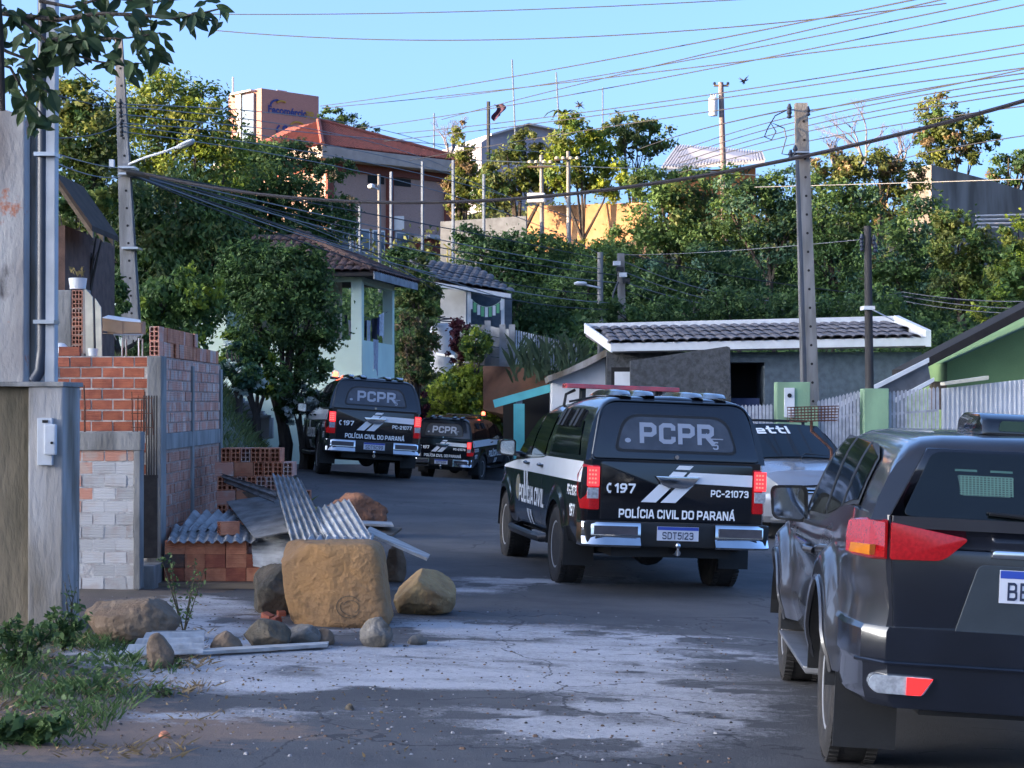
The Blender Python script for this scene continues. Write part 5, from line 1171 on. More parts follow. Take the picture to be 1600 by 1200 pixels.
rock('brown stone left of the pyramid-shaped rock', 326, 378, 988, 1022, M_r_brown, .2, seed=6, rough=.1)
rock('pyramid-shaped dark rock between the small stones', 375, 452, 970, 1018, M_r_dark, .3, seed=7, rough=.12, cuts=7)
rock('low pale-topped stone at the foot of the big boulder', 445, 500, 978, 1012, M_r_grey, .25, seed=8, rough=.1)
rock('smallest stone right of the pale-topped one', 492, 522, 982, 1010, M_r_brown, .15, seed=18, rough=.1)
rock('pointed grey stone leaning at the right foot of the big boulder', 560, 614, 966, 1014, M_r_grey, .22, seed=10, rough=.1, cuts=7)
rock('tall brown stone standing behind the big boulder', 602, 636, 850, 912, M_r_brown, .2, seed=11, rough=.08, tilt=-.05)
rock('red earthy mound of rock beside the road behind the sheets', 495, 604, 770, 842, M_r_red, .7, seed=13, rough=.12, cuts=4)
rock('low dark rock beside the brick offcuts', 330, 352, 1010, 1024, M_r_dark, .1, seed=14)
rock('crumbled pale lump at the edge of the ash', 636, 668, 992, 1010, M_r_grey, .14, seed=15, rough=.16)
rock('reddish flat chip on the dusty road', 246, 266, 1143, 1157, M_brick_n, .07, seed=16, rough=.1)
rock('greenish clod on the dusty road', 538, 556, 1100, 1112, M_r_dark, .05, seed=17, rough=.15)
for k, (px, py, nm) in enumerate(((418, 968, 'leftmost'), (432, 974, 'nearest'), (440, 964, 'rightmost'), (424, 958, 'farthest'))):
    g_ = onG(px, py); o = inst(brick_mesh(.09, .06, .05, m=M_brick), 'brick_piece', None, (g_.x, g_.y, g_.z), (rnd.uniform(-.3, .3), rnd.uniform(-.3, .3), rnd.uniform(0, 3)))
    tag(o, nm + ' of the broken red brick pieces at the foot of the dark boulder', 'brick piece', 'brick pieces by the dark boulder')
# carved ring mark on the big boulder
b_ = bpy.data.objects['boulder']; dg = bpy.context.evaluated_depsgraph_get(); dg.update()
def on_face(px, py):
    o_ = Vector((0, 0, EYE)); d_ = (P(px, py, 14) - o_).normalized(); ok, hit, n_, _ = b_.evaluated_get(dg).ray_cast(b_.matrix_world.inverted() @ o_, d_)
    return (hit - d_*.004) if ok else None
for a0, a1, rx, ry, ox in ((20, 330, 19, 17, 0), (200, 420, 12, 10, 4), (100, 210, 27, 15, 14)):
    pts = [on_face(545 + ox + rx*math.cos(R(a)), 948 + ry*math.sin(R(a))) for a in np.linspace(a0, a1, 20)]
    if all(p is not None for p in pts): MB().tube(pts, .003, 4).build('scratch_ring', M_r_dark, b_, smooth=True)
# ================================================================== HOUSES, FENCES AND POLES
M_mint = mat('mint_render', (.64, .76, .65), .85, var=.12, scale=1.2, bump=.15)
M_mint_d = mat('mint_trim', (.60, .72, .56), .8, var=.1, scale=2)
M_inner = mat('cream_render', (.62, .55, .45), .9, var=.15, scale=2)
M_tile = mat('clay_tile', (.13, .065, .05), .9, col2=(.05, .032, .03), scale=4, perobj=.3)
M_tile_red = mat('red_clay_tile', (.25, .065, .045), .9, col2=(.17, .05, .036), scale=3, perobj=.12)
M_tile_grey = mat('grey_roof_tile', (.16, .145, .15), .85, col2=(.10, .09, .095), scale=3, perobj=.15)
M_stucco = mat('blue_grey_stucco', (.115, .15, .19), .95, var=.3, scale=8, bump=.7, bscale=25)
M_stucco_d = mat('rough_dark_render', (.085, .09, .098), .97, col2=(.05, .052, .056), scale=11, bump=1.0, bscale=22)
M_white_r = mat('white_render', (.68, .68, .70), .85, col2=(.52, .52, .53), scale=1.6, bump=.15)
M_teal = mat('teal_paint', (.10, .46, .50), .65, var=.2, scale=3)
M_lime = mat('pale_green_render', (.30, .46, .27), .9, col2=(.20, .30, .19), scale=2.2, bump=.2, stretch=(1, 1, .4), detail=8)
M_green = mat('green_render', (.22, .33, .13), .9, var=.15, scale=1.5, bump=.3)
M_fence = mat('galvanised_bar', (.46, .46, .50), .6, var=.3, scale=9)
M_post_c = mat('weathered_pole', (.27, .26, .26), .9, col2=(.15, .145, .14), scale=4, bump=.4, stretch=(2, 2, .3), detail=8)
M_post_w = mat('dark_timber_pole', (.055, .05, .05), .9, var=.4, scale=6, bump=.3, stretch=(3, 3, .3))
M_fac_brick = mat('pink_facing_brick', (.42, .27, .225), .9, var=.25, scale=26, bump=.2, stretch=(.35, .35, 2.0))
M_fac_red = mat('brown_red_brick', (.20, .06, .045), .9, var=.35, scale=22)
M_tower = mat('tower_brick', (.40, .19, .155), .9, var=.15, scale=9, stretch=(.5, .5, 2))
M_tower_l = mat('tower_panel', (.36, .33, .32), .8, var=.15, scale=3)
M_glassblue = mat('curtain_glass', (.10, .14, .20), .12, var=.3, scale=2)
M_orange_w = mat('ochre_wall', (.36, .19, .10), .9, var=.25, scale=2)
M_grey_w = mat('grey_block_wall', (.17, .185, .21), .95, var=.3, scale=3, bump=.3, bscale=8)
M_metal_l = mat('pale_metal_sheet', (.50, .48, .50), .6, var=.2, scale=2)
M_retain = mat('stained_retaining_wall', (.24, .215, .20), .95, col2=(.11, .095, .085), scale=1.0, stretch=(1.3, 1.3, .25), bump=.3, detail=8)
M_panel = mat('concrete_panel', (.33, .34, .36), .9, col2=(.20, .205, .215), scale=2.5, bump=.3, detail=8)
M_steel_b = mat('blue_steel_mast', (.13, .17, .24), .6, var=.3, scale=4)
M_yel = mat('yellow_rail', (.55, .42, .12), .6, var=.2)
M_lampw = mat('lamp_head', (.62, .63, .66), .4, var=.1)

def wallp(a, b, z0, z1, th, m, name, parent=None, z1b=None):
    """upright slab from a to b (x, y), its near face on that line"""
    a, b = Vector((a[0], a[1], 0)), Vector((b[0], b[1], 0)); d = (b-a).normalized(); n = Vector((-d.y, d.x, 0)); n = n if n.y > 0 else -n
    zb_ = z1 if z1b is None else z1b
    return MB().hexa([a+Vector((0,0,z0)), b+Vector((0,0,z0)), b+n*th+Vector((0,0,z0)), a+n*th+Vector((0,0,z0)), a+Vector((0,0,z1)), b+Vector((0,0,zb_)), b+n*th+Vector((0,0,zb_)), a+n*th+Vector((0,0,z1))]).build(name, m, parent)
def tiles(parent, e0, e1, top0, top1, m, rows, pitch, name='roof_tile', r=.55, maxn=300):
    """barrel tiles as single objects on the slope e0-e1 (eave) to top0-top1"""
    e0, e1, top0, top1 = map(Vector, (e0, e1, top0, top1)); n = (e1-e0).cross(top0-e0).normalized(); n = n if n.z > 0 else -n
    u = (e1-e0).normalized(); L0 = (top0-e0); vdir = (L0 - u*L0.dot(u)); ln = vdir.length; vdir.normalize(); rl = ln/rows
    b = MB(); k = 6; w_ = pitch*.62
    b.loft([[(w_/1*math.cos(math.pi*i/k)*q, y, w_*.62*math.sin(math.pi*i/k)*q + z) for i in range(k+1)] + [(-w_*.8*q, y, z-.01), (w_*.8*q, y, z-.01)][:0] for y, q, z in ((-.03, 1.0, .012), (rl*1.02, .9, .0))], cap=False, closed=False)
    b.loft([[(w_*.82*math.cos(math.pi*i/k)*q, y, w_*.45*math.sin(math.pi*i/k)*q + z) for i in range(k+1)] for y, q, z in ((-.03, 1.0, .012), (rl*1.02, .9, .0))], cap=False, closed=False)
    me = bpy.data.meshes.new(name); me.from_pydata(b.v, [], b.f); me.materials.append(m); fix_normals(me)
    M3 = Matrix((u, vdir, n)).transposed().to_4x4(); cnt = 0
    for j in range(rows):
        t_ = (j+.0)/rows; a = e0.lerp(top0, t_); bb = e1.lerp(top1, t_)
        s0, s1 = (a-e0).dot(u), (bb-e0).dot(u); i0, i1 = math.ceil(s0/pitch), math.floor(s1/pitch)
        for i in range(i0, i1+1):
            if cnt >= maxn: return
            cnt += 1
            inst(me, name, parent, mtx=Matrix.Translation(e0 + u*(i*pitch) + vdir*(rl*j) + n*(.012 + random.uniform(-.006, .006))) @ M3)
# ---- mint house with the open porch
t = thing('mint_house', 'mint green house with open laundry porch and brown tiled hip roof', 'house')
cx_, cy_ = -3.89, 48.0; ad = Vector((.13, .99, 0)).normalized(); fd = Vector((-ad.y, ad.x, 0))
def mh(u, v, z): p = Vector((cx_, cy_, 0)) + fd*u + ad*v; return (p.x, p.y, z)
def mbox(u0, u1, v0, v1, z0, z1, b=None):
    b = b or MB(); return b.hexa([mh(u0, v0, z0), mh(u1, v0, z0), mh(u1, v1, z0), mh(u0, v1, z0), mh(u0, v0, z1), mh(u1, v0, z1), mh(u1, v1, z1), mh(u0, v1, z1)])
zs, zh, zo, ze = .2, 3.42, 4.93, 5.10
mbox(.0, 3.6, 0, .16, zs, zh).build('half_wall', M_mint, t); mbox(0, .16, .16, 4.4, zs, zh - .003).build('half_wall', M_mint, t)
for u0, v0 in ((0, 0), (0, 4.1)): mbox(u0, u0 + .28, v0, v0 + .28, zh, zo).build('porch_post', M_mint, t)
mbox(0, 3.6, .0, .20, zo, ze).build('porch_beam', M_mint_d, t); mbox(0, .20, .20, 4.4, zo, ze - .003).build('porch_beam', M_mint_d, t)
mbox(1.15, 4.2, 2.6, 2.8, zs, ze).build('inner_wall', M_inner, t); mbox(3.6, 3.8, .0, 2.6, zs, ze).build('side_wall', M_mint, t)
mbox(3.6, 7.2, -.01, .15, zs - 1, ze).build('front_wall', M_mint, t)
mbox(1.9, 2.15, 2.55, 2.6, 3.35, 4.6).build('door_frame', M_wood, t)
E0, E1, E2 = Vector(mh(-.42, -.55, 5.13)), Vector(mh(-.42, 5.6, 5.22)), Vector(mh(7.4, -.55, 5.13)); AP = Vector((-5.9, 51.0, 6.42)); AP2 = Vector(mh(4.8, 2.5, 6.42)); E3 = Vector(mh(7.4, 5.6, 5.2))
MB().add([E0, E1, E2, E3, AP, AP2] + [p - Vector((0, 0, .09)) for p in (E0, E1, E2, E3)], [(0, 4, 1), (0, 2, 5, 4), (1, 4, 5, 3), (2, 3, 5), (6, 8, 9, 7), (0, 1, 7, 6), (0, 6, 8, 2), (2, 8, 9, 3), (1, 3, 9, 7)]).build('roof', mat('dark_roof_board', (.05, .04, .036), .9), t)  # dark brown roof base under the tiles
MB().hexa([E0 + Vector((.03, -.03, -.18)), E1 + Vector((.03, 0, -.18)), E1 + Vector((0, 0, -.18)), E0 + Vector((0, 0, -.18)), E0 + Vector((.03, -.03, .03)), E1 + Vector((.03, 0, .03)), E1 + Vector((0, 0, .03)), E0 + Vector((0, 0, .03))]).build('fascia', M_panel, t)
tiles(t, E0, E2, AP, AP2, M_tile, 9, .23, maxn=200); tiles(t, E1, E0, AP, AP, M_tile, 9, .23, maxn=95)
MB().tube([E0 + Vector((0, 0, .06)), AP + Vector((0, 0, .08))], .10, 8).build('hip_ridge', M_tile, t)
MB().tube([E1 + Vector((0, 0, .06)), AP + Vector((0, 0, .08))], .09, 8).build('hip_ridge', M_tile, t)
# washing on the porch line
def cloth(label, pa, pb, drop, col, Yd, name='garment', wv=.04):
    m = mat('cloth', col, .95, var=.3, scale=12)
    a, b = P(*pa, Yd), P(*pb, Yd + .25)
    f = lambda u, v: a.lerp(b, u) + Vector((.01*math.sin(u*9 + v*3), wv*math.sin(u*7 + v*4 + a.x*9), -drop*v*(1 - .12*math.sin(u*5))))
    return tag(MB().sheet(f, 6, 6, (0, 1, 0), .012).build(name, m, None, smooth=True), label, 'garment')
MB_l = tag(MB().tube([P(562, 492, 48.9), P(585, 500, 49.9), P(606, 487, 51.6)], .008, 5).build('clothes_line', M_pipe_d), 'thin dark washing line strung across the mint porch', 'clothes line')
cloth('dark navy garment at the left end of the porch washing line', (569, 499), (573, 501), .52, (.02, .02, .05), 49.1)
cloth('long pale striped towel on the porch washing line', (573, 500), (579, 501), .72, (.45, .45, .52), 49.2)
cloth('wide black trousers hanging in the middle of the porch line', (580, 498), (590, 497), .60, (.012, .012, .022), 49.6)
cloth('pale trousers with thin legs hanging below the porch wall', (583, 530), (591, 531), .85, (.40, .41, .48), 47.7)
cloth('white shirt hanging at the right end of the porch line', (592, 492), (600, 488), .66, (.66, .67, .72), 50.4)
cloth('dark blue top hanging beside the black trousers', (588, 497), (593, 495), .50, (.03, .035, .12), 50.0)
cloth('small dark bag hanging in the left porch opening', (538, 492), (543, 493), .22, (.03, .025, .03), 49.5)
cloth('pale cloth hanging beside the left porch post', (544, 500), (549, 501), .45, (.42, .36, .36), 49.4)
t = thing('garden_steps', 'pale edged garden steps climbing the grass bank beside the side wall', 'steps')
for k in range(8):
    c = P(344 + 10*k, 603 + 6.5*k, 43 - .55*k); MB().box(c.x - .28, c.x + .12, c.y - .25, c.y + .5, c.z - .5, c.z - .06).build('step', M_conc_w, t); MB().box(c.x - .29, c.x + .13, c.y - .27, c.y + .02, c.z - .058, c.z).build('step_edge', M_panel, t)
# ---- house on the terrace behind, its fence and bank
t = thing('terrace_house', 'bluish white house with grey roof and white-posted porch up the bank', 'house'); Y2 = 64.0
z0 = P(0, 600, Y2).z
MB().box(P(688, 0, 66).x, P(728, 0, 66).x, 66, 71, z0, P(0, 452, 66).z).build('wall', M_white_r, t); MB().box(P(728, 0, 66.5).x, P(800, 0, 66.5).x, 67.2, 71, z0, P(0, 455, 66).z).build('recessed_wall', mat('porch_shade_wall', (.12, .15, .19), .9), t)  # recessed wall darkened in colour for the shade of the porch
a, b = P(681, 441, 63), P(798, 459, 63)
MB().prism([a, b, b + Vector((0, 0, -.14)), a + Vector((0, 0, -.14))], (0, .06, 0)).build('fascia', M_whitep, t)
ta, tb = P(640, 405, 70), P(742, 432, 70)
MB().prism([a + Vector((0, .07, 0)), b + Vector((0, .07, 0)), tb, ta], (0, 0, -.08)).build('roof', M_tile_grey, t)
tiles(t, a + Vector((0, .08, .02)), b + Vector((0, .08, .02)), ta, tb, M_tile_grey, 7, .28, maxn=120)
for px, y0, y1 in ((733, 452, 524), (785.5, 459, 533)):
    c = P(px, y1, 63.2); MB().box(c.x - .06, c.x + .06, 63.15, 63.27, c.z - .5, P(0, y0, 63.2).z).build('porch_post', M_whitep, t)
tg_ = thing('bunting', 'green and white bunting strung between the terrace porch posts', 'bunting'); p0, p1 = P(733, 464, 63.0), P(787, 466, 63.0)
cv = lambda u: p0.lerp(p1, u) + Vector((0, 0, -.32*4*u*(1-u)))
MB().tube([cv(k/10) for k in range(11)], .01, 4).build('cord', M_mint_d, tg_)
mg = mat('bunting_cloth', (.16, .46, .22), .9, var=.1)
for k in range(9):
    c = cv((k+.5)/9); MB().box(c.x - .05, c.x + .05, 62.98, 63.0, c.z - .34, c.z - .01).build('flag', mg if k % 2 else M_whitep, tg_)
t = thing('panel_fence', 'grey concrete panel fence with tall posts below the terrace porch', 'fence')
pl = [(716, 505, 566, 61.5), (762, 507, 572, 61.0), (785, 513, 574, 60.6), (800, 513, 575, 60.4)]
for (a_, b_) in zip(pl, pl[1:]):
    for r in range(4):
        f0, f1 = r/4, (r+1)/4 - .02
        A0, A1 = P(a_[0], lerp(a_[2], a_[1], f0), a_[3]), P(a_[0], lerp(a_[2], a_[1], f1), a_[3]); B0, B1 = P(b_[0], lerp(b_[2], b_[1], f0), b_[3]), P(b_[0], lerp(b_[2], b_[1], f1), b_[3])
        MB().prism([A0, B0, B1, A1], (0, .06, 0)).build('panel', M_panel, t)
for a_ in pl:
    c0, c1 = P(a_[0], a_[2], a_[3]), P(a_[0], a_[1] - 6, a_[3]); MB().box(c0.x - .10, c0.x + .10, c0.y - .08, c0.y + .12, c0.z - .8, c1.z).build('post', M_panel, t)
t = thing('picket_fence', 'pale picket fence running right from the concrete panel fence', 'fence')
for k in range(26):
    px = 803 + 3.9*k; Yk = 60.4 + .12*k; y0, y1 = 545 + k*.6, 515 + k*.9
    c0, c1 = P(px, y0, Yk), P(px, y1, Yk); MB().box(c0.x - .025, c0.x + .025, Yk, Yk + .03, c0.z - .5, c1.z).build('picket', M_whitep if k < 9 else M_panel, t)
MB().tube([P(802, 523, 60.5), P(903, 546, 63.6)], .025, 4).tube([P(802, 538, 60.5), P(903, 560, 63.6)], .025, 4).build('rail', M_panel, t)
t = thing('water_tank', 'whitewashed cylindrical tank with coiled cable on it, left of the purple shrub', 'tank'); c = P(691, 556, 62.5)
MB().lathe([(.42, -.6), (.45, .9), (.40, 1.05), (.2, 1.12)], 20, 'z', (c.x, 62.9, c.z)).build('tank', M_white_r, t, smooth=True)
MB().tube([(c.x + .1 + .25*math.cos(a_), 62.7 + .15*math.sin(a_), c.z + 1.16 + .09*a_/6) for a_ in np.linspace(0, 11, 30)], .02, 5).build('cable', M_pipe_d, t)
t = thing('white_pipe', 'white drain pipe bending down the red earth bank', 'pipe'); MB().tube([P(681, 553, 61.6), P(709, 557, 61.2), P(712, 562, 61.1), P(711, 578, 61.0)], .05, 8).build('pipe', M_whitep, t)
# red earth bank cut into the slope
M_earth = mat('red_earth', (.14, .068, .042), .97, col2=(.085, .045, .03), scale=1.5, bump=.9, bscale=5, detail=8)
def bank(name, label, pts, th=1.5):
    top = [P(a, b, y) for a, b, c_, y in pts]; bot = [P(a, c_, y - .5) for a, b, c_, y in pts]; n_ = len(pts)
    def f(u, v):
        i = min(int(u*(n_-1)), n_-2); q = u*(n_-1) - i; p = bot[i].lerp(bot[i+1], q).lerp(top[i].lerp(top[i+1], q), v)
        return p + Vector((0, .25*mathutils.noise.noise(p*1.3) - .12, 0))
    return tag(MB().sheet(f, 24, 10, (0, 1, -.2), th).build(name, M_earth, None, smooth=True), label, None, None, 'structure')
bank('earth_bank', 'bank', [(755, 572, 640, 59.5), (800, 573, 650, 59), (850, 578, 660, 58.5), (905, 585, 670, 58)])
bank('earth_bank', 'bank', [(776, 668, 752, 62), (815, 664, 752, 61.6), (862, 664, 760, 61.3), (920, 668, 770, 61)])
t = thing('stone_wall', 'low grey kerb wall along the top of the red bank behind the teal post', 'wall'); MB().prism([P(770, 662, 62.1), P(865, 656, 62.1), P(865, 664, 62.1), P(770, 670, 62.1)], (0, .4, 0)).build('kerb', M_conc_w, t, bevel=.03)
# ---- white and grey tiled house on the right
t = thing('tiled_house', 'long blue grey house with brown grey tiled roof and white fascias', 'house')
fa, fb = P(957, 549, 36), P(1447, 540, 36); ba, bb = P(915, 520, 40), P(1397, 508, 40)
MB().prism([fa, fb, fb + Vector((0, 0, .16)), fa + Vector((0, 0, .16))], (0, .05, 0)).build('fascia', M_whitep, t)
MB().prism([fa + Vector((0, .06, .03)), fb + Vector((0, .06, .03)), bb + Vector((0, 0, -.02)), ba + Vector((0, 0, -.02))], (0, 0, -.06)).build('roof', M_tile_grey, t)
tiles(t, fa + Vector((.05, .0, .13)), fb + Vector((-.08, .0, .13)), ba + Vector((.05, 0, .06)), bb + Vector((-.05, 0, .06)), M_tile_grey, 4, .215, maxn=140)
MB().prism([ba, bb, bb + Vector((0, 0, .20)), ba + Vector((0, 0, .20))], (0, .12, 0)).build('parapet', M_whitep, t)
MB().prism([fa + Vector((-.03, 0, -.02)), fa + Vector((-.03, 0, .17)), ba + Vector((-.03, 0, .21)), ba + Vector((-.03, 0, 0))], (.03, 0, 0)).build('barge_board', M_whitep, t)
MB().prism([fb + Vector((.0, 0, -.02)), fb + Vector((.0, 0, .30)), bb + Vector((.0, 0, .21)), bb + Vector((0, 0, 0))], (.10, 0, 0)).build('parapet', M_whitep, t)
Yw = 36.5; zt_, zb_ = fa.z - .0, H(5, 36) - .2
def hb(px0, px1, y0, y1, z0, z1): return MB().box(P(px0, 0, Yw).x, P(px1, 0, Yw).x, y0, y1, z0, z1)
hb(1195, 1440, Yw, Yw + 3.4, zb_, zt_ - .0).build('wall', M_stucco, t); hb(1140, 1195, Yw, Yw + 3.4, P(0, 566, Yw).z, zt_).build('lintel_wall', M_stucco, t)
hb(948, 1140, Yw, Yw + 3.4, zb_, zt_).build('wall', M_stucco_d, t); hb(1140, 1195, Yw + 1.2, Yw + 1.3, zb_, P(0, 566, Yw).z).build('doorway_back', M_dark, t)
wf = hb(955, 990, Yw - .05, Yw - .003, P(0, 612, Yw).z, P(0, 574, Yw).z).build('window', M_dark, t); MB().box(P(960, 0, Yw).x, P(987, 0, Yw).x, Yw - .07, Yw - .052, P(0, 610, Yw).z, P(0, 581, Yw).z).build('shutter', M_whitep, wf)
hb(1143, 1190, Yw + .3, Yw + .5, zb_, P(0, 622, Yw).z).build('crate_in_doorway', mat('blue_crate', (.05, .07, .16), .8), t)
t = thing('dark_wall', 'dark rough rendered wall with a sloping top in front of the tiled house', 'wall'); Yq = 34.6
MB().prism([P(985, 660, Yq), P(1143, 660, Yq), P(1141, 543, Yq), P(1136, 541, Yq), P(985, 564, Yq)], (0, .18, 0)).build('render', M_stucco_d, t, bevel=.01)
t = thing('white_shed', 'small white rendered shed with a curved mouldy slab roof edge', 'shed'); Ys = 37.0
MB().prism([P(863, 690, Ys), P(947, 690, Ys), P(947, 558, Ys), P(905, 574, Ys), P(863, 588, Ys)], (0, 3, 0)).build('wall', M_white_r, t)
MB().prism([P(855, 588, Ys), P(885, 577, Ys), P(920, 560, Ys), P(948, 545, Ys), P(948, 556, Ys), P(918, 572, Ys), P(885, 586, Ys), P(857, 597, Ys)], (0, 3.4, 0)).build('roof_slab', M_conc_w, t).location.y = -.3
t = thing('carport', 'teal painted carport with sloping beam and square post', 'carport'); Yc = 39.0
MB().prism([P(770, 625, Yc), P(866, 598, Yc), P(866, 611, Yc), P(773, 637, Yc)], (0, .12, 0)).build('beam', M_teal, t)
MB().prism([P(772, 626, Yc) + Vector((0, .13, 0)), P(866, 600, Yc) + Vector((0, .13, 0)), P(866, 606, Yc) + Vector((0, .13, 0)), P(772, 632, Yc) + Vector((0, .13, 0))], (0, 4, 0)).build('roof', mat('carport_roof', (.10, .10, .10), .9), t)
MB().prism([P(786, 690, 43.4), P(880, 690, 43.4), P(880, 606, 43.4), P(786, 626, 43.4)], (0, .1, 0)).build('shade_backing', M_dark, t)  # dark sheet added for the shade under the carport roof
c = P(811, 0, Yc); MB().box(c.x - .115, c.x + .115, Yc + .02, Yc + .22, H(c.x, Yc) - .2, P(0, 631, Yc).z).build('post', M_teal, t)
MB().box(c.x - .07, c.x + .07, Yc + .05, Yc + .19, P(0, 631, Yc).z, P(0, 622, Yc).z).build('post_head', M_steel_b, t)
t = thing('white_bucket', 'white bucket on the kerb wall under the carport', 'bucket'); c = P(833, 657, 62.2); MB().lathe([(.13, 0), (.18, .30), (.17, .30), (.12, .02)], 14, 'z', (c.x, 62.3, c.z)).build('bucket', M_whitep, t, smooth=True)
# ---- street fence, pillars, gate and green house
Yf = 29.5; gz = lambda px: H(P(px, 0, Yf).x, Yf) - .1
t = thing('meter_pillar', 'pale green wall pillar holding a white meter box, left of the fence', 'pillar')
MB().box(P(1214, 0, Yf).x, P(1266, 0, Yf).x, Yf, Yf + .35, gz(1240), P(0, 597, Yf).z).build('pillar', M_lime, t, bevel=.012); MB().box(P(1266, 0, Yf).x + .002, P(1279, 0, Yf).x, Yf + .02, Yf + .33, gz(1270), P(0, 634, Yf).z).build('shoulder', M_lime, t, bevel=.01)
q = MB().box(P(1225, 0, Yf).x, P(1241, 0, Yf).x, Yf - .04, Yf, P(0, 652, Yf).z, P(0, 606, Yf).z).build('meter_box', M_whitep, t, bevel=.006); c = P(1233, 618, Yf); MB().lathe([(.035, -.01), (.035, .0)], 14, 'y', (c.x, Yf - .043, c.z)).build('meter_dial', M_plastic, q)
t = thing('gate_pillar', 'pale green square pillar at the foot of the dark timber pole', 'pillar'); MB().box(P(1350, 0, Yf).x, P(1389, 0, Yf).x, Yf, Yf + .35, gz(1370), P(0, 607, Yf).z).build('pillar', M_lime, t, bevel=.012)
def pickets(name, label, pts, step, m, w_=.022, rails=(.12, .85)):
    t = thing(name, label, 'fence')
    (xa, ya), (xb, yb) = pts; n = int((xb - xa)/step)
    for k in range(n+1):
        px = xa + step*k; x = P(px, 0, Yf).x; zt_ = P(0, lerp(ya, yb, k/n), Yf).z
        MB().prism([(x - w_, Yf + .1, gz(px)), (x + w_, Yf + .1, gz(px)), (x + w_, Yf + .1, zt_), (x, Yf + .1, zt_ + .03), (x - w_, Yf + .1, zt_)], (0, .02, 0)).build('bar', m, t)
    for f in rails:
        z_ = lambda px, yt: lerp(gz(px), P(0, yt, Yf).z, f)
        MB().hexa([(P(xa, 0, Yf).x, Yf + .125, z_(xa, ya) - .02), (P(xb, 0, Yf).x, Yf + .125, z_(xb, yb) - .02), (P(xb, 0, Yf).x, Yf + .15, z_(xb, yb) - .02), (P(xa, 0, Yf).x, Yf + .15, z_(xa, ya) - .02),
                   (P(xa, 0, Yf).x, Yf + .125, z_(xa, ya) + .02), (P(xb, 0, Yf).x, Yf + .125, z_(xb, yb) + .02), (P(xb, 0, Yf).x, Yf + .15, z_(xb, yb) + .02), (P(xa, 0, Yf).x, Yf + .15, z_(xa, ya) + .02)]).build('rail', m, t)
    return t
pickets('bar_fence', 'white metal bar fence between the two pale green pillars', [(1281, 628), (1347, 613)], 5.6, M_fence)
pickets('bar_fence', 'short white bar fence at the left of the meter pillar', [(1150, 636), (1210, 634)], 5.6, M_fence)
pickets('bar_fence', 'white bar fence right of the pillar with the timber pole', [(1393, 614), (1470, 607)], 6.2, M_fence)
t = thing('ribbed_gate', 'white ribbed sheet metal gate in front of the green house', 'gate')
x0, x1 = P(1474, 0, Yf).x, P(1700, 0, Yf).x
MB().prism([(x0, Yf + .12, gz(1500)), (x1, Yf + .12, gz(1500)), (x1, Yf + .12, P(0, 582, Yf).z), (x0, Yf + .12, P(0, 607, Yf).z)], (0, .03, 0)).build('panel', M_white_r, t)
for k in range(30):
    x = x0 + .03 + .076*k; z_ = lerp(P(0, 607, Yf).z, P(0, 582, Yf).z, (x-x0)/(x1-x0)); MB().prism([(x - .012, Yf + .12, gz(1500)), (x + .012, Yf + .12, gz(1500)), (x + .012, Yf + .12, z_), (x - .012, Yf + .12, z_)], (0, -.022, 0)).build('rib', M_white_r, t)
MB().prism([P(1476, 602, Yf), P(1545, 593, Yf), P(1545, 587, Yf), P(1476, 597, Yf)], (0, .3, 0)).build('cap_rail', M_cream, t)
t = thing('lean_to', 'lean-to roof with a white sloping edge behind the bar fence', 'lean-to'); Yl = 31.5
MB().prism([P(1296, 637, Yl), P(1452, 559, Yl), P(1452, 566, Yl), P(1296, 645, Yl)], (0, .1, 0)).build('edge', M_whitep, t)
MB().prism([P(1340, 660, Yl) + Vector((0, .12, 0)), P(1458, 600, Yl) + Vector((0, .12, 0)), P(1452, 566, Yl) + Vector((0, .12, 0)), P(1330, 628, Yl) + Vector((0, .12, 0))], (0, .1, 0)).build('gable', mat('lean_to_gable', (.17, .17, .18), .9), t)
MB().prism([P(1400, 622, Yl - .3), P(1460, 590, Yl - .3), P(1460, 596, Yl - .3), P(1400, 629, Yl - .3)], (0, .1, 0)).build('edge', M_whitep, t)
t = thing('green_house', 'bright green gabled house with a dark overhanging eave', 'house'); Yg = 33.0
MB().prism([P(1480, 700, Yg), P(1720, 700, Yg), P(1720, 460, Yg), P(1480, 566, Yg)], (0, 4, 0)).build('wall', M_green, t)
e0, e1 = P(1418, 585, Yg - .9), P(1740, 418, Yg - .9)
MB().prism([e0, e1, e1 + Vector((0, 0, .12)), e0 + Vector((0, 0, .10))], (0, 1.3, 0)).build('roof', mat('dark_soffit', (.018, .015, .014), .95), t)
MB().prism([e0 + Vector((-.02, -.04, -.06)), e1 + Vector((-.02, -.04, -.06)), e1 + Vector((-.02, -.04, .10)), e0 + Vector((-.02, -.04, .09))], (0, .035, 0)).build('barge_board', mat('dark_barge', (.022, .018, .017), .9, var=.3), t)
MB().box(P(1460, 0, Yg).x, P(1479, 0, Yg).x, Yg + .0, Yg + .4, P(0, 640, Yg).z, P(0, 596, Yg).z).build('beam_end', M_wood, t)
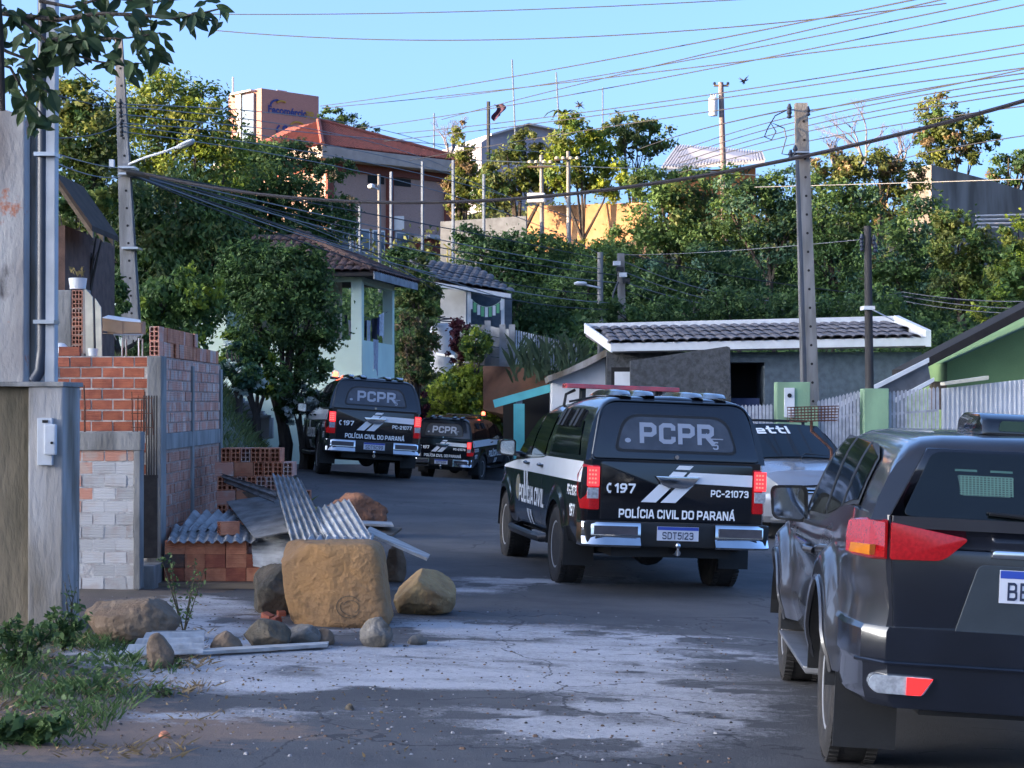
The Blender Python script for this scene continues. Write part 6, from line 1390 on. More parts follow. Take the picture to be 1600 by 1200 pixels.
# ---- rusty litter basket
t = thing('litter_basket', 'rusty wire litter basket on a thin post in front of the meter pillar', 'basket'); Yb = 26.0
c0, c1 = P(1236, 640, Yb), P(1311, 640, Yb)
for k in range(6):
    z = lerp(c0.z + .03, c0.z - .17, k/5); ins_ = .03*k/5; MB().tube([(c0.x + ins_, Yb, z), (c1.x - ins_, Yb, z + .02), (c1.x - ins_, Yb + .35, z + .02), (c0.x + ins_, Yb + .35, z), (c0.x + ins_, Yb, z)], .007, 5).build('hoop', M_rust, t)
for k in range(15):
    x = lerp(c0.x, c1.x, k/14); MB().tube([(x, Yb, c0.z + .04), (lerp(x, (c0.x+c1.x)/2, .05), Yb, c0.z - .17)], .005, 4).build('wire', M_rust, t); MB().tube([(x, Yb + .35, c0.z + .04), (x, Yb + .35, c0.z - .17)], .005, 4).build('wire', M_rust, t)
pm = P(1271, 660, Yb); MB().tube([(pm.x, Yb + .17, c0.z - .17), (pm.x, Yb + .17, pm.z - .12), (pm.x + .28, Yb + .17, pm.z - .38), (pm.x + .28, Yb + .17, H(pm.x, Yb) - .1)], .022, 6).build('post', M_rust, t)
# ---- poles
def pole(name, label, top, bot, wt, wb_, Y, m=None, rect=True, holes=True, cat='utility pole'):
    t = thing(name, label, cat); a, b = P(*bot, Y), P(*top, Y); k = Y/FPX; m = m or M_post_c
    zg = min(a.z, H(a.x, Y) - .2); d = (b - a).normalized(); a2 = a - d*(max(0, a.z - zg)/d.z)
    if rect:
        h0, h1 = wb_*k/2, wt*k/2; b_ = MB()
        for (x0, x1, y0, y1) in ((-1, 1, -.75, -.45), (-1, 1, .45, .75), (-.55, .55, -.45, .45)):
            b_.hexa([a2 + Vector((h0*x0, h0*y0, 0)), a2 + Vector((h0*x1, h0*y0, 0)), a2 + Vector((h0*x1, h0*y1, 0)), a2 + Vector((h0*x0, h0*y1, 0)), b + Vector((h1*x0, h1*y0, 0)), b + Vector((h1*x1, h1*y0, 0)), b + Vector((h1*x1, h1*y1, 0)), b + Vector((h1*x0, h1*y1, 0))])
        b_.build('shaft', m, t)
        if holes:
            hm = MB()
            n_ = int((b.z - a2.z)/.30)
            for i in range(2, n_):
                p = a2.lerp(b, i/n_); hh = lerp(h0, h1, i/n_); hm.lathe([(.022, 0), (.022, -.004)], 8, 'y', (p.x + hh*.25, p.y - hh*.75 - .0005, p.z))
            tag(hm.build('bolt_holes', M_dark, t), kind='stuff')
    else: MB().tube([a2, a2.lerp(b, .5), b], [wb_*k/2, (wb_+wt)*k/4, wt*k/2], 12).build('shaft', m, t, smooth=True)
    return t
def insul(t, px, py, Y, r=.05, m=None): c = P(px, py, Y); MB().lathe([(.02, -.09), (r, -.07), (r*.6, -.03), (r, 0), (r*.6, .04), (.02, .07)], 10, 'z', tuple(c)).build('insulator', m or M_pipe_d, t, smooth=True)
lp = pole('concrete_pole', 'leaning concrete utility pole with a street lamp behind the brick walls', (184, 52), (207, 552), 11, 29, 32.0)
MB().tube([P(201, 256, 31.7), P(225, 246, 31.5), P(252, 238, 31.3), P(276, 229, 31.2)], .022, 8).build('lamp_arm', M_lampw, lp, smooth=True)
a, b = P(274, 231, 31.2), P(303, 219, 31.1); MB().loft([[a.lerp(b, f) + Vector((0, w_*math.cos(q), h_*math.sin(q))) for q in np.linspace(0, 2*math.pi, 9)[:-1]] for f, w_, h_ in ((0, .03, .025), (.2, .09, .05), (.6, .13, .06), (.9, .11, .045), (1, .04, .02))]).build('lamp_head', M_lampw, lp, smooth=True)
for py in (262, 272, 388): c = P(187 + py*.045, py, 31.85); MB().box(c.x - .14, c.x + .14, 31.72, 32.12, c.z - .018, c.z + .018).build('clamp', M_strap, lp)
c = P(176, 257, 31.8); MB().box(c.x - .05, c.x + .03, 31.7, 31.8, c.z - .06, c.z + .08).build('junction_box', M_lampw, lp)
for py in (160, 175, 192, 205): insul(lp, 187 + (py-160)*.05, py, 31.75, .035, M_plastic)
c = P(196, 268, 31.7); MB().tube([c + Vector((.02, 0, 0)), c + Vector((.3, -.05, -.06)), c + Vector((.42, -.05, -.1))], .05, 8).build('cable_closure', M_plastic, lp, smooth=True)
wrapb = P(206, 540, 31.7); 
rp = pole('concrete_pole', 'tall pale concrete pole with a row of bolt holes above the meter pillar', (1252, 161), (1266, 640), 19, 29, 30.6)
for py in (238, 244): c = P(1253.5, py, 30.45); MB().box(c.x - .115, c.x + .115, 30.36, 30.85, c.z - .012, c.z + .012).build('strap', M_strap, rp)
for px, py in ((1234, 168), (1234, 176), (1263, 172), (1236, 240), (1243, 233)): insul(rp, px, py, 30.4, .045)
MB().tube([P(1243, 171, 30.45), P(1233, 171, 30.4)], .012, 5).build('bracket', M_pipe_d, rp)
MB().tube([P(1229, 172, 30.4), P(1212, 180, 30.4), P(1200, 200, 30.4), P(1195, 213, 30.4), P(1206, 218, 30.4), P(1213, 205, 30.4), P(1204, 190, 30.4), P(1217, 196, 30.4), P(1226, 200, 30.4), P(1229, 215, 30.4), P(1222, 240, 30.4), P(1236, 242, 30.4)], .011, 5).build('loose_cable', M_pipe_d, rp)
MB().tube([P(1246, 250, 30.38), P(1252, 400, 30.36), P(1257, 560, 30.34), P(1259, 640, 30.33)], .03, 6).build('dark_side_strip', M_pipe_d, rp)  # narrow dark strip down the left side of the pole
wp = pole('timber_pole', 'dark timber pole rising from the pale green pillar', (1356, 353), (1359, 640), 11, 16, 29.62, M_post_w, rect=False)
for px, py in ((1347, 372), (1366, 374), (1347, 384), (1368, 386)): insul(wp, px, py, 29.6, .04)
c = P(1358, 481, 29.5); MB().box(c.x - .09, c.x + .09, 29.47, 29.78, c.z - .03, c.z + .03).build('clamp', M_whitep, wp); MB().tube([c, c + Vector((.12, 0, -.06)), c + Vector((.45, .2, -.2))], .012, 5).build('tail_wire', M_whitep, wp)
p1 = pole('street_pole', 'slim grey pole carrying a street lamp above the tiled house', (938, 394), (938, 520), 9, 10, 58, rect=False)
MB().tube([P(938, 450, 57.9), P(915, 445, 57.8)], .03, 6).build('lamp_arm', M_lampw, p1); c = P(907, 444, 57.8); MB().loft([[(c.x + x, 57.8 + w_*math.cos(q), c.z + .02 + h_*math.sin(q)) for q in np.linspace(0, 2*math.pi, 9)[:-1]] for x, w_, h_ in ((-.2, .05, .03), (-.1, .13, .07), (.1, .12, .07), (.2, .04, .04))]).build('lamp_head', M_lampw, p1, smooth=True)
p2 = pole('concrete_pole', 'thick stubby concrete pole with cable coils beside the slim lamp pole', (970, 396), (972, 520), 11, 15, 57, rect=True, holes=False)
for k in range(4): c = P(963 + 5*k, 412 + 9*k, 56.7); MB().box(c.x - .10, c.x + .12, 56.5, 56.8, c.z - .06, c.z + .07).build('terminal_box', M_plastic if k % 2 else M_lampw, p2)
MB().tube([P(966, 440, 56.6), P(958, 460, 56.6), P(957, 480, 56.6), P(966, 486, 56.6)], .03, 6).build('cable_coil', M_pipe_d, p2)
p3 = pole('transformer_pole', 'reddish grey pole with a pot transformer against the sky', (1127, 128), (1132, 330), 8, 11, 105, mat('pinkish_pole', (.22, .17, .17), .9), rect=False)
MB().tube([P(1116, 133, 105), P(1139, 133, 105)], .06, 6).build('crossarm', M_wood, p3)
for px in (1117, 1127, 1138): insul(p3, px, 129, 105, .1)
c = P(1115, 166, 104.8); MB().lathe([(.02, -.55), (.24, -.52), (.26, 0), (.26, .45), (.2, .52), (.02, .54)], 14, 'z', tuple(c)).build('transformer', M_lampw, p3, smooth=True)
for k in (-.12, 0.02, .14): MB().lathe([(.03, 0), (.05, .1), (.03, .2)], 8, 'z', (c.x + k, c.y, c.z + .52)).build('bushing', M_lampw, p3)
for (px, y0, lab) in ((846, 242, 'left post of the pair holding white insulators on the upper terrace'), (888, 236, 'right post of the pair holding white insulators on the upper terrace')):
    q = pole('insulator_pole', lab, (px, y0), (px + 1, 380), 6, 8, 92, rect=False)
    MB().tube([P(px - 22, y0 + 18 - (px == 888)*4, 91.8), P(px + 18, y0 + 18 - (px == 888)*8, 91.8)], .05, 5).build('crossarm', M_wood, q)
    for k in (-18, -8, 4, 14): insul(q, px + k, y0 + 10, 91.8, .13, M_cream)
q = bpy.data.objects['insulator_pole']; c = P(838, 309, 91.5); MB().box(c.x - .45, c.x + .45, 91.3, 91.7, c.z - .25, c.z + .25).build('white_cabinet', M_lampw, q, bevel=.1)
for px, y0, y1, Ym, r_, lab, m in ((804, 92, 200, 140, .06, 'tallest thin aerial mast against the sky', M_steel_b), (873, 112, 180, 135, .06, 'thin aerial mast leaning left of the palm', M_steel_b), (942, 136, 190, 135, .05, 'shortest thin mast above the dark round tree', M_steel_b), (678, 176, 250, 120, .05, 'slim mast at the right end of the red roof', M_steel_b), (763, 158, 235, 110, .11, 'dark thick post with rag caught near it', M_plastic)):
    a, b = P(px + (3 if px in (804, 873) else 0), y1 + 60, Ym), P(px - (4 if px in (804, 873) else 0), y0, Ym); tag(MB().tube([a, b], r_, 6).build('mast', m), lab, 'mast')
c = P(779, 162, 60); tag(MB().sheet(lambda u, v: c + Vector((.30*(u-.5) + .1*math.sin(v*5), .1*math.sin(u*6), -.55*v*(1-.5*abs(u-.35)))), 7, 6, (0, 1, 0), .02).build('rag', mat('plum_rag', (.07, .03, .06), .95), None, smooth=True), 'dark plum rag caught on a wire in the sky', 'rag')
for px, y0, y1, lab in ((517, 312, 392, 'blue fence mast at the left, below the pink building corner'), (548, 330, 385, 'shorter blue mast among the trees left of the window'), (562, 322, 384, 'blue mast beside the white window frames'), (611, 268, 400, 'blue mast right of the lamp post before the pink building'), (660, 252, 412, 'tallest blue mast at the right of the pink building'), (708, 250, 345, 'grey blue mast beyond the right eave of the pink building'), (756, 272, 345, 'thin blue mast in front of the sunlit trees')):
    tag(MB().tube([P(px, 470, 86), P(px, y0, 86)], .075, 6).build('fence_mast', M_steel_b), lab, 'mast')
lq = pole('lamp_post', 'lamp post with a round lamp head in front of the pink building', (592, 272), (593, 395), 5, 6, 84, M_post_c, rect=False, cat='street lamp')
c = P(580, 291, 83.8); MB().tube([P(592, 296, 84), c], .04, 5).build('lamp_arm', M_lampw, lq); MB().lathe([(.02, -.12), (.16, -.06), (.17, .05), (.05, .13)], 12, 'z', tuple(c)).build('lamp_head', M_lampw, lq, smooth=True)
# ---- pink brick building on the hill
t = thing('brick_building', 'pink brick building with broad eaves and red tiled hip roof', 'building')
K0 = Vector((-10.55, 105.0, 0)); rd = Vector((7, 6.4, 0)).normalized(); ld = Vector((-rd.y, rd.x, 0))
def kb(u, v, z): p = K0 + rd*u + ld*v; return Vector((p.x, p.y, z))
def kbox(u0, u1, v0, v1, z0, z1): return MB().hexa([kb(u0, v0, z0), kb(u1, v0, z0), kb(u1, v1, z0), kb(u0, v1, z0), kb(u0, v0, z1), kb(u1, v0, z1), kb(u1, v1, z1), kb(u0, v1, z1)])
ez0, ez1 = P(0, 251, 105).z, P(0, 232, 105).z
kbox(.0, 9.6, 0, 9, 5.0, ez0 - .5).build('wall', M_fac_brick, t); kbox(-.15, 9.75, -.15, 9.2, ez0 - .5, ez0).build('soffit_band', M_fac_red, t)
kbox(-1.0, 10.6, -1.0, 10, ez0, ez1).build('eave_slab', mat('eave_concrete', (.46, .37, .32), .85, var=.2, scale=2), t, bevel=.03)
apx = P(497, 190, 109); r0 = [kb(-.9, -.9, ez1 + .01), kb(10.5, -.9, ez1 + .01), kb(10.5, 9.9, ez1 + .01), kb(-.9, 9.9, ez1 + .01)]; A1 = kb(3.6, 4.5, apx.z); A2 = kb(5.6, 4.5, apx.z)
A1 = Vector((apx.x, apx.y, apx.z)); A2 = A1 + ld*3
MB().add(r0 + [A1, A2], [(0, 1, 4), (1, 2, 5, 4), (2, 3, 5), (3, 0, 4, 5), (3, 2, 1, 0)]).build('roof', M_tile_red, t)
def ribs(e0, e1, a0, a1, n, m):
    b = MB()
    for k in range(n+1):
        p, q = e0.lerp(e1, k/n), a0.lerp(a1, k/n); b.tube([p + Vector((0, 0, .03)), q + Vector((0, 0, .03))], .055, 5, cap=False)
    return b
def slope_ribs(e0, e1, top, n):
    b = MB(); u = (e1-e0).normalized(); L_ = (e1-e0).length; s0 = (top-e0).dot(u); up = top - e0 - u*s0
    for k in range(n+1):
        s = L_*k/n; f = s/s0 if s < s0 else (L_-s)/(L_-s0)
        if f > .03: b.tube([e0 + u*s + Vector((0, 0, .05)), e0 + u*s + up*f + Vector((0, 0, .05))], .07, 5, cap=False)
    return b
tag(slope_ribs(r0[0], r0[1], A1, 46).build('tile_ribs', M_tile_red, t), kind='stuff'); tag(slope_ribs(r0[3], r0[0], A1, 42).build('tile_ribs', M_tile_red, t), kind='stuff')
MB().tube([r0[0] + Vector((0, 0, .1)), A1 + Vector((0, 0, .12))], .14, 6).build('hip_ridge', M_tile_red, t); MB().tube([r0[1] + Vector((0, 0, .1)), A1 + Vector((0, 0, .12))], .14, 6).build('hip_ridge', M_tile_red, t)
for u in (.0, 4.35, 8.8): kbox(u, u + .45, -.18, -.003, 9, ez0 - .5).build('pilaster', M_fac_red, t)
for u0, u1 in ((3.0, 4.2), (4.9, 6.2)): kbox(u0, u1, -.03, -.002, ez0 - 1.0, ez0 - .55).build('vent_window', M_dark, t)
for i, (u0, u1) in enumerate(((.9, 1.9), (2.1, 3.1), (3.3, 4.2), (5.0, 6.0))):
    f = kbox(u0, u1, -.10, -.004, 9.6, 11.8).build('window', M_whitep, t)
    for a_, b_ in ((9.68, 10.45), (10.53, 11.72)): kbox(u0 + .08, u1 - .08, -.115, -.102, a_, b_).build('pane', M_glassblue, f)
kbox(6.6, 9.5, -1.4, -.004, 8.5, 11.4).build('porch_block', M_fac_red, t); kbox(6.2, 9.9, -1.8, -.004, 11.4, 11.6).build('porch_roof', M_metal_l, t)
c = kb(5.3, -.05, ez0 - 3.2); MB().box(c.x - .3, c.x + .3, c.y - .35, c.y - .05, c.z - .4, c.z + .4).build('air_conditioner', M_lampw, t)
# ---- tower with lettering
t = thing('office_tower', 'orange brick tower block with company lettering near its roof', 'building')
T0 = Vector((-22.98, 170, 0)); rd = Vector((4.5, 4.3, 0)).normalized(); ld = Vector((-rd.y, rd.x, 0)); zt_ = P(0, 137, 170).z
kbox2 = lambda u0, u1, v0, v1, z0, z1: MB().hexa([T0 + rd*u + ld*v + Vector((0, 0, z)) for z in (z0, z1) for u, v in ((u0, v0), (u1, v0), (u1, v1), (u0, v1))])
kbox2(0, 6.6, 0, 5.2, 8, zt_).build('wall', M_tower, t)
kbox2(-.25, -.003, .9, 2.7, 8, zt_ - .35).build('glass_bay', M_glassblue, t); kbox2(-.35, -.003, 2.75, 3.6, 8, zt_ - .25).build('light_pier', M_tower_l, t); kbox2(-.6, -.01, .9, 4.2, zt_ - .2, zt_ - .05).build('canopy_slab', M_metal_l, t)
MB().tube([T0 + ld*4.5 + Vector((0, 0, zt_)), T0 + ld*4.5 + Vector((0, 0, zt_ + 1.6))], .09, 6).build('antenna', M_metal_l, t); MB().tube([T0 + rd*2.5 + ld*1 + Vector((0, 0, zt_)), T0 + rd*2.5 + ld + Vector((0, 0, zt_ + .25)), T0 + rd*3.6 + ld + Vector((0, 0, zt_ + .25)), T0 + rd*3.6 + ld + Vector((0, 0, zt_))], .04, 5).build('hatch_rail', M_metal_l, t)
M_lblue = mat('blue_lettering', (.02, .03, .17), .6); M_lyel = mat('yellow_lettering', (.45, .25, .03), .6)
def sign(txt, size, u, z, m, name='lettering'):
    v, f = text_mesh(txt, size, bold=.035); b = MB(); b.add([T0 + rd*(u + a) - ld*.05 + Vector((0, 0, z + c_)) for a, c_ in v], f); return b.build(name, m, t)
sign('Fecomércio', .95, 2.95, zt_ - 1.85, M_lblue); sign('PR', .95, 5.55, zt_ - 1.95, M_lyel); sign('Sesc', 1.45, 3.6, zt_ - 3.75, M_lblue)
for (cu, cz, r_, m_, a0, a1) in ((1.9, zt_ - 1.6, .95, M_lblue, 95, 175), (2.3, zt_ - 1.5, .75, M_lyel, 60, 140), (4.1, zt_ - 3.4, .95, M_lyel, 35, 150), (2.5, zt_ - 3.7, .8, M_lblue, 130, 260)):
    MB().tube([T0 + rd*(cu + r_*math.cos(R(q))) - ld*.07 + Vector((0, 0, cz + r_*.75*math.sin(R(q)))) for q in np.linspace(a0, a1, 10)], .09, 5).build('logo_arc', m_, t)
# ---- other things along the hilltop
t = thing('metal_shed', 'pale lilac metal shed with low gable behind the hilltop trees', 'shed'); Yh = 150
gp = [P(752, 330, Yh), P(865, 330, Yh + 3.2), P(865, 201, Yh + 3.2), P(827, 192, Yh + 2.1), P(774, 207, Yh + .6), P(752, 222, Yh)]; MB().prism(gp, (-8, 18, 0)).build('gable', mat('lilac_sheet', (.30, .29, .34), .7, var=.15, scale=1), t)
MB().prism([P(768, 208, Yh - .1), P(827, 191, Yh + 1.6), P(872, 201, Yh + 2.9), P(872, 203.5, Yh + 2.9), P(827, 194, Yh + 1.6), P(768, 211, Yh - .1)], (-8.4, 19, 0)).build('roof', M_metal_l, t)
t = thing('factory_roof', 'long ribbed pale factory roof with an orange wall under it', 'building'); Yh = 135
a, b, c, d = P(1035, 262, Yh), P(1195, 250, Yh), P(1190, 237, Yh + 14), P(1060, 227, Yh + 14)
MB().prism([a, b, c, d], (0, 0, -.2)).build('roof', M_metal_l, t)
for k in range(34):
    p, q = a.lerp(b, k/33), d.lerp(c, k/33); MB().tube([p + Vector((0, 0, .06)), q + Vector((0, 0, .06))], .08, 4).build('rib', M_metal_l, t)
MB().prism([a + Vector((.5, .4, -.2)), b + Vector((-.3, 2.6, -.2)), b + Vector((-.3, 2.6, -9)), a + Vector((.5, .4, -9))], (0, .4, 0)).build('wall', mat('orange_wall', (.55, .20, .07), .85, var=.15), t)
t = thing('block_wall', 'plain grey block wall on the upper terrace right of the pink building', 'wall'); wallp((P(688, 0, 92).x, 92), (P(822, 0, 91).x, 91), 5.5, P(0, 346, 92).z, .25, M_grey_w, 'wall', t, z1b=P(0, 337, 91).z)
t = thing('ochre_wall', 'sunlit ochre wall glowing behind the terrace poles', 'wall'); wallp((P(824, 0, 99).x, 99), (P(1010, 0, 93.5).x, 93.5), 5.5, P(0, 322, 99).z, .3, M_orange_w, 'wall', t, z1b=P(0, 316, 93.5).z)
t = thing('retaining_wall', 'stained concrete retaining wall with sloping top at the upper right', 'wall'); Yr = 96
MB().prism([P(1456, 420, Yr), P(1720, 430, Yr + 7), P(1720, 330, Yr + 7), P(1600, 297, Yr + 3.9), P(1540, 279, Yr + 2.3), P(1456, 257, Yr)], (-.8, 2.0, 0)).build('wall', M_retain, t)
t = thing('rail_fence', 'pale horizontal rails at the foot of the retaining wall', 'fence')
for k in range(4): MB().tube([P(1525, 337 + 6*k, 92), P(1640, 334 + 7*k, 92)], .05, 5).build('rail', M_metal_l, t)
t = thing('stair_rail', 'yellow stair handrail below the grey block wall', 'handrail'); Yk = 80
for pts in ([(672, 398), (704, 399)], [(693, 381), (722, 402)], [(699, 385), (699, 425)], [(704, 390), (704, 425)]): MB().tube([P(x, y, Yk) for x, y in pts], .035, 5).build('rail', M_yel, t)
t = thing('garden_stairs', 'grey concrete steps beside the yellow handrail', 'steps')
for k in range(6): c = P(672 + 6*k, 408 + 3*k, 78); MB().box(c.x - .1, c.x + .2, 78, 79.2, c.z - .5, c.z).build('step', M_panel, t)
wallp((P(700, 0, 77).x, 77), (P(745, 0, 77).x, 77), 5.5, P(0, 425, 77).z, .3, M_panel, 'cheek_wall', t, z1b=P(0, 440, 77).z)
# ================================================================== PLANTS
LM = {
 'dark':   leafmat('dark_leaves', (0.039, 0.078, 0.028), (0.097, 0.167, 0.053)),
 'mid':    leafmat('mid_leaves', (0.051, 0.105, 0.030), (0.135, 0.220, 0.060)),
 'olive':  leafmat('olive_leaves', (0.072, 0.094, 0.029), (0.172, 0.200, 0.064)),
 'yellow': leafmat('yellow_green_leaves', (0.098, 0.137, 0.026), (0.260, 0.286, 0.065), .45),
 'bright': leafmat('lime_leaves', (0.13, 0.20, 0.026), (0.40, 0.46, 0.06), .45),
 'blue':   leafmat('bluish_leaves', (0.035, 0.088, 0.057), (0.088, 0.167, 0.105)),
 'purple': leafmat('purple_leaves', (0.039, 0.010, 0.018), (0.098, 0.026, 0.039)),
 'dry':    leafmat('dry_leaves', (0.156, 0.111, 0.058), (0.312, 0.221, 0.117)),
 'white':  leafmat('white_blossom', (0.260, 0.338, 0.286), (0.780, 0.832, 0.780)),
 'near':   leafmat('near_leaves', (0.021, 0.044, 0.023), (0.065, 0.104, 0.036), .25),
 'weed':   leafmat('weed_leaves', (0.046, 0.091, 0.029), (0.117, 0.182, 0.058)),
 'grass':  leafmat('grass_blades', (0.078, 0.111, 0.039), (0.169, 0.195, 0.072)),
}
M_bark = mat('bark', (.075, .06, .05), .95, var=.5, scale=7, bump=.8, bscale=20, stretch=(2, 2, .4))
M_bark_l = mat('pale_bark', (.17, .15, .14), .95, var=.4, scale=7, bump=.5, stretch=(2, 2, .4))
NR = np.random.default_rng(11)
def leaf_cloud(name, parent, m, cen, nrm, size, tint, aspect=.5, droop=0.0, curl=True):
    """many single leaves as one crown: each leaf a bent pair of triangles"""
    n = len(cen); 
    up = np.array([0, 0, 1.0]); 
    a = NR.normal(size=(n, 3)); a -= (a*nrm).sum(1, keepdims=True)*nrm; a /= np.linalg.norm(a, axis=1, keepdims=True) + 1e-9
    if droop: a = a*(1-droop) + np.array([0, 0, -1.0])*droop; a /= np.linalg.norm(a, axis=1, keepdims=True) + 1e-9
    b = np.cross(nrm, a); b /= np.linalg.norm(b, axis=1, keepdims=True) + 1e-9
    L_ = (size*NR.uniform(.6, 1.5, n))[:, None]
    v = np.stack([cen - a*L_*.5, cen + b*L_*aspect*.5 + nrm*L_*.08, cen + a*L_*.5 - nrm*L_*.10, cen - b*L_*aspect*.5 + nrm*L_*.08], 1).reshape(-1, 3)
    me = bpy.data.meshes.new(name); me.vertices.add(4*n); me.vertices.foreach_set('co', v.ravel())
    me.loops.add(4*n); me.polygons.add(n); me.loops.foreach_set('vertex_index', np.arange(4*n)); me.polygons.foreach_set('loop_start', np.arange(0, 4*n, 4)); me.polygons.foreach_set('loop_total', np.full(n, 4))
    at = me.attributes.new('tint', 'FLOAT', 'FACE'); at.data.foreach_set('value', np.clip(tint, 0, 1).astype(np.float32))
    me.materials.append(m); me.update(calc_edges=True)
    o = bpy.data.objects.new(name, me); C.objects.link(o); o.parent = parent; return o
def crown_points(lobes, n, clump, fill=.45):
    """points gathered in clumps through the outer part of the lobes (cx, cy, cz, rx, ry, rz)"""
    lobes = np.array(lobes, float); vol = lobes[:, 3]*lobes[:, 4] + lobes[:, 3]*lobes[:, 5] + lobes[:, 4]*lobes[:, 5]
    nc = max(8, n//clump); li = NR.choice(len(lobes), nc, p=vol/vol.sum())
    d = NR.normal(size=(nc, 3)); d /= np.linalg.norm(d, axis=1, keepdims=True)
    r = NR.uniform(fill, 1.0, nc)**.6
    cc = lobes[li, :3] + d*lobes[li, 3:]*r[:, None]*NR.uniform(.9, 1.12, (nc, 1)); ct = NR.uniform(0, 1, nc)
    k = NR.integers(0, nc, n); sg = lobes[li, 3:].mean(1)*NR.uniform(.09, .20, nc)
    off = NR.normal(size=(n, 3))*sg[k][:, None]*np.array([1, 1, .75])
    nr = d[k]*.55 + NR.normal(size=(n, 3))*.55 + np.array([0, 0, .35]); nr /= np.linalg.norm(nr, axis=1, keepdims=True)
    return cc[k] + off, nr, .95*ct[k]**1.6 + .35*NR.uniform(0, 1, n) - .1  # wide clump contrast puts lit and shaded clumps into the leaf tint
def limbs(parent, base, lobes, r0, m, nb=5, name='trunk', fork=.35, lean=(0, 0)):
    b = MB(); base = Vector(base); rr = random.Random(int(abs(base.x*100)) + int(base.y))
    tops = [Vector(l[:3]) for l in lobes]; mean = sum(tops, Vector())/len(tops)
    fk = base.lerp(Vector((mean.x, mean.y, mean.z)), fork) + Vector((lean[0], lean[1], 0))
    b.tube([base + Vector((0, 0, -.2)), base.lerp(fk, .5) + Vector((rr.uniform(-.1, .1)*r0*6, 0, 0)), fk], [r0*1.25, r0, r0*.8], 8)
    for i in range(nb):
        l = lobes[i % len(lobes)]; e = Vector(l[:3]) + Vector((rr.uniform(-.6, .6)*l[3], rr.uniform(-.6, .6)*l[4], rr.uniform(-.2, .75)*l[5])); md = fk.lerp(e, .5) + Vector((rr.uniform(-.2, .2)*l[3], 0, rr.uniform(-.1, .2)*l[5]))
        b.tube([fk - Vector((0, 0, r0)), md, e], [r0*.6, r0*.35, r0*.08], 6)
        for q in range(2):
            e2 = md.lerp(e, .4) + Vector((rr.uniform(-.5, .5)*l[3], rr.uniform(-.5, .5)*l[4], rr.uniform(.1, .5)*l[5])); b.tube([md, md.lerp(e2, .5) + Vector((0, 0, .05)), e2], [r0*.28, r0*.16, r0*.04], 5)
    return b.build(name, m, parent, smooth=True)
def tree(label, Y, lobes, kinds, n, leaf, trunk=None, cat='tree', name='tree', group=None, dep=.8, bark=None, clump=45, aspect=.5, droop=0.0, nb=5, fill=.45, fork=.35):
    """lobes in photo pixels: (cx, cy, rx, ry); all at about Y metres. kinds: leaf colours sharing the crown"""
    k = Y/FPX; W_ = []
    for i, (cx, cy, rx, ry) in enumerate(lobes):
        c = P(cx, cy, Y + random.uniform(-.35, .35)*rx*k); W_.append((c.x, c.y, c.z, rx*k, rx*k*dep, ry*k))
    if trunk: bx_ = P(trunk[0], trunk[1], Y)
    else: bx_ = Vector((sum(l[0] for l in W_)/len(W_), Y, 0)); bx_.z = min(H(bx_.x, Y), min(l[2] for l in W_))
    bx_.z = min(bx_.z, H(bx_.x, Y))
    t = thing(name, label, cat, group=group)
    limbs(t, bx_, W_, (trunk[2] if trunk else 14)*k/2, bark or M_bark, nb, fork=fork)
    for i, (kd, f) in enumerate(kinds):
        p, nr, ti = crown_points(W_, int(n*f), clump, fill); leaf_cloud('crown' if i == 0 else 'leaf_patches', t, LM[kd], p, nr, leaf*k, ti, aspect, droop)
    return t
GT = None
# left mass of trees
tree('tall tree with sunlit yellow green top left of the tower', 50, [(250, 165, 70, 58), (310, 190, 55, 62), (215, 215, 62, 70), (280, 265, 88, 60), (345, 260, 55, 60)], [('bright', .3), ('yellow', .45), ('mid', .25)], 15000, 7.5, (285, 480, 16))  # yellow of the sun put into the leaf colours of this crown
tree('yellow tipped tree just right of the pale service post', 43, [(135, 205, 60, 70), (105, 160, 45, 40), (165, 280, 60, 60), (115, 300, 55, 70)], [('olive', .35), ('yellow', .4), ('mid', .25)], 12000, 8.5, (130, 470, 18))
tree('broad dark tree spreading behind the street lamp', 54, [(390, 290, 85, 70), (455, 330, 80, 70), (340, 340, 80, 80), (505, 345, 52, 42), (420, 390, 90, 55), (400, 235, 45, 30)], [('dark', .65), ('mid', .35)], 19000, 7.5, (415, 520, 18))
tree('tree with dry brownish flower tips below the red roof', 62, [(400, 245, 60, 26), (455, 245, 52, 26), (520, 262, 38, 24), (370, 265, 40, 25), (545, 330, 20, 26)], [('dry', .16), ('dark', .84)], 6500, 7, (450, 400, 14))
tree('drooping dark tree filling the space behind the brick walls', 45, [(270, 350, 80, 85), (205, 380, 55, 90), (340, 430, 80, 75), (260, 450, 85, 65), (395, 420, 45, 60), (330, 360, 60, 60)], [('dark', .5), ('mid', .3), ('olive', .2)], 22000, 8.5, (262, 580, 20), droop=.45)
tree('low bright green bush behind the leaning concrete pole', 36, [(250, 470, 50, 38), (305, 460, 42, 40), (285, 520, 55, 35), (225, 520, 30, 35)], [('mid', .55), ('bright', .2), ('dark', .25)], 8000, 9, None, 'bush', 'bush', droop=.4)
tree('dense round topped dark tree with bare twin trunks beside the mint porch', 39, [(445, 440, 70, 55), (480, 500, 52, 65), (415, 500, 45, 70), (495, 555, 34, 42), (380, 430, 40, 50), (470, 405, 35, 24)], [('dark', .62), ('mid', .38)], 17000, 7.5, (440, 672, 22), nb=7, fork=.25)
tree('white flowering shrub at the foot of the twin trunked tree', 38.5, [(470, 612, 28, 30), (495, 628, 22, 26), (452, 640, 20, 20)], [('white', .35), ('dark', .65)], 3500, 6.5, None, 'shrub', 'shrub')
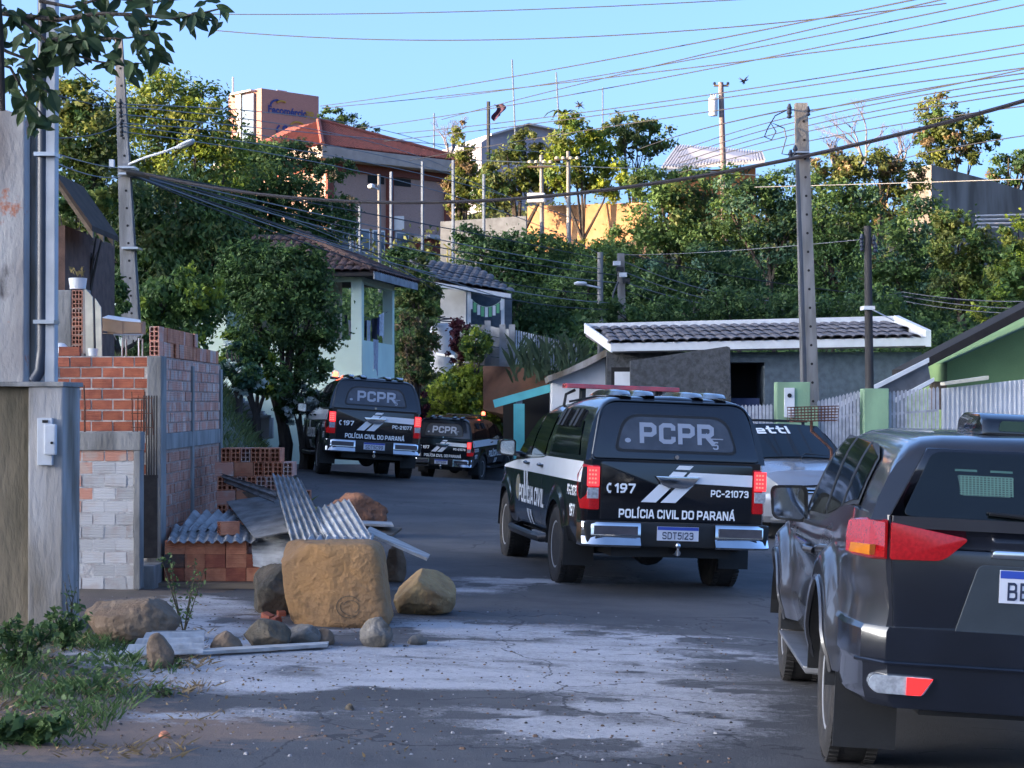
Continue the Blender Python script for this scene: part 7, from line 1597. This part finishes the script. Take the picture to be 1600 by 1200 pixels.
tree('pale blue leaved shrub low on the bank beside the side wall', 34, [(365, 560, 22, 34), (385, 590, 26, 26)], [('blue', .6), ('white', .1), ('mid', .3)], 2200, 8, None, 'shrub', 'shrub')
tree('pruned tree with bare stubby limbs by the old eave', 25.5, [(128, 355, 16, 28), (160, 350, 20, 22), (150, 320, 30, 22), (100, 315, 26, 24)], [('mid', .7), ('yellow', .3)], 1500, 13, (112, 470, 16), nb=7, fork=.45)
tree('low shrubs showing between the red wall and the concrete pole', 30, [(150, 520, 34, 26), (230, 545, 26, 20), (178, 470, 24, 40)], [('mid', .5), ('dark', .5)], 3500, 9, None, 'bush', 'bush')
tree('light green shrubs on the bank left of the police pickup', 38, [(400, 575, 30, 40), (372, 545, 30, 34), (430, 600, 26, 26)], [('mid', .5), ('dark', .35), ('bright', .15)], 6500, 8, None, 'shrub', 'shrub')
# beside the road end
tree('rounded yellow green bush behind the farthest pickup', 60, [(728, 606, 46, 34), (692, 628, 40, 34), (738, 640, 44, 30), (676, 655, 30, 26), (762, 672, 26, 26)], [('bright', .8), ('yellow', .1), ('mid', .1)], 11000, 6.5, None, 'bush', 'bush')
tree('dark purple shrub between the mint house and yellow green bush', 59, [(655, 625, 18, 30), (650, 660, 16, 24)], [('purple', .85), ('dark', .15)], 2200, 6.5, None, 'shrub', 'shrub')
tree('deep purple shrub in front of the whitewashed tank', 60.8, [(722, 522, 22, 26), (715, 550, 16, 22)], [('purple', 1.0)], 2200, 5.5, None, 'shrub', 'shrub')
tree('clipped round green bush in front of the panel fence', 60.2, [(745, 535, 24, 24), (742, 552, 18, 14)], [('mid', .7), ('bright', .3)], 3000, 5.5, (745, 600, 6), 'bush', 'bush')
tree('olive tree between the mint house and the terrace house', 62, [(650, 440, 28, 34), (668, 470, 26, 34), (640, 480, 24, 30)], [('olive', .6), ('mid', .4)], 4500, 6.5, (655, 560, 9))
tree('grey leafless brush beside the mint house', 58, [(640, 520, 24, 36), (665, 530, 22, 36), (650, 575, 30, 30)], [('olive', .5), ('dark', .3), ('dry', .2)], 4000, 6, None, 'bush', 'bush')
tree('small dark tree above the terrace house roof', 76, [(635, 405, 34, 20), (665, 412, 26, 18)], [('dark', .6), ('mid', .4)], 2600, 6, None, 'bush', 'bush')
# hill in the middle
tree('tree top against the sky right of the tower', 128, [(520, 185, 26, 16), (578, 205, 22, 14), (548, 192, 24, 14)], [('dark', 1.0)], 2600, 5, (548, 260, 6))
tree('tall narrow golden cypress right of the pink building', 99, [(722, 225, 16, 40), (728, 275, 22, 50), (715, 300, 24, 40)], [('yellow', .55), ('dry', .2), ('olive', .25)], 4500, 6, None)
tree('dense sunlit leafy tree left of the insulator posts', 96, [(790, 275, 40, 50), (825, 230, 30, 32), (850, 265, 32, 40), (770, 300, 30, 36)], [('olive', .55), ('yellow', .25), ('dark', .2)], 7500, 6.5, None)
tree('bright yellow green tree rising behind the insulator posts', 94.5, [(890, 215, 34, 40), (925, 250, 36, 46), (955, 280, 30, 34), (880, 262, 30, 36)], [('bright', .45), ('yellow', .35), ('mid', .2)], 8500, 6.5, (910, 390, 9))
tree('flat topped darker tree with sky showing through its crown', 96, [(985, 200, 40, 20), (1020, 215, 34, 20), (960, 212, 28, 22), (1000, 230, 36, 16)], [('olive', .6), ('mid', .4)], 3200, 6.5, (990, 310, 7), fill=.75, nb=8, clump=30)
MB_palm = thing('palm_tree', 'small palm with bent fronds on the skyline beside the leaning mast', 'palm tree'); c = P(880, 180, 97)
MB().tube([P(884, 300, 97), P(882, 230, 97), c], [.14, .11, .08], 8).build('trunk', M_bark, MB_palm)
for k in range(9):
    a_ = k*.7; q = [c + Vector((math.cos(a_)*r_, math.sin(a_)*r_*.6, .35*math.sin(r_*2.4) - .22*r_*r_)) for r_ in (0, .25, .55, .85, 1.05)]
    MB().sheet(lambda u, v, q=q: q[min(4, int(u*4))] + Vector((-math.sin(k*.7)*.1*(v-.5)*2*(1-u*.7), math.cos(k*.7)*.1*(v-.5)*2*(1-u*.7), 0)), 4, 1, (0, 0, 1), .01).build('frond', LM['yellow'], MB_palm)
tree('dark spreading tree above the panel fence', 78, [(760, 400, 60, 40), (830, 395, 60, 36), (800, 440, 70, 40), (880, 430, 50, 40), (735, 365, 30, 26)], [('dark', .7), ('mid', .3)], 12000, 6.5, None)
tree('dark tree just left of the stubby concrete pole', 74, [(900, 470, 60, 45), (945, 430, 50, 50), (870, 500, 50, 30), (985, 470, 40, 50)], [('dark', .75), ('mid', .25)], 9500, 6.5, None)
tree('leafy tree below the ochre wall, its left half', 86, [(850, 392, 44, 22), (905, 402, 40, 22), (955, 400, 44, 30)], [('mid', .6), ('yellow', .15), ('dark', .25)], 5500, 6.5, None)
tree('broad green tree under the factory roof', 84, [(1040, 340, 60, 55), (1000, 390, 50, 50), (1075, 300, 50, 40), (1105, 370, 60, 50), (1020, 290, 40, 28)], [('mid', .5), ('dark', .4), ('olive', .1)], 14000, 6.5, None)
tree('bluish green tree behind the tall pale pole', 82, [(1180, 330, 62, 52), (1225, 300, 46, 42), (1150, 290, 42, 34), (1210, 390, 62, 55), (1255, 360, 50, 55)], [('blue', .5), ('mid', .3), ('dark', .2)], 14000, 6.5, None)
tree('shaded tree with pale bare stems above the tiled house', 72, [(1075, 455, 62, 40), (1140, 450, 60, 45), (1020, 440, 40, 45), (1110, 410, 50, 30)], [('dark', .8), ('blue', .2)], 9500, 6.5, (1085, 520, 8), nb=9, fork=.2, bark=M_bark_l)
tree('round dark green tree between the pale and timber poles', 80, [(1310, 350, 56, 60), (1300, 420, 60, 60), (1345, 310, 40, 32), (1270, 300, 36, 30)], [('mid', .5), ('dark', .4), ('blue', .1)], 12000, 6.5, None)
tree('olive and russet tree top right of the tall pale pole', 90, [(1305, 262, 40, 26), (1360, 258, 48, 26), (1410, 280, 40, 30), (1390, 320, 44, 36)], [('olive', .45), ('yellow', .3), ('dry', .25)], 7500, 6.5, None)
tree('large grey green tree right of the timber pole', 77, [(1400, 400, 60, 60), (1440, 350, 46, 46), (1460, 430, 50, 50), (1380, 460, 56, 45), (1410, 510, 60, 40)], [('mid', .4), ('blue', .35), ('dark', .25)], 13000, 6.8, None)
tree('tree with yellowish patches below the stained wall', 74, [(1500, 380, 46, 44), (1540, 430, 50, 50), (1490, 450, 40, 40), (1480, 350, 26, 26)], [('yellow', .25), ('olive', .4), ('mid', .35)], 9500, 7, None)
tree('bright green tree at the right edge below the wall', 70, [(1598, 370, 40, 34), (1590, 430, 46, 46), (1570, 480, 50, 40), (1625, 420, 40, 60)], [('bright', .2), ('mid', .5), ('yellow', .3)], 8500, 7.5, None)
tree('sunlit tree standing on top of the stained wall', 98, [(1470, 180, 36, 32), (1500, 205, 42, 34), (1465, 225, 34, 30), (1540, 220, 24, 16), (1490, 245, 40, 18)], [('olive', .5), ('yellow', .25), ('dry', .1), ('mid', .15)], 6500, 6.5, (1486, 275, 8), fill=.6)
tree('dark tree on the skyline at the right edge', 118, [(1580, 265, 36, 26), (1610, 255, 34, 22), (1560, 285, 20, 16)], [('dark', .6), ('dry', .1), ('mid', .3)], 3500, 5.5, None)
tree('dark undergrowth hedge along the back of the tiled house', 56, [(960, 500, 50, 30), (1060, 490, 60, 26), (1160, 480, 60, 28), (1260, 480, 60, 30), (1360, 490, 60, 34), (1450, 530, 40, 40)], [('dark', .8), ('mid', .2)], 12000, 7, None, 'hedge', 'hedge')
tree('dark bushes behind the terrace porch', 71, [(820, 490, 60, 36), (760, 470, 40, 30), (890, 520, 40, 30)], [('dark', 1.0)], 5000, 6.5, None, 'bush', 'bush')
def bare(label, Y, base, spread, h, seed):
    t = thing('bare_tree', label, 'tree'); b = MB(); rr = random.Random(seed); k = Y/FPX
    def go(p, d, ln, r, dep):
        e = p + d*ln; b.tube([p, p.lerp(e, .5) + Vector((rr.uniform(-.06, .06), 0, rr.uniform(-.03, .06)))*ln, e], [r, r*.8, r*.6], 5, cap=False)
        if dep == 0: return
        for q in range(2 if dep > 2 else 3):
            go(p.lerp(e, rr.uniform(.6, 1)), (d + Vector((rr.uniform(-.9, .9), rr.uniform(-.5, .5), rr.uniform(-.15, .35)))).normalized(), ln*rr.uniform(.6, .82), r*.58, dep-1)
    p = P(*base, Y)
    for q in range(3): go(p, Vector((rr.uniform(-.5, .5)*spread, rr.uniform(-.2, .2), 1)).normalized(), h*k*.34, .10, 5)
    b.build('branches', mat('grey_twigs', (.20, .18, .20), .95, var=.2), t)
bare('larger leafless tree against the sky right of the tall pale pole', 112, (1352, 258), 1.2, 110, 3); bare('smaller leafless tree left of the larger leafless one', 114, (1305, 262), 1.1, 60, 5); bare('leafless tree beside the sunlit tree on the wall', 108, (1405, 270), 1.0, 85, 8); bare('bare twiggy crown beside the golden cypress', 118, (700, 250), 1.3, 80, 12)
# spiky clump plants on the bank
t = thing('spiky_plants', 'spiky long leaved plants crowding below the picket fence', 'plant'); p = []
b = MB()
for k in range(150):
    a = P(random.uniform(800, 915), random.uniform(555, 600), 57.5 + random.uniform(-.5, .8)); d = Vector((random.uniform(-.35, .35), random.uniform(-.2, .2), random.uniform(.5, 1.1)))
    b.add([a - Vector((.03, 0, 0)), a + Vector((.03, 0, 0)), a + d*.6 + Vector((.02, 0, 0)), a + d + Vector((d.x*.5, 0, -.1))], [(0, 1, 2), (0, 2, 3)])
b.build('leaves', mat('spiky_leaf', (.06, .10, .04), .7, var=.5, scale=3), t)
# ground cover on the hillside and the grassy bank
def cover(name, n, xr, yr, kind, size, hgt_=.25, ok=None, asp=.5):
    x = NR.uniform(*xr, n); y = NR.uniform(*yr, n)
    if ok is not None: q = ok(x, y); x, y = x[q], y[q]
    z = hgt(x, y) + NR.uniform(0, 1, len(x))**1.5*hgt_*(.4 + vnoise(x, y, 1.3, 9)*1.6)
    nr = NR.normal(size=(len(x), 3))*.6 + np.array([0, -.2, .7]); nr /= np.linalg.norm(nr, axis=1, keepdims=True)
    o = leaf_cloud(name, None, LM[kind], np.stack([x, y, z], 1), nr, size, NR.uniform(0, 1, len(x))*.6 + vnoise(x, y, 2.5, 4)*.4, asp)
    return tag(o, kind='stuff')
cover('hillside_undergrowth', 60000, (-14, 36), (59.5, 100), 'mid', .26, .8); cover('dark_undergrowth', 50000, (-14, 36), (59.5, 92), 'dark', .26, 1.2)
cover('hilltop_undergrowth', 30000, (-30, 60), (92, 150), 'olive', .32, 1.4)
def blades(name, n, xr, yr, kind, h, ok=None, w_=.006, gust=.5):
    x = NR.uniform(*xr, n); y = NR.uniform(*yr, n)
    if ok is not None: q = ok(x, y); x, y = x[q], y[q]
    n = len(x); z = hgt(x, y) - .01; c = np.stack([x, y, z], 1); H_ = (h*NR.uniform(.4, 1.2, n)*(.4 + vnoise(x, y, .35, 2)))[:, None]
    a_ = NR.uniform(0, 6.28, n); d = np.stack([np.cos(a_), np.sin(a_), np.zeros(n)], 1); le = np.stack([NR.normal(size=n)*gust, NR.normal(size=n)*gust, np.ones(n)], 1)
    v = np.stack([c - d*w_, c + d*w_, c + le*H_*np.array([.45, .45, .6]) + d*w_*.7, c + le*H_*np.array([1.1, 1.1, 1])], 1).reshape(-1, 3)
    me = bpy.data.meshes.new(name); me.vertices.add(4*n); me.vertices.foreach_set('co', v.ravel()); me.loops.add(4*n); me.polygons.add(n); me.loops.foreach_set('vertex_index', np.arange(4*n)); me.polygons.foreach_set('loop_start', np.arange(0, 4*n, 4)); me.polygons.foreach_set('loop_total', np.full(n, 4))
    at = me.attributes.new('tint', 'FLOAT', 'FACE'); at.data.foreach_set('value', NR.uniform(0, 1, n).astype(np.float32)); me.materials.append(LM[kind]); me.update(calc_edges=True)
    o = bpy.data.objects.new(name, me); C.objects.link(o); return tag(o, kind='stuff')
blades('bank_grass', 45000, (-11, -3.2), (23, 50), 'grass', .16, lambda x, y: (x < edge(y) - .25) & ((x < -3.4) | (y > 23)), .008)
blades('verge_grass', 4500, (-3.5, -1.9), (20.5, 26), 'grass', .22, lambda x, y: np.abs(x - edge(y)) < .35 + .3*NR.normal(size=len(x)), .008)
def inpx(px0, px1, py0, py1): 
    return lambda x, y: (lambda u, v: (u > px0) & (u < px1) & (v > py0) & (v < py1))(CX + x/y*FPX, HY - (hgt(x, y) - EYE)/y*FPX)
blades('weed_grass', 15000, (-4.2, -2.1), (8.9, 14.0), 'weed', .085, lambda x, y: inpx(-30, 285, 1000, 1200)(x, y) & (vnoise(x, y, .45, 21) + .35*NR.uniform(size=len(x)) > .78), .0035)
blades('weed_grass', 6000, (-4.2, -2.4), (11.4, 13.6), 'weed', .10, lambda x, y: inpx(60, 250, 1035, 1100)(x, y) & (vnoise(x, y, .3, 8) > .35), .0035)
blades('dry_verge_grass', 9000, (-4.2, -1.6), (8.9, 14.2), 'dry', .05, lambda x, y: inpx(-30, 330, 985, 1200)(x, y) & (vnoise(x, y, .5, 61) + .3*NR.uniform(size=len(x)) > .62), .003, 1.0)
cover('clover_patch', 5500, (-4.2, -2.3), (9.0, 13.6), 'weed', .035, .06, lambda x, y: inpx(-20, 260, 1010, 1190)(x, y) & (vnoise(x, y, .5, 31) > .62), .8)
cover('litter_and_dead_leaves', 900, (-3.6, 0.5), (9.0, 14.5), 'dry', .03, .02, lambda x, y: inpx(-20, 640, 1000, 1200)(x, y), .45)
def crumbs(n):      # small stones and lime lumps over the near street
    b = MB()
    for k in range(n):
        px, py = random.uniform(40, 1150), random.uniform(955, 1198); Y_ = EYE*FPX/(py - HY); x = (px - CX)/FPX*Y_; z = H(x, Y_) + .012; s = random.uniform(.003, .010)*(1.6 if random.random() < .06 else 1)
        a = random.uniform(0, 6.3); rg = [Vector((x + s*random.uniform(.7, 1.5)*math.cos(a + q), Y_ + s*random.uniform(.7, 1.5)*math.sin(a + q), z)) for q in (0, 1.2, 2.5, 3.8, 5.0)]; tp = Vector((x, Y_, z + s*.8))
        m_ = [r.lerp(tp, .45) + Vector((0, 0, s*.35)) for r in rg]; b.cur = random.choice((0, 0, 1, 2, 2))
        b.add(rg + m_, [(i, (i+1) % 5, 5+(i+1) % 5, 5+i) for i in range(5)] + [(5, 6, 7, 8, 9)])
    return tag(b.build('gravel_crumbs', [mat('crumb_dark', (.06, .052, .05), .95), mat('crumb_pale', (.36, .34, .34), .95), mat('crumb_brown', (.16, .10, .07), .95)]), kind='stuff')
crumbs(1400)
# single weeds by the pillar and the plank
def weed(label, px, py, h, n, spread, kind='weed', leaf=.035, name='weed', droop=.2, stems=6):
    g_ = onG(px, py); k = g_.y/FPX; hh = h*k; t = thing(name, label, 'weed'); b = MB(); pts = []
    for s_ in range(stems):
        e = g_ + Vector((random.uniform(-1, 1)*spread*k, random.uniform(-.5, .5)*spread*k, hh*random.uniform(.6, 1.0))); md = g_.lerp(e, .5) + Vector((random.uniform(-.03, .03), 0, .03)); b.tube([g_, md, e], [.006, .004, .002], 5)
        for q in range(n//stems): f = random.uniform(.15, 1); c = (g_.lerp(md, f*2) if f < .5 else md.lerp(e, f*2-1)); pts.append(tuple(c + Vector((random.gauss(0, .025), random.gauss(0, .025), random.gauss(0, .015)))))
    b.build('stems', mat('weed_stem', (.07, .06, .035), .9), t); p = np.array(pts); nr = NR.normal(size=p.shape)*.6 + np.array([0, -.3, .6]); nr /= np.linalg.norm(nr, axis=1, keepdims=True)
    leaf_cloud('leaves', t, LM[kind], p, nr, leaf, NR.uniform(0, 1, len(p)), .5, droop)
weed('tall leafy weed growing in front of the timber platform', 288, 990, 130, 170, 40)
weed('dark twiggy weed against the low brick wall', 112, 985, 90, 40, 16, leaf=.03)
weed('bushy green weed at the foot of the stained pillar', 100, 1020, 75, 320, 34, leaf=.05)
weed('tangled weed at the left edge under the mossy wall', 32, 1050, 85, 420, 55, leaf=.05)
weed('low broad leaved plant in the bottom left corner', 50, 1165, 45, 260, 70, leaf=.085, droop=.1)
weed('small weed clump spilling onto the dusty road', 262, 1092, 16, 70, 26, leaf=.03)
weed('little weed tuft beside the ground sheet', 275, 1045, 14, 60, 26, leaf=.03)
# ---- overhanging branch in the top left corner, close to the camera
t = thing('overhanging_branch', 'overhanging leafy branches close to the camera in the top left corner', 'tree branch')
Yb = 8.2; b = MB(); seg = []
def br(pts, r0, r1):
    q = [P(x, y, Yb + dy) for x, y, dy in pts]; b.tube(q, [lerp(r0, r1, i/(len(q)-1)) for i in range(len(q))], 7)
    for a_, c_ in zip(q, q[1:]): seg.append((a_, c_))
b.tube([P(-14, -60, Yb), P(-4, 60, Yb), P(3, 172, Yb)], [.030, .024, .012], 9)
br([(-60, 10, .1), (20, 22, .05), (90, 30, 0), (150, 20, -.05), (215, 22, -.1), (270, 28, -.1), (320, 18, -.1), (352, 10, -.1)], .014, .003)
br([(20, 22, .05), (70, 62, .0), (110, 56, .0), (150, 60, .0), (200, 58, -.1), (250, 50, -.1)], .010, .003)
br([(-40, 50, .1), (10, 80, .1), (50, 95, .1), (80, 80, .1)], .010, .004); br([(85, 60, 0), (115, 85, 0), (150, 95, 0), (185, 100, 0), (225, 98, 0)], .007, .002)
br([(-30, 90, .1), (15, 105, .1), (40, 150, .1), (70, 185, .1), (45, 200, .1)], .008, .003); br([(60, 0, .0), (110, 10, 0), (160, -5, 0), (240, 2, 0), (300, -5, 0)], .009, .003); br([(150, 20, 0), (140, 50, 0), (125, 75, 0)], .005, .002); br([(215, 22, 0), (222, 55, 0), (225, 90, 0)], .004, .002)
br([(40, 105, .1), (60, 135, .1), (85, 150, .1)], .005, .002)
b.build('branches', M_bark, t, smooth=True)
def leafmesh(i):
    m_ = MB(); n_ = 7; w_ = .5
    for s in (-1, 1):
        m_.add([(0, k/n_, -.06*(k/n_)**2*2.2) for k in range(n_+1)] + [(s*w_*.48*math.sin(math.pi*(k/n_)**.85)*(1 - .15*k/n_), k/n_, .09*math.sin(math.pi*k/n_) - .06*(k/n_)**2*2.2 + .03*math.sin(k*2+i)) for k in range(n_+1)], [(k, k+1, n_+2+k, n_+1+k) for k in range(n_)])
    me = bpy.data.meshes.new('leaf'); me.from_pydata(m_.v, [], m_.f)
    at = me.attributes.new('tint', 'FLOAT', 'FACE'); at.data.foreach_set('value', np.full(len(me.polygons), [.1, .35, .6, .9][i], np.float32)); me.polygons.foreach_set('use_smooth', [True]*len(me.polygons)); me.materials.append(LM['near']); me.update(); return me
lms = [leafmesh(i) for i in range(4)]; rl = random.Random(21)
for k in range(285):
    a_, c_ = rl.choice(seg); p = a_.lerp(c_, rl.random()) + Vector((rl.gauss(0, .02), rl.gauss(0, .05), rl.gauss(0, .02)))
    d = Vector((rl.uniform(-.7, .9), rl.uniform(-.5, .5), rl.uniform(-1.1, .1))).normalized(); x_ = d.cross(Vector((rl.uniform(-.5, .5), -1, rl.uniform(-.2, .8)))).normalized(); z_ = x_.cross(d)
    s = rl.uniform(.055, .115); M_ = Matrix.Translation(p) @ Matrix((x_*s*rl.uniform(.75, 1.15), d*s, z_*s)).transposed().to_4x4(); inst(rl.choice(lms), 'leaf', t, mtx=M_)
# ================================================================== WIRES
M_wire = mat('wire', (.035, .036, .042), .7, var=.2); M_wire_l = mat('pale_wire', (.19, .19, .20), .6, var=.2); M_cable = mat('thick_cable', (.018, .014, .018), .7, var=.2)
def wire(label, a, b, Ya, Yb, my, r=.008, m=None, group=None, n=18):
    """a cable from pixel a to pixel b that passes the middle of its span at height my (photo row)"""
    p, q = P(*a, Ya), P(*b, Yb); md = (p + q)/2; zt_ = EYE + (HY - my)/FPX*md.y; sag = md.z - zt_
    o = MB().tube([p.lerp(q, k/n) - Vector((0, 0, 4*sag*(k/n)*(1-k/n))) for k in range(n+1)], r, 5).build('cable', m or M_wire); return tag(o, label, 'cable', group)
wire('thick black cable sagging across the whole picture', (212, 268), (1640, 146), 31.8, 20, 330-17, .026, M_cable, n=30)
# high lines towards the upper right
wire('topmost thin line across the sky', (250, 20), (1190, -4), 40, 34, 18, .010)
wire('second line from the top, sagging across the sky', (330, 46), (1480, 4), 40, 30, 60, .011)
gS = 'power lines converging on the upper right'
for i, (a, b, my) in enumerate((((500, 165), (1460, -8), 122), ((680, 154), (1640, -18), 112), ((505, 168), (1640, 34), 132), ((690, 186), (1500, -8), 122), ((560, 200), (1640, -2), 146), ((600, 220), (1640, 76), 180), ((620, 208), (1640, 62), 170), ((640, 250), (1640, 100), 195))):
    wire('%s from the top of the power lines rising to the upper right' % ORD[i], a, b, 62, 26 + .6*i, my, .012, None, gS)
gT = 'bundle of lines passing the tall pale pole'
for i, (y0, y1) in enumerate(((236, 108), (246, 117), (255, 128), (262, 138), (270, 160))):
    wire('%s from the top of the parallel lines crossing behind the tall pale pole' % ORD[i], (1060, y0), (1640, y1), 50, 27 + .5*i, (y0+y1)/2 + 3, .011, None, gT)
wire('line ending at the tall pole top insulators', (1000, 232), (1236, 170), 60, 30.4, 206, .013); wire('line climbing right from the tall pole top', (1264, 172), (1640, 98), 30.5, 26, 142, .010)
wire('lowest line at the right edge above the wall', (1400, 250), (1640, 206), 60, 40, 229, .014)
# from the leaning left pole to the right
gL = 'upper lines fanning right from the leaning pole'
for i, (y0, b, my) in enumerate(((162, (705, 236), 193), (166, (707, 265), 214), (178, (860, 238), 222), (192, (840, 330), 252), (196, (905, 345), 275), (205, (935, 395), 300))):
    wire('%s from the top of the lines fanning out from the leaning pole insulators' % ORD[i], (190, y0), b, 31.8, 75 - 2*i, my, .011, M_wire_l, gL)
gB = 'sagging cable bundle leaving the leaning pole'
for i, (b, my) in enumerate((((938, 404), 352), ((938, 420), 372), ((968, 430), 388), ((968, 442), 400), ((938, 460), 418), ((968, 474), 432), ((968, 484), 446), ((800, 470), 402))):
    wire('%s from the top of the sagging cable bundle between leaning and stubby poles' % ORD[i], (203, 266 + i), b, 31.7, 57, my, .014, M_wire_l if i % 2 else M_wire, gB)
gR = 'lines falling right from the stubby pole'
for i, (y0, b, my) in enumerate(((408, (1410, 456), 470), (424, (1410, 462), 482), (440, (1410, 470), 488), (452, (1260, 505), 496), (396, (1640, 470), 456))):
    wire('%s of the lines sagging right from the stubby pole over the tiled house' % ORD[i], (974, y0), b, 57, 62, my, .014, M_wire_l if i < 3 else M_wire, gR)
for i, (y0, y1) in enumerate(((456, 470), (462, 482), (470, 490))): wire('%s from the top of the lines continuing right behind the timber pole' % ORD[i], (1410, y0), (1640, y1), 62, 60, (y0+y1)/2 + 6, .014, M_wire_l, 'lines behind the timber pole')
wire('thin line from the stubby pole to the timber pole top', (974, 398), (1347, 374), 57, 29.6, 394, .007, M_wire_l); wire('pale twin line crossing in front of the stained wall', (1180, 292), (1640, 278), 70, 60, 286, .016, M_wire_l)
wire('thin pale line along the upper terrace insulators', (735, 250), (1120, 268), 91, 100, 258, .025, M_cream); wire('second pale line along the terrace insulators', (840, 258), (1330, 285), 91, 98, 268, .022, M_cream)
gW = 'service lines left of the leaning pole'
for i, (a, b, my) in enumerate((((60, 140), (187, 168), 162), ((80, 215), (188, 192), 208), ((88, 240), (190, 262), 258), ((88, 255), (190, 275), 276), ((88, 75), (184, 40), 62), ((110, 100), (184, 160), 140))):
    wire('%s of the service lines reaching the leaning pole from the left' % ORD[i], a, b, 16, 31.8, my, .007, M_wire_l if i in (2, 3) else M_wire, gW)
wire('low line from the leaning pole to the mint house eave', (204, 272), (660, 440), 31.7, 47, 352, .010, M_wire_l); wire('lower line from the leaning pole past the mint eave', (204, 276), (690, 462), 31.7, 60, 366, .012)
# knots caught on the lines
for px, py, Yk, lab in ((906, 163, 45, 'dark tangle caught on a power line above the trees'), (1163, 126, 40, 'spiky tangle on a power line beside the transformer pole')):
    c = P(px, py, Yk); b = MB()
    for k in range(14): b.tube([c, c + Vector((random.uniform(-.13, .13), random.uniform(-.1, .1), random.uniform(-.12, .12)))], [.025, .004], 4)
    tag(b.build('tangle', M_cable), lab, 'tangle')
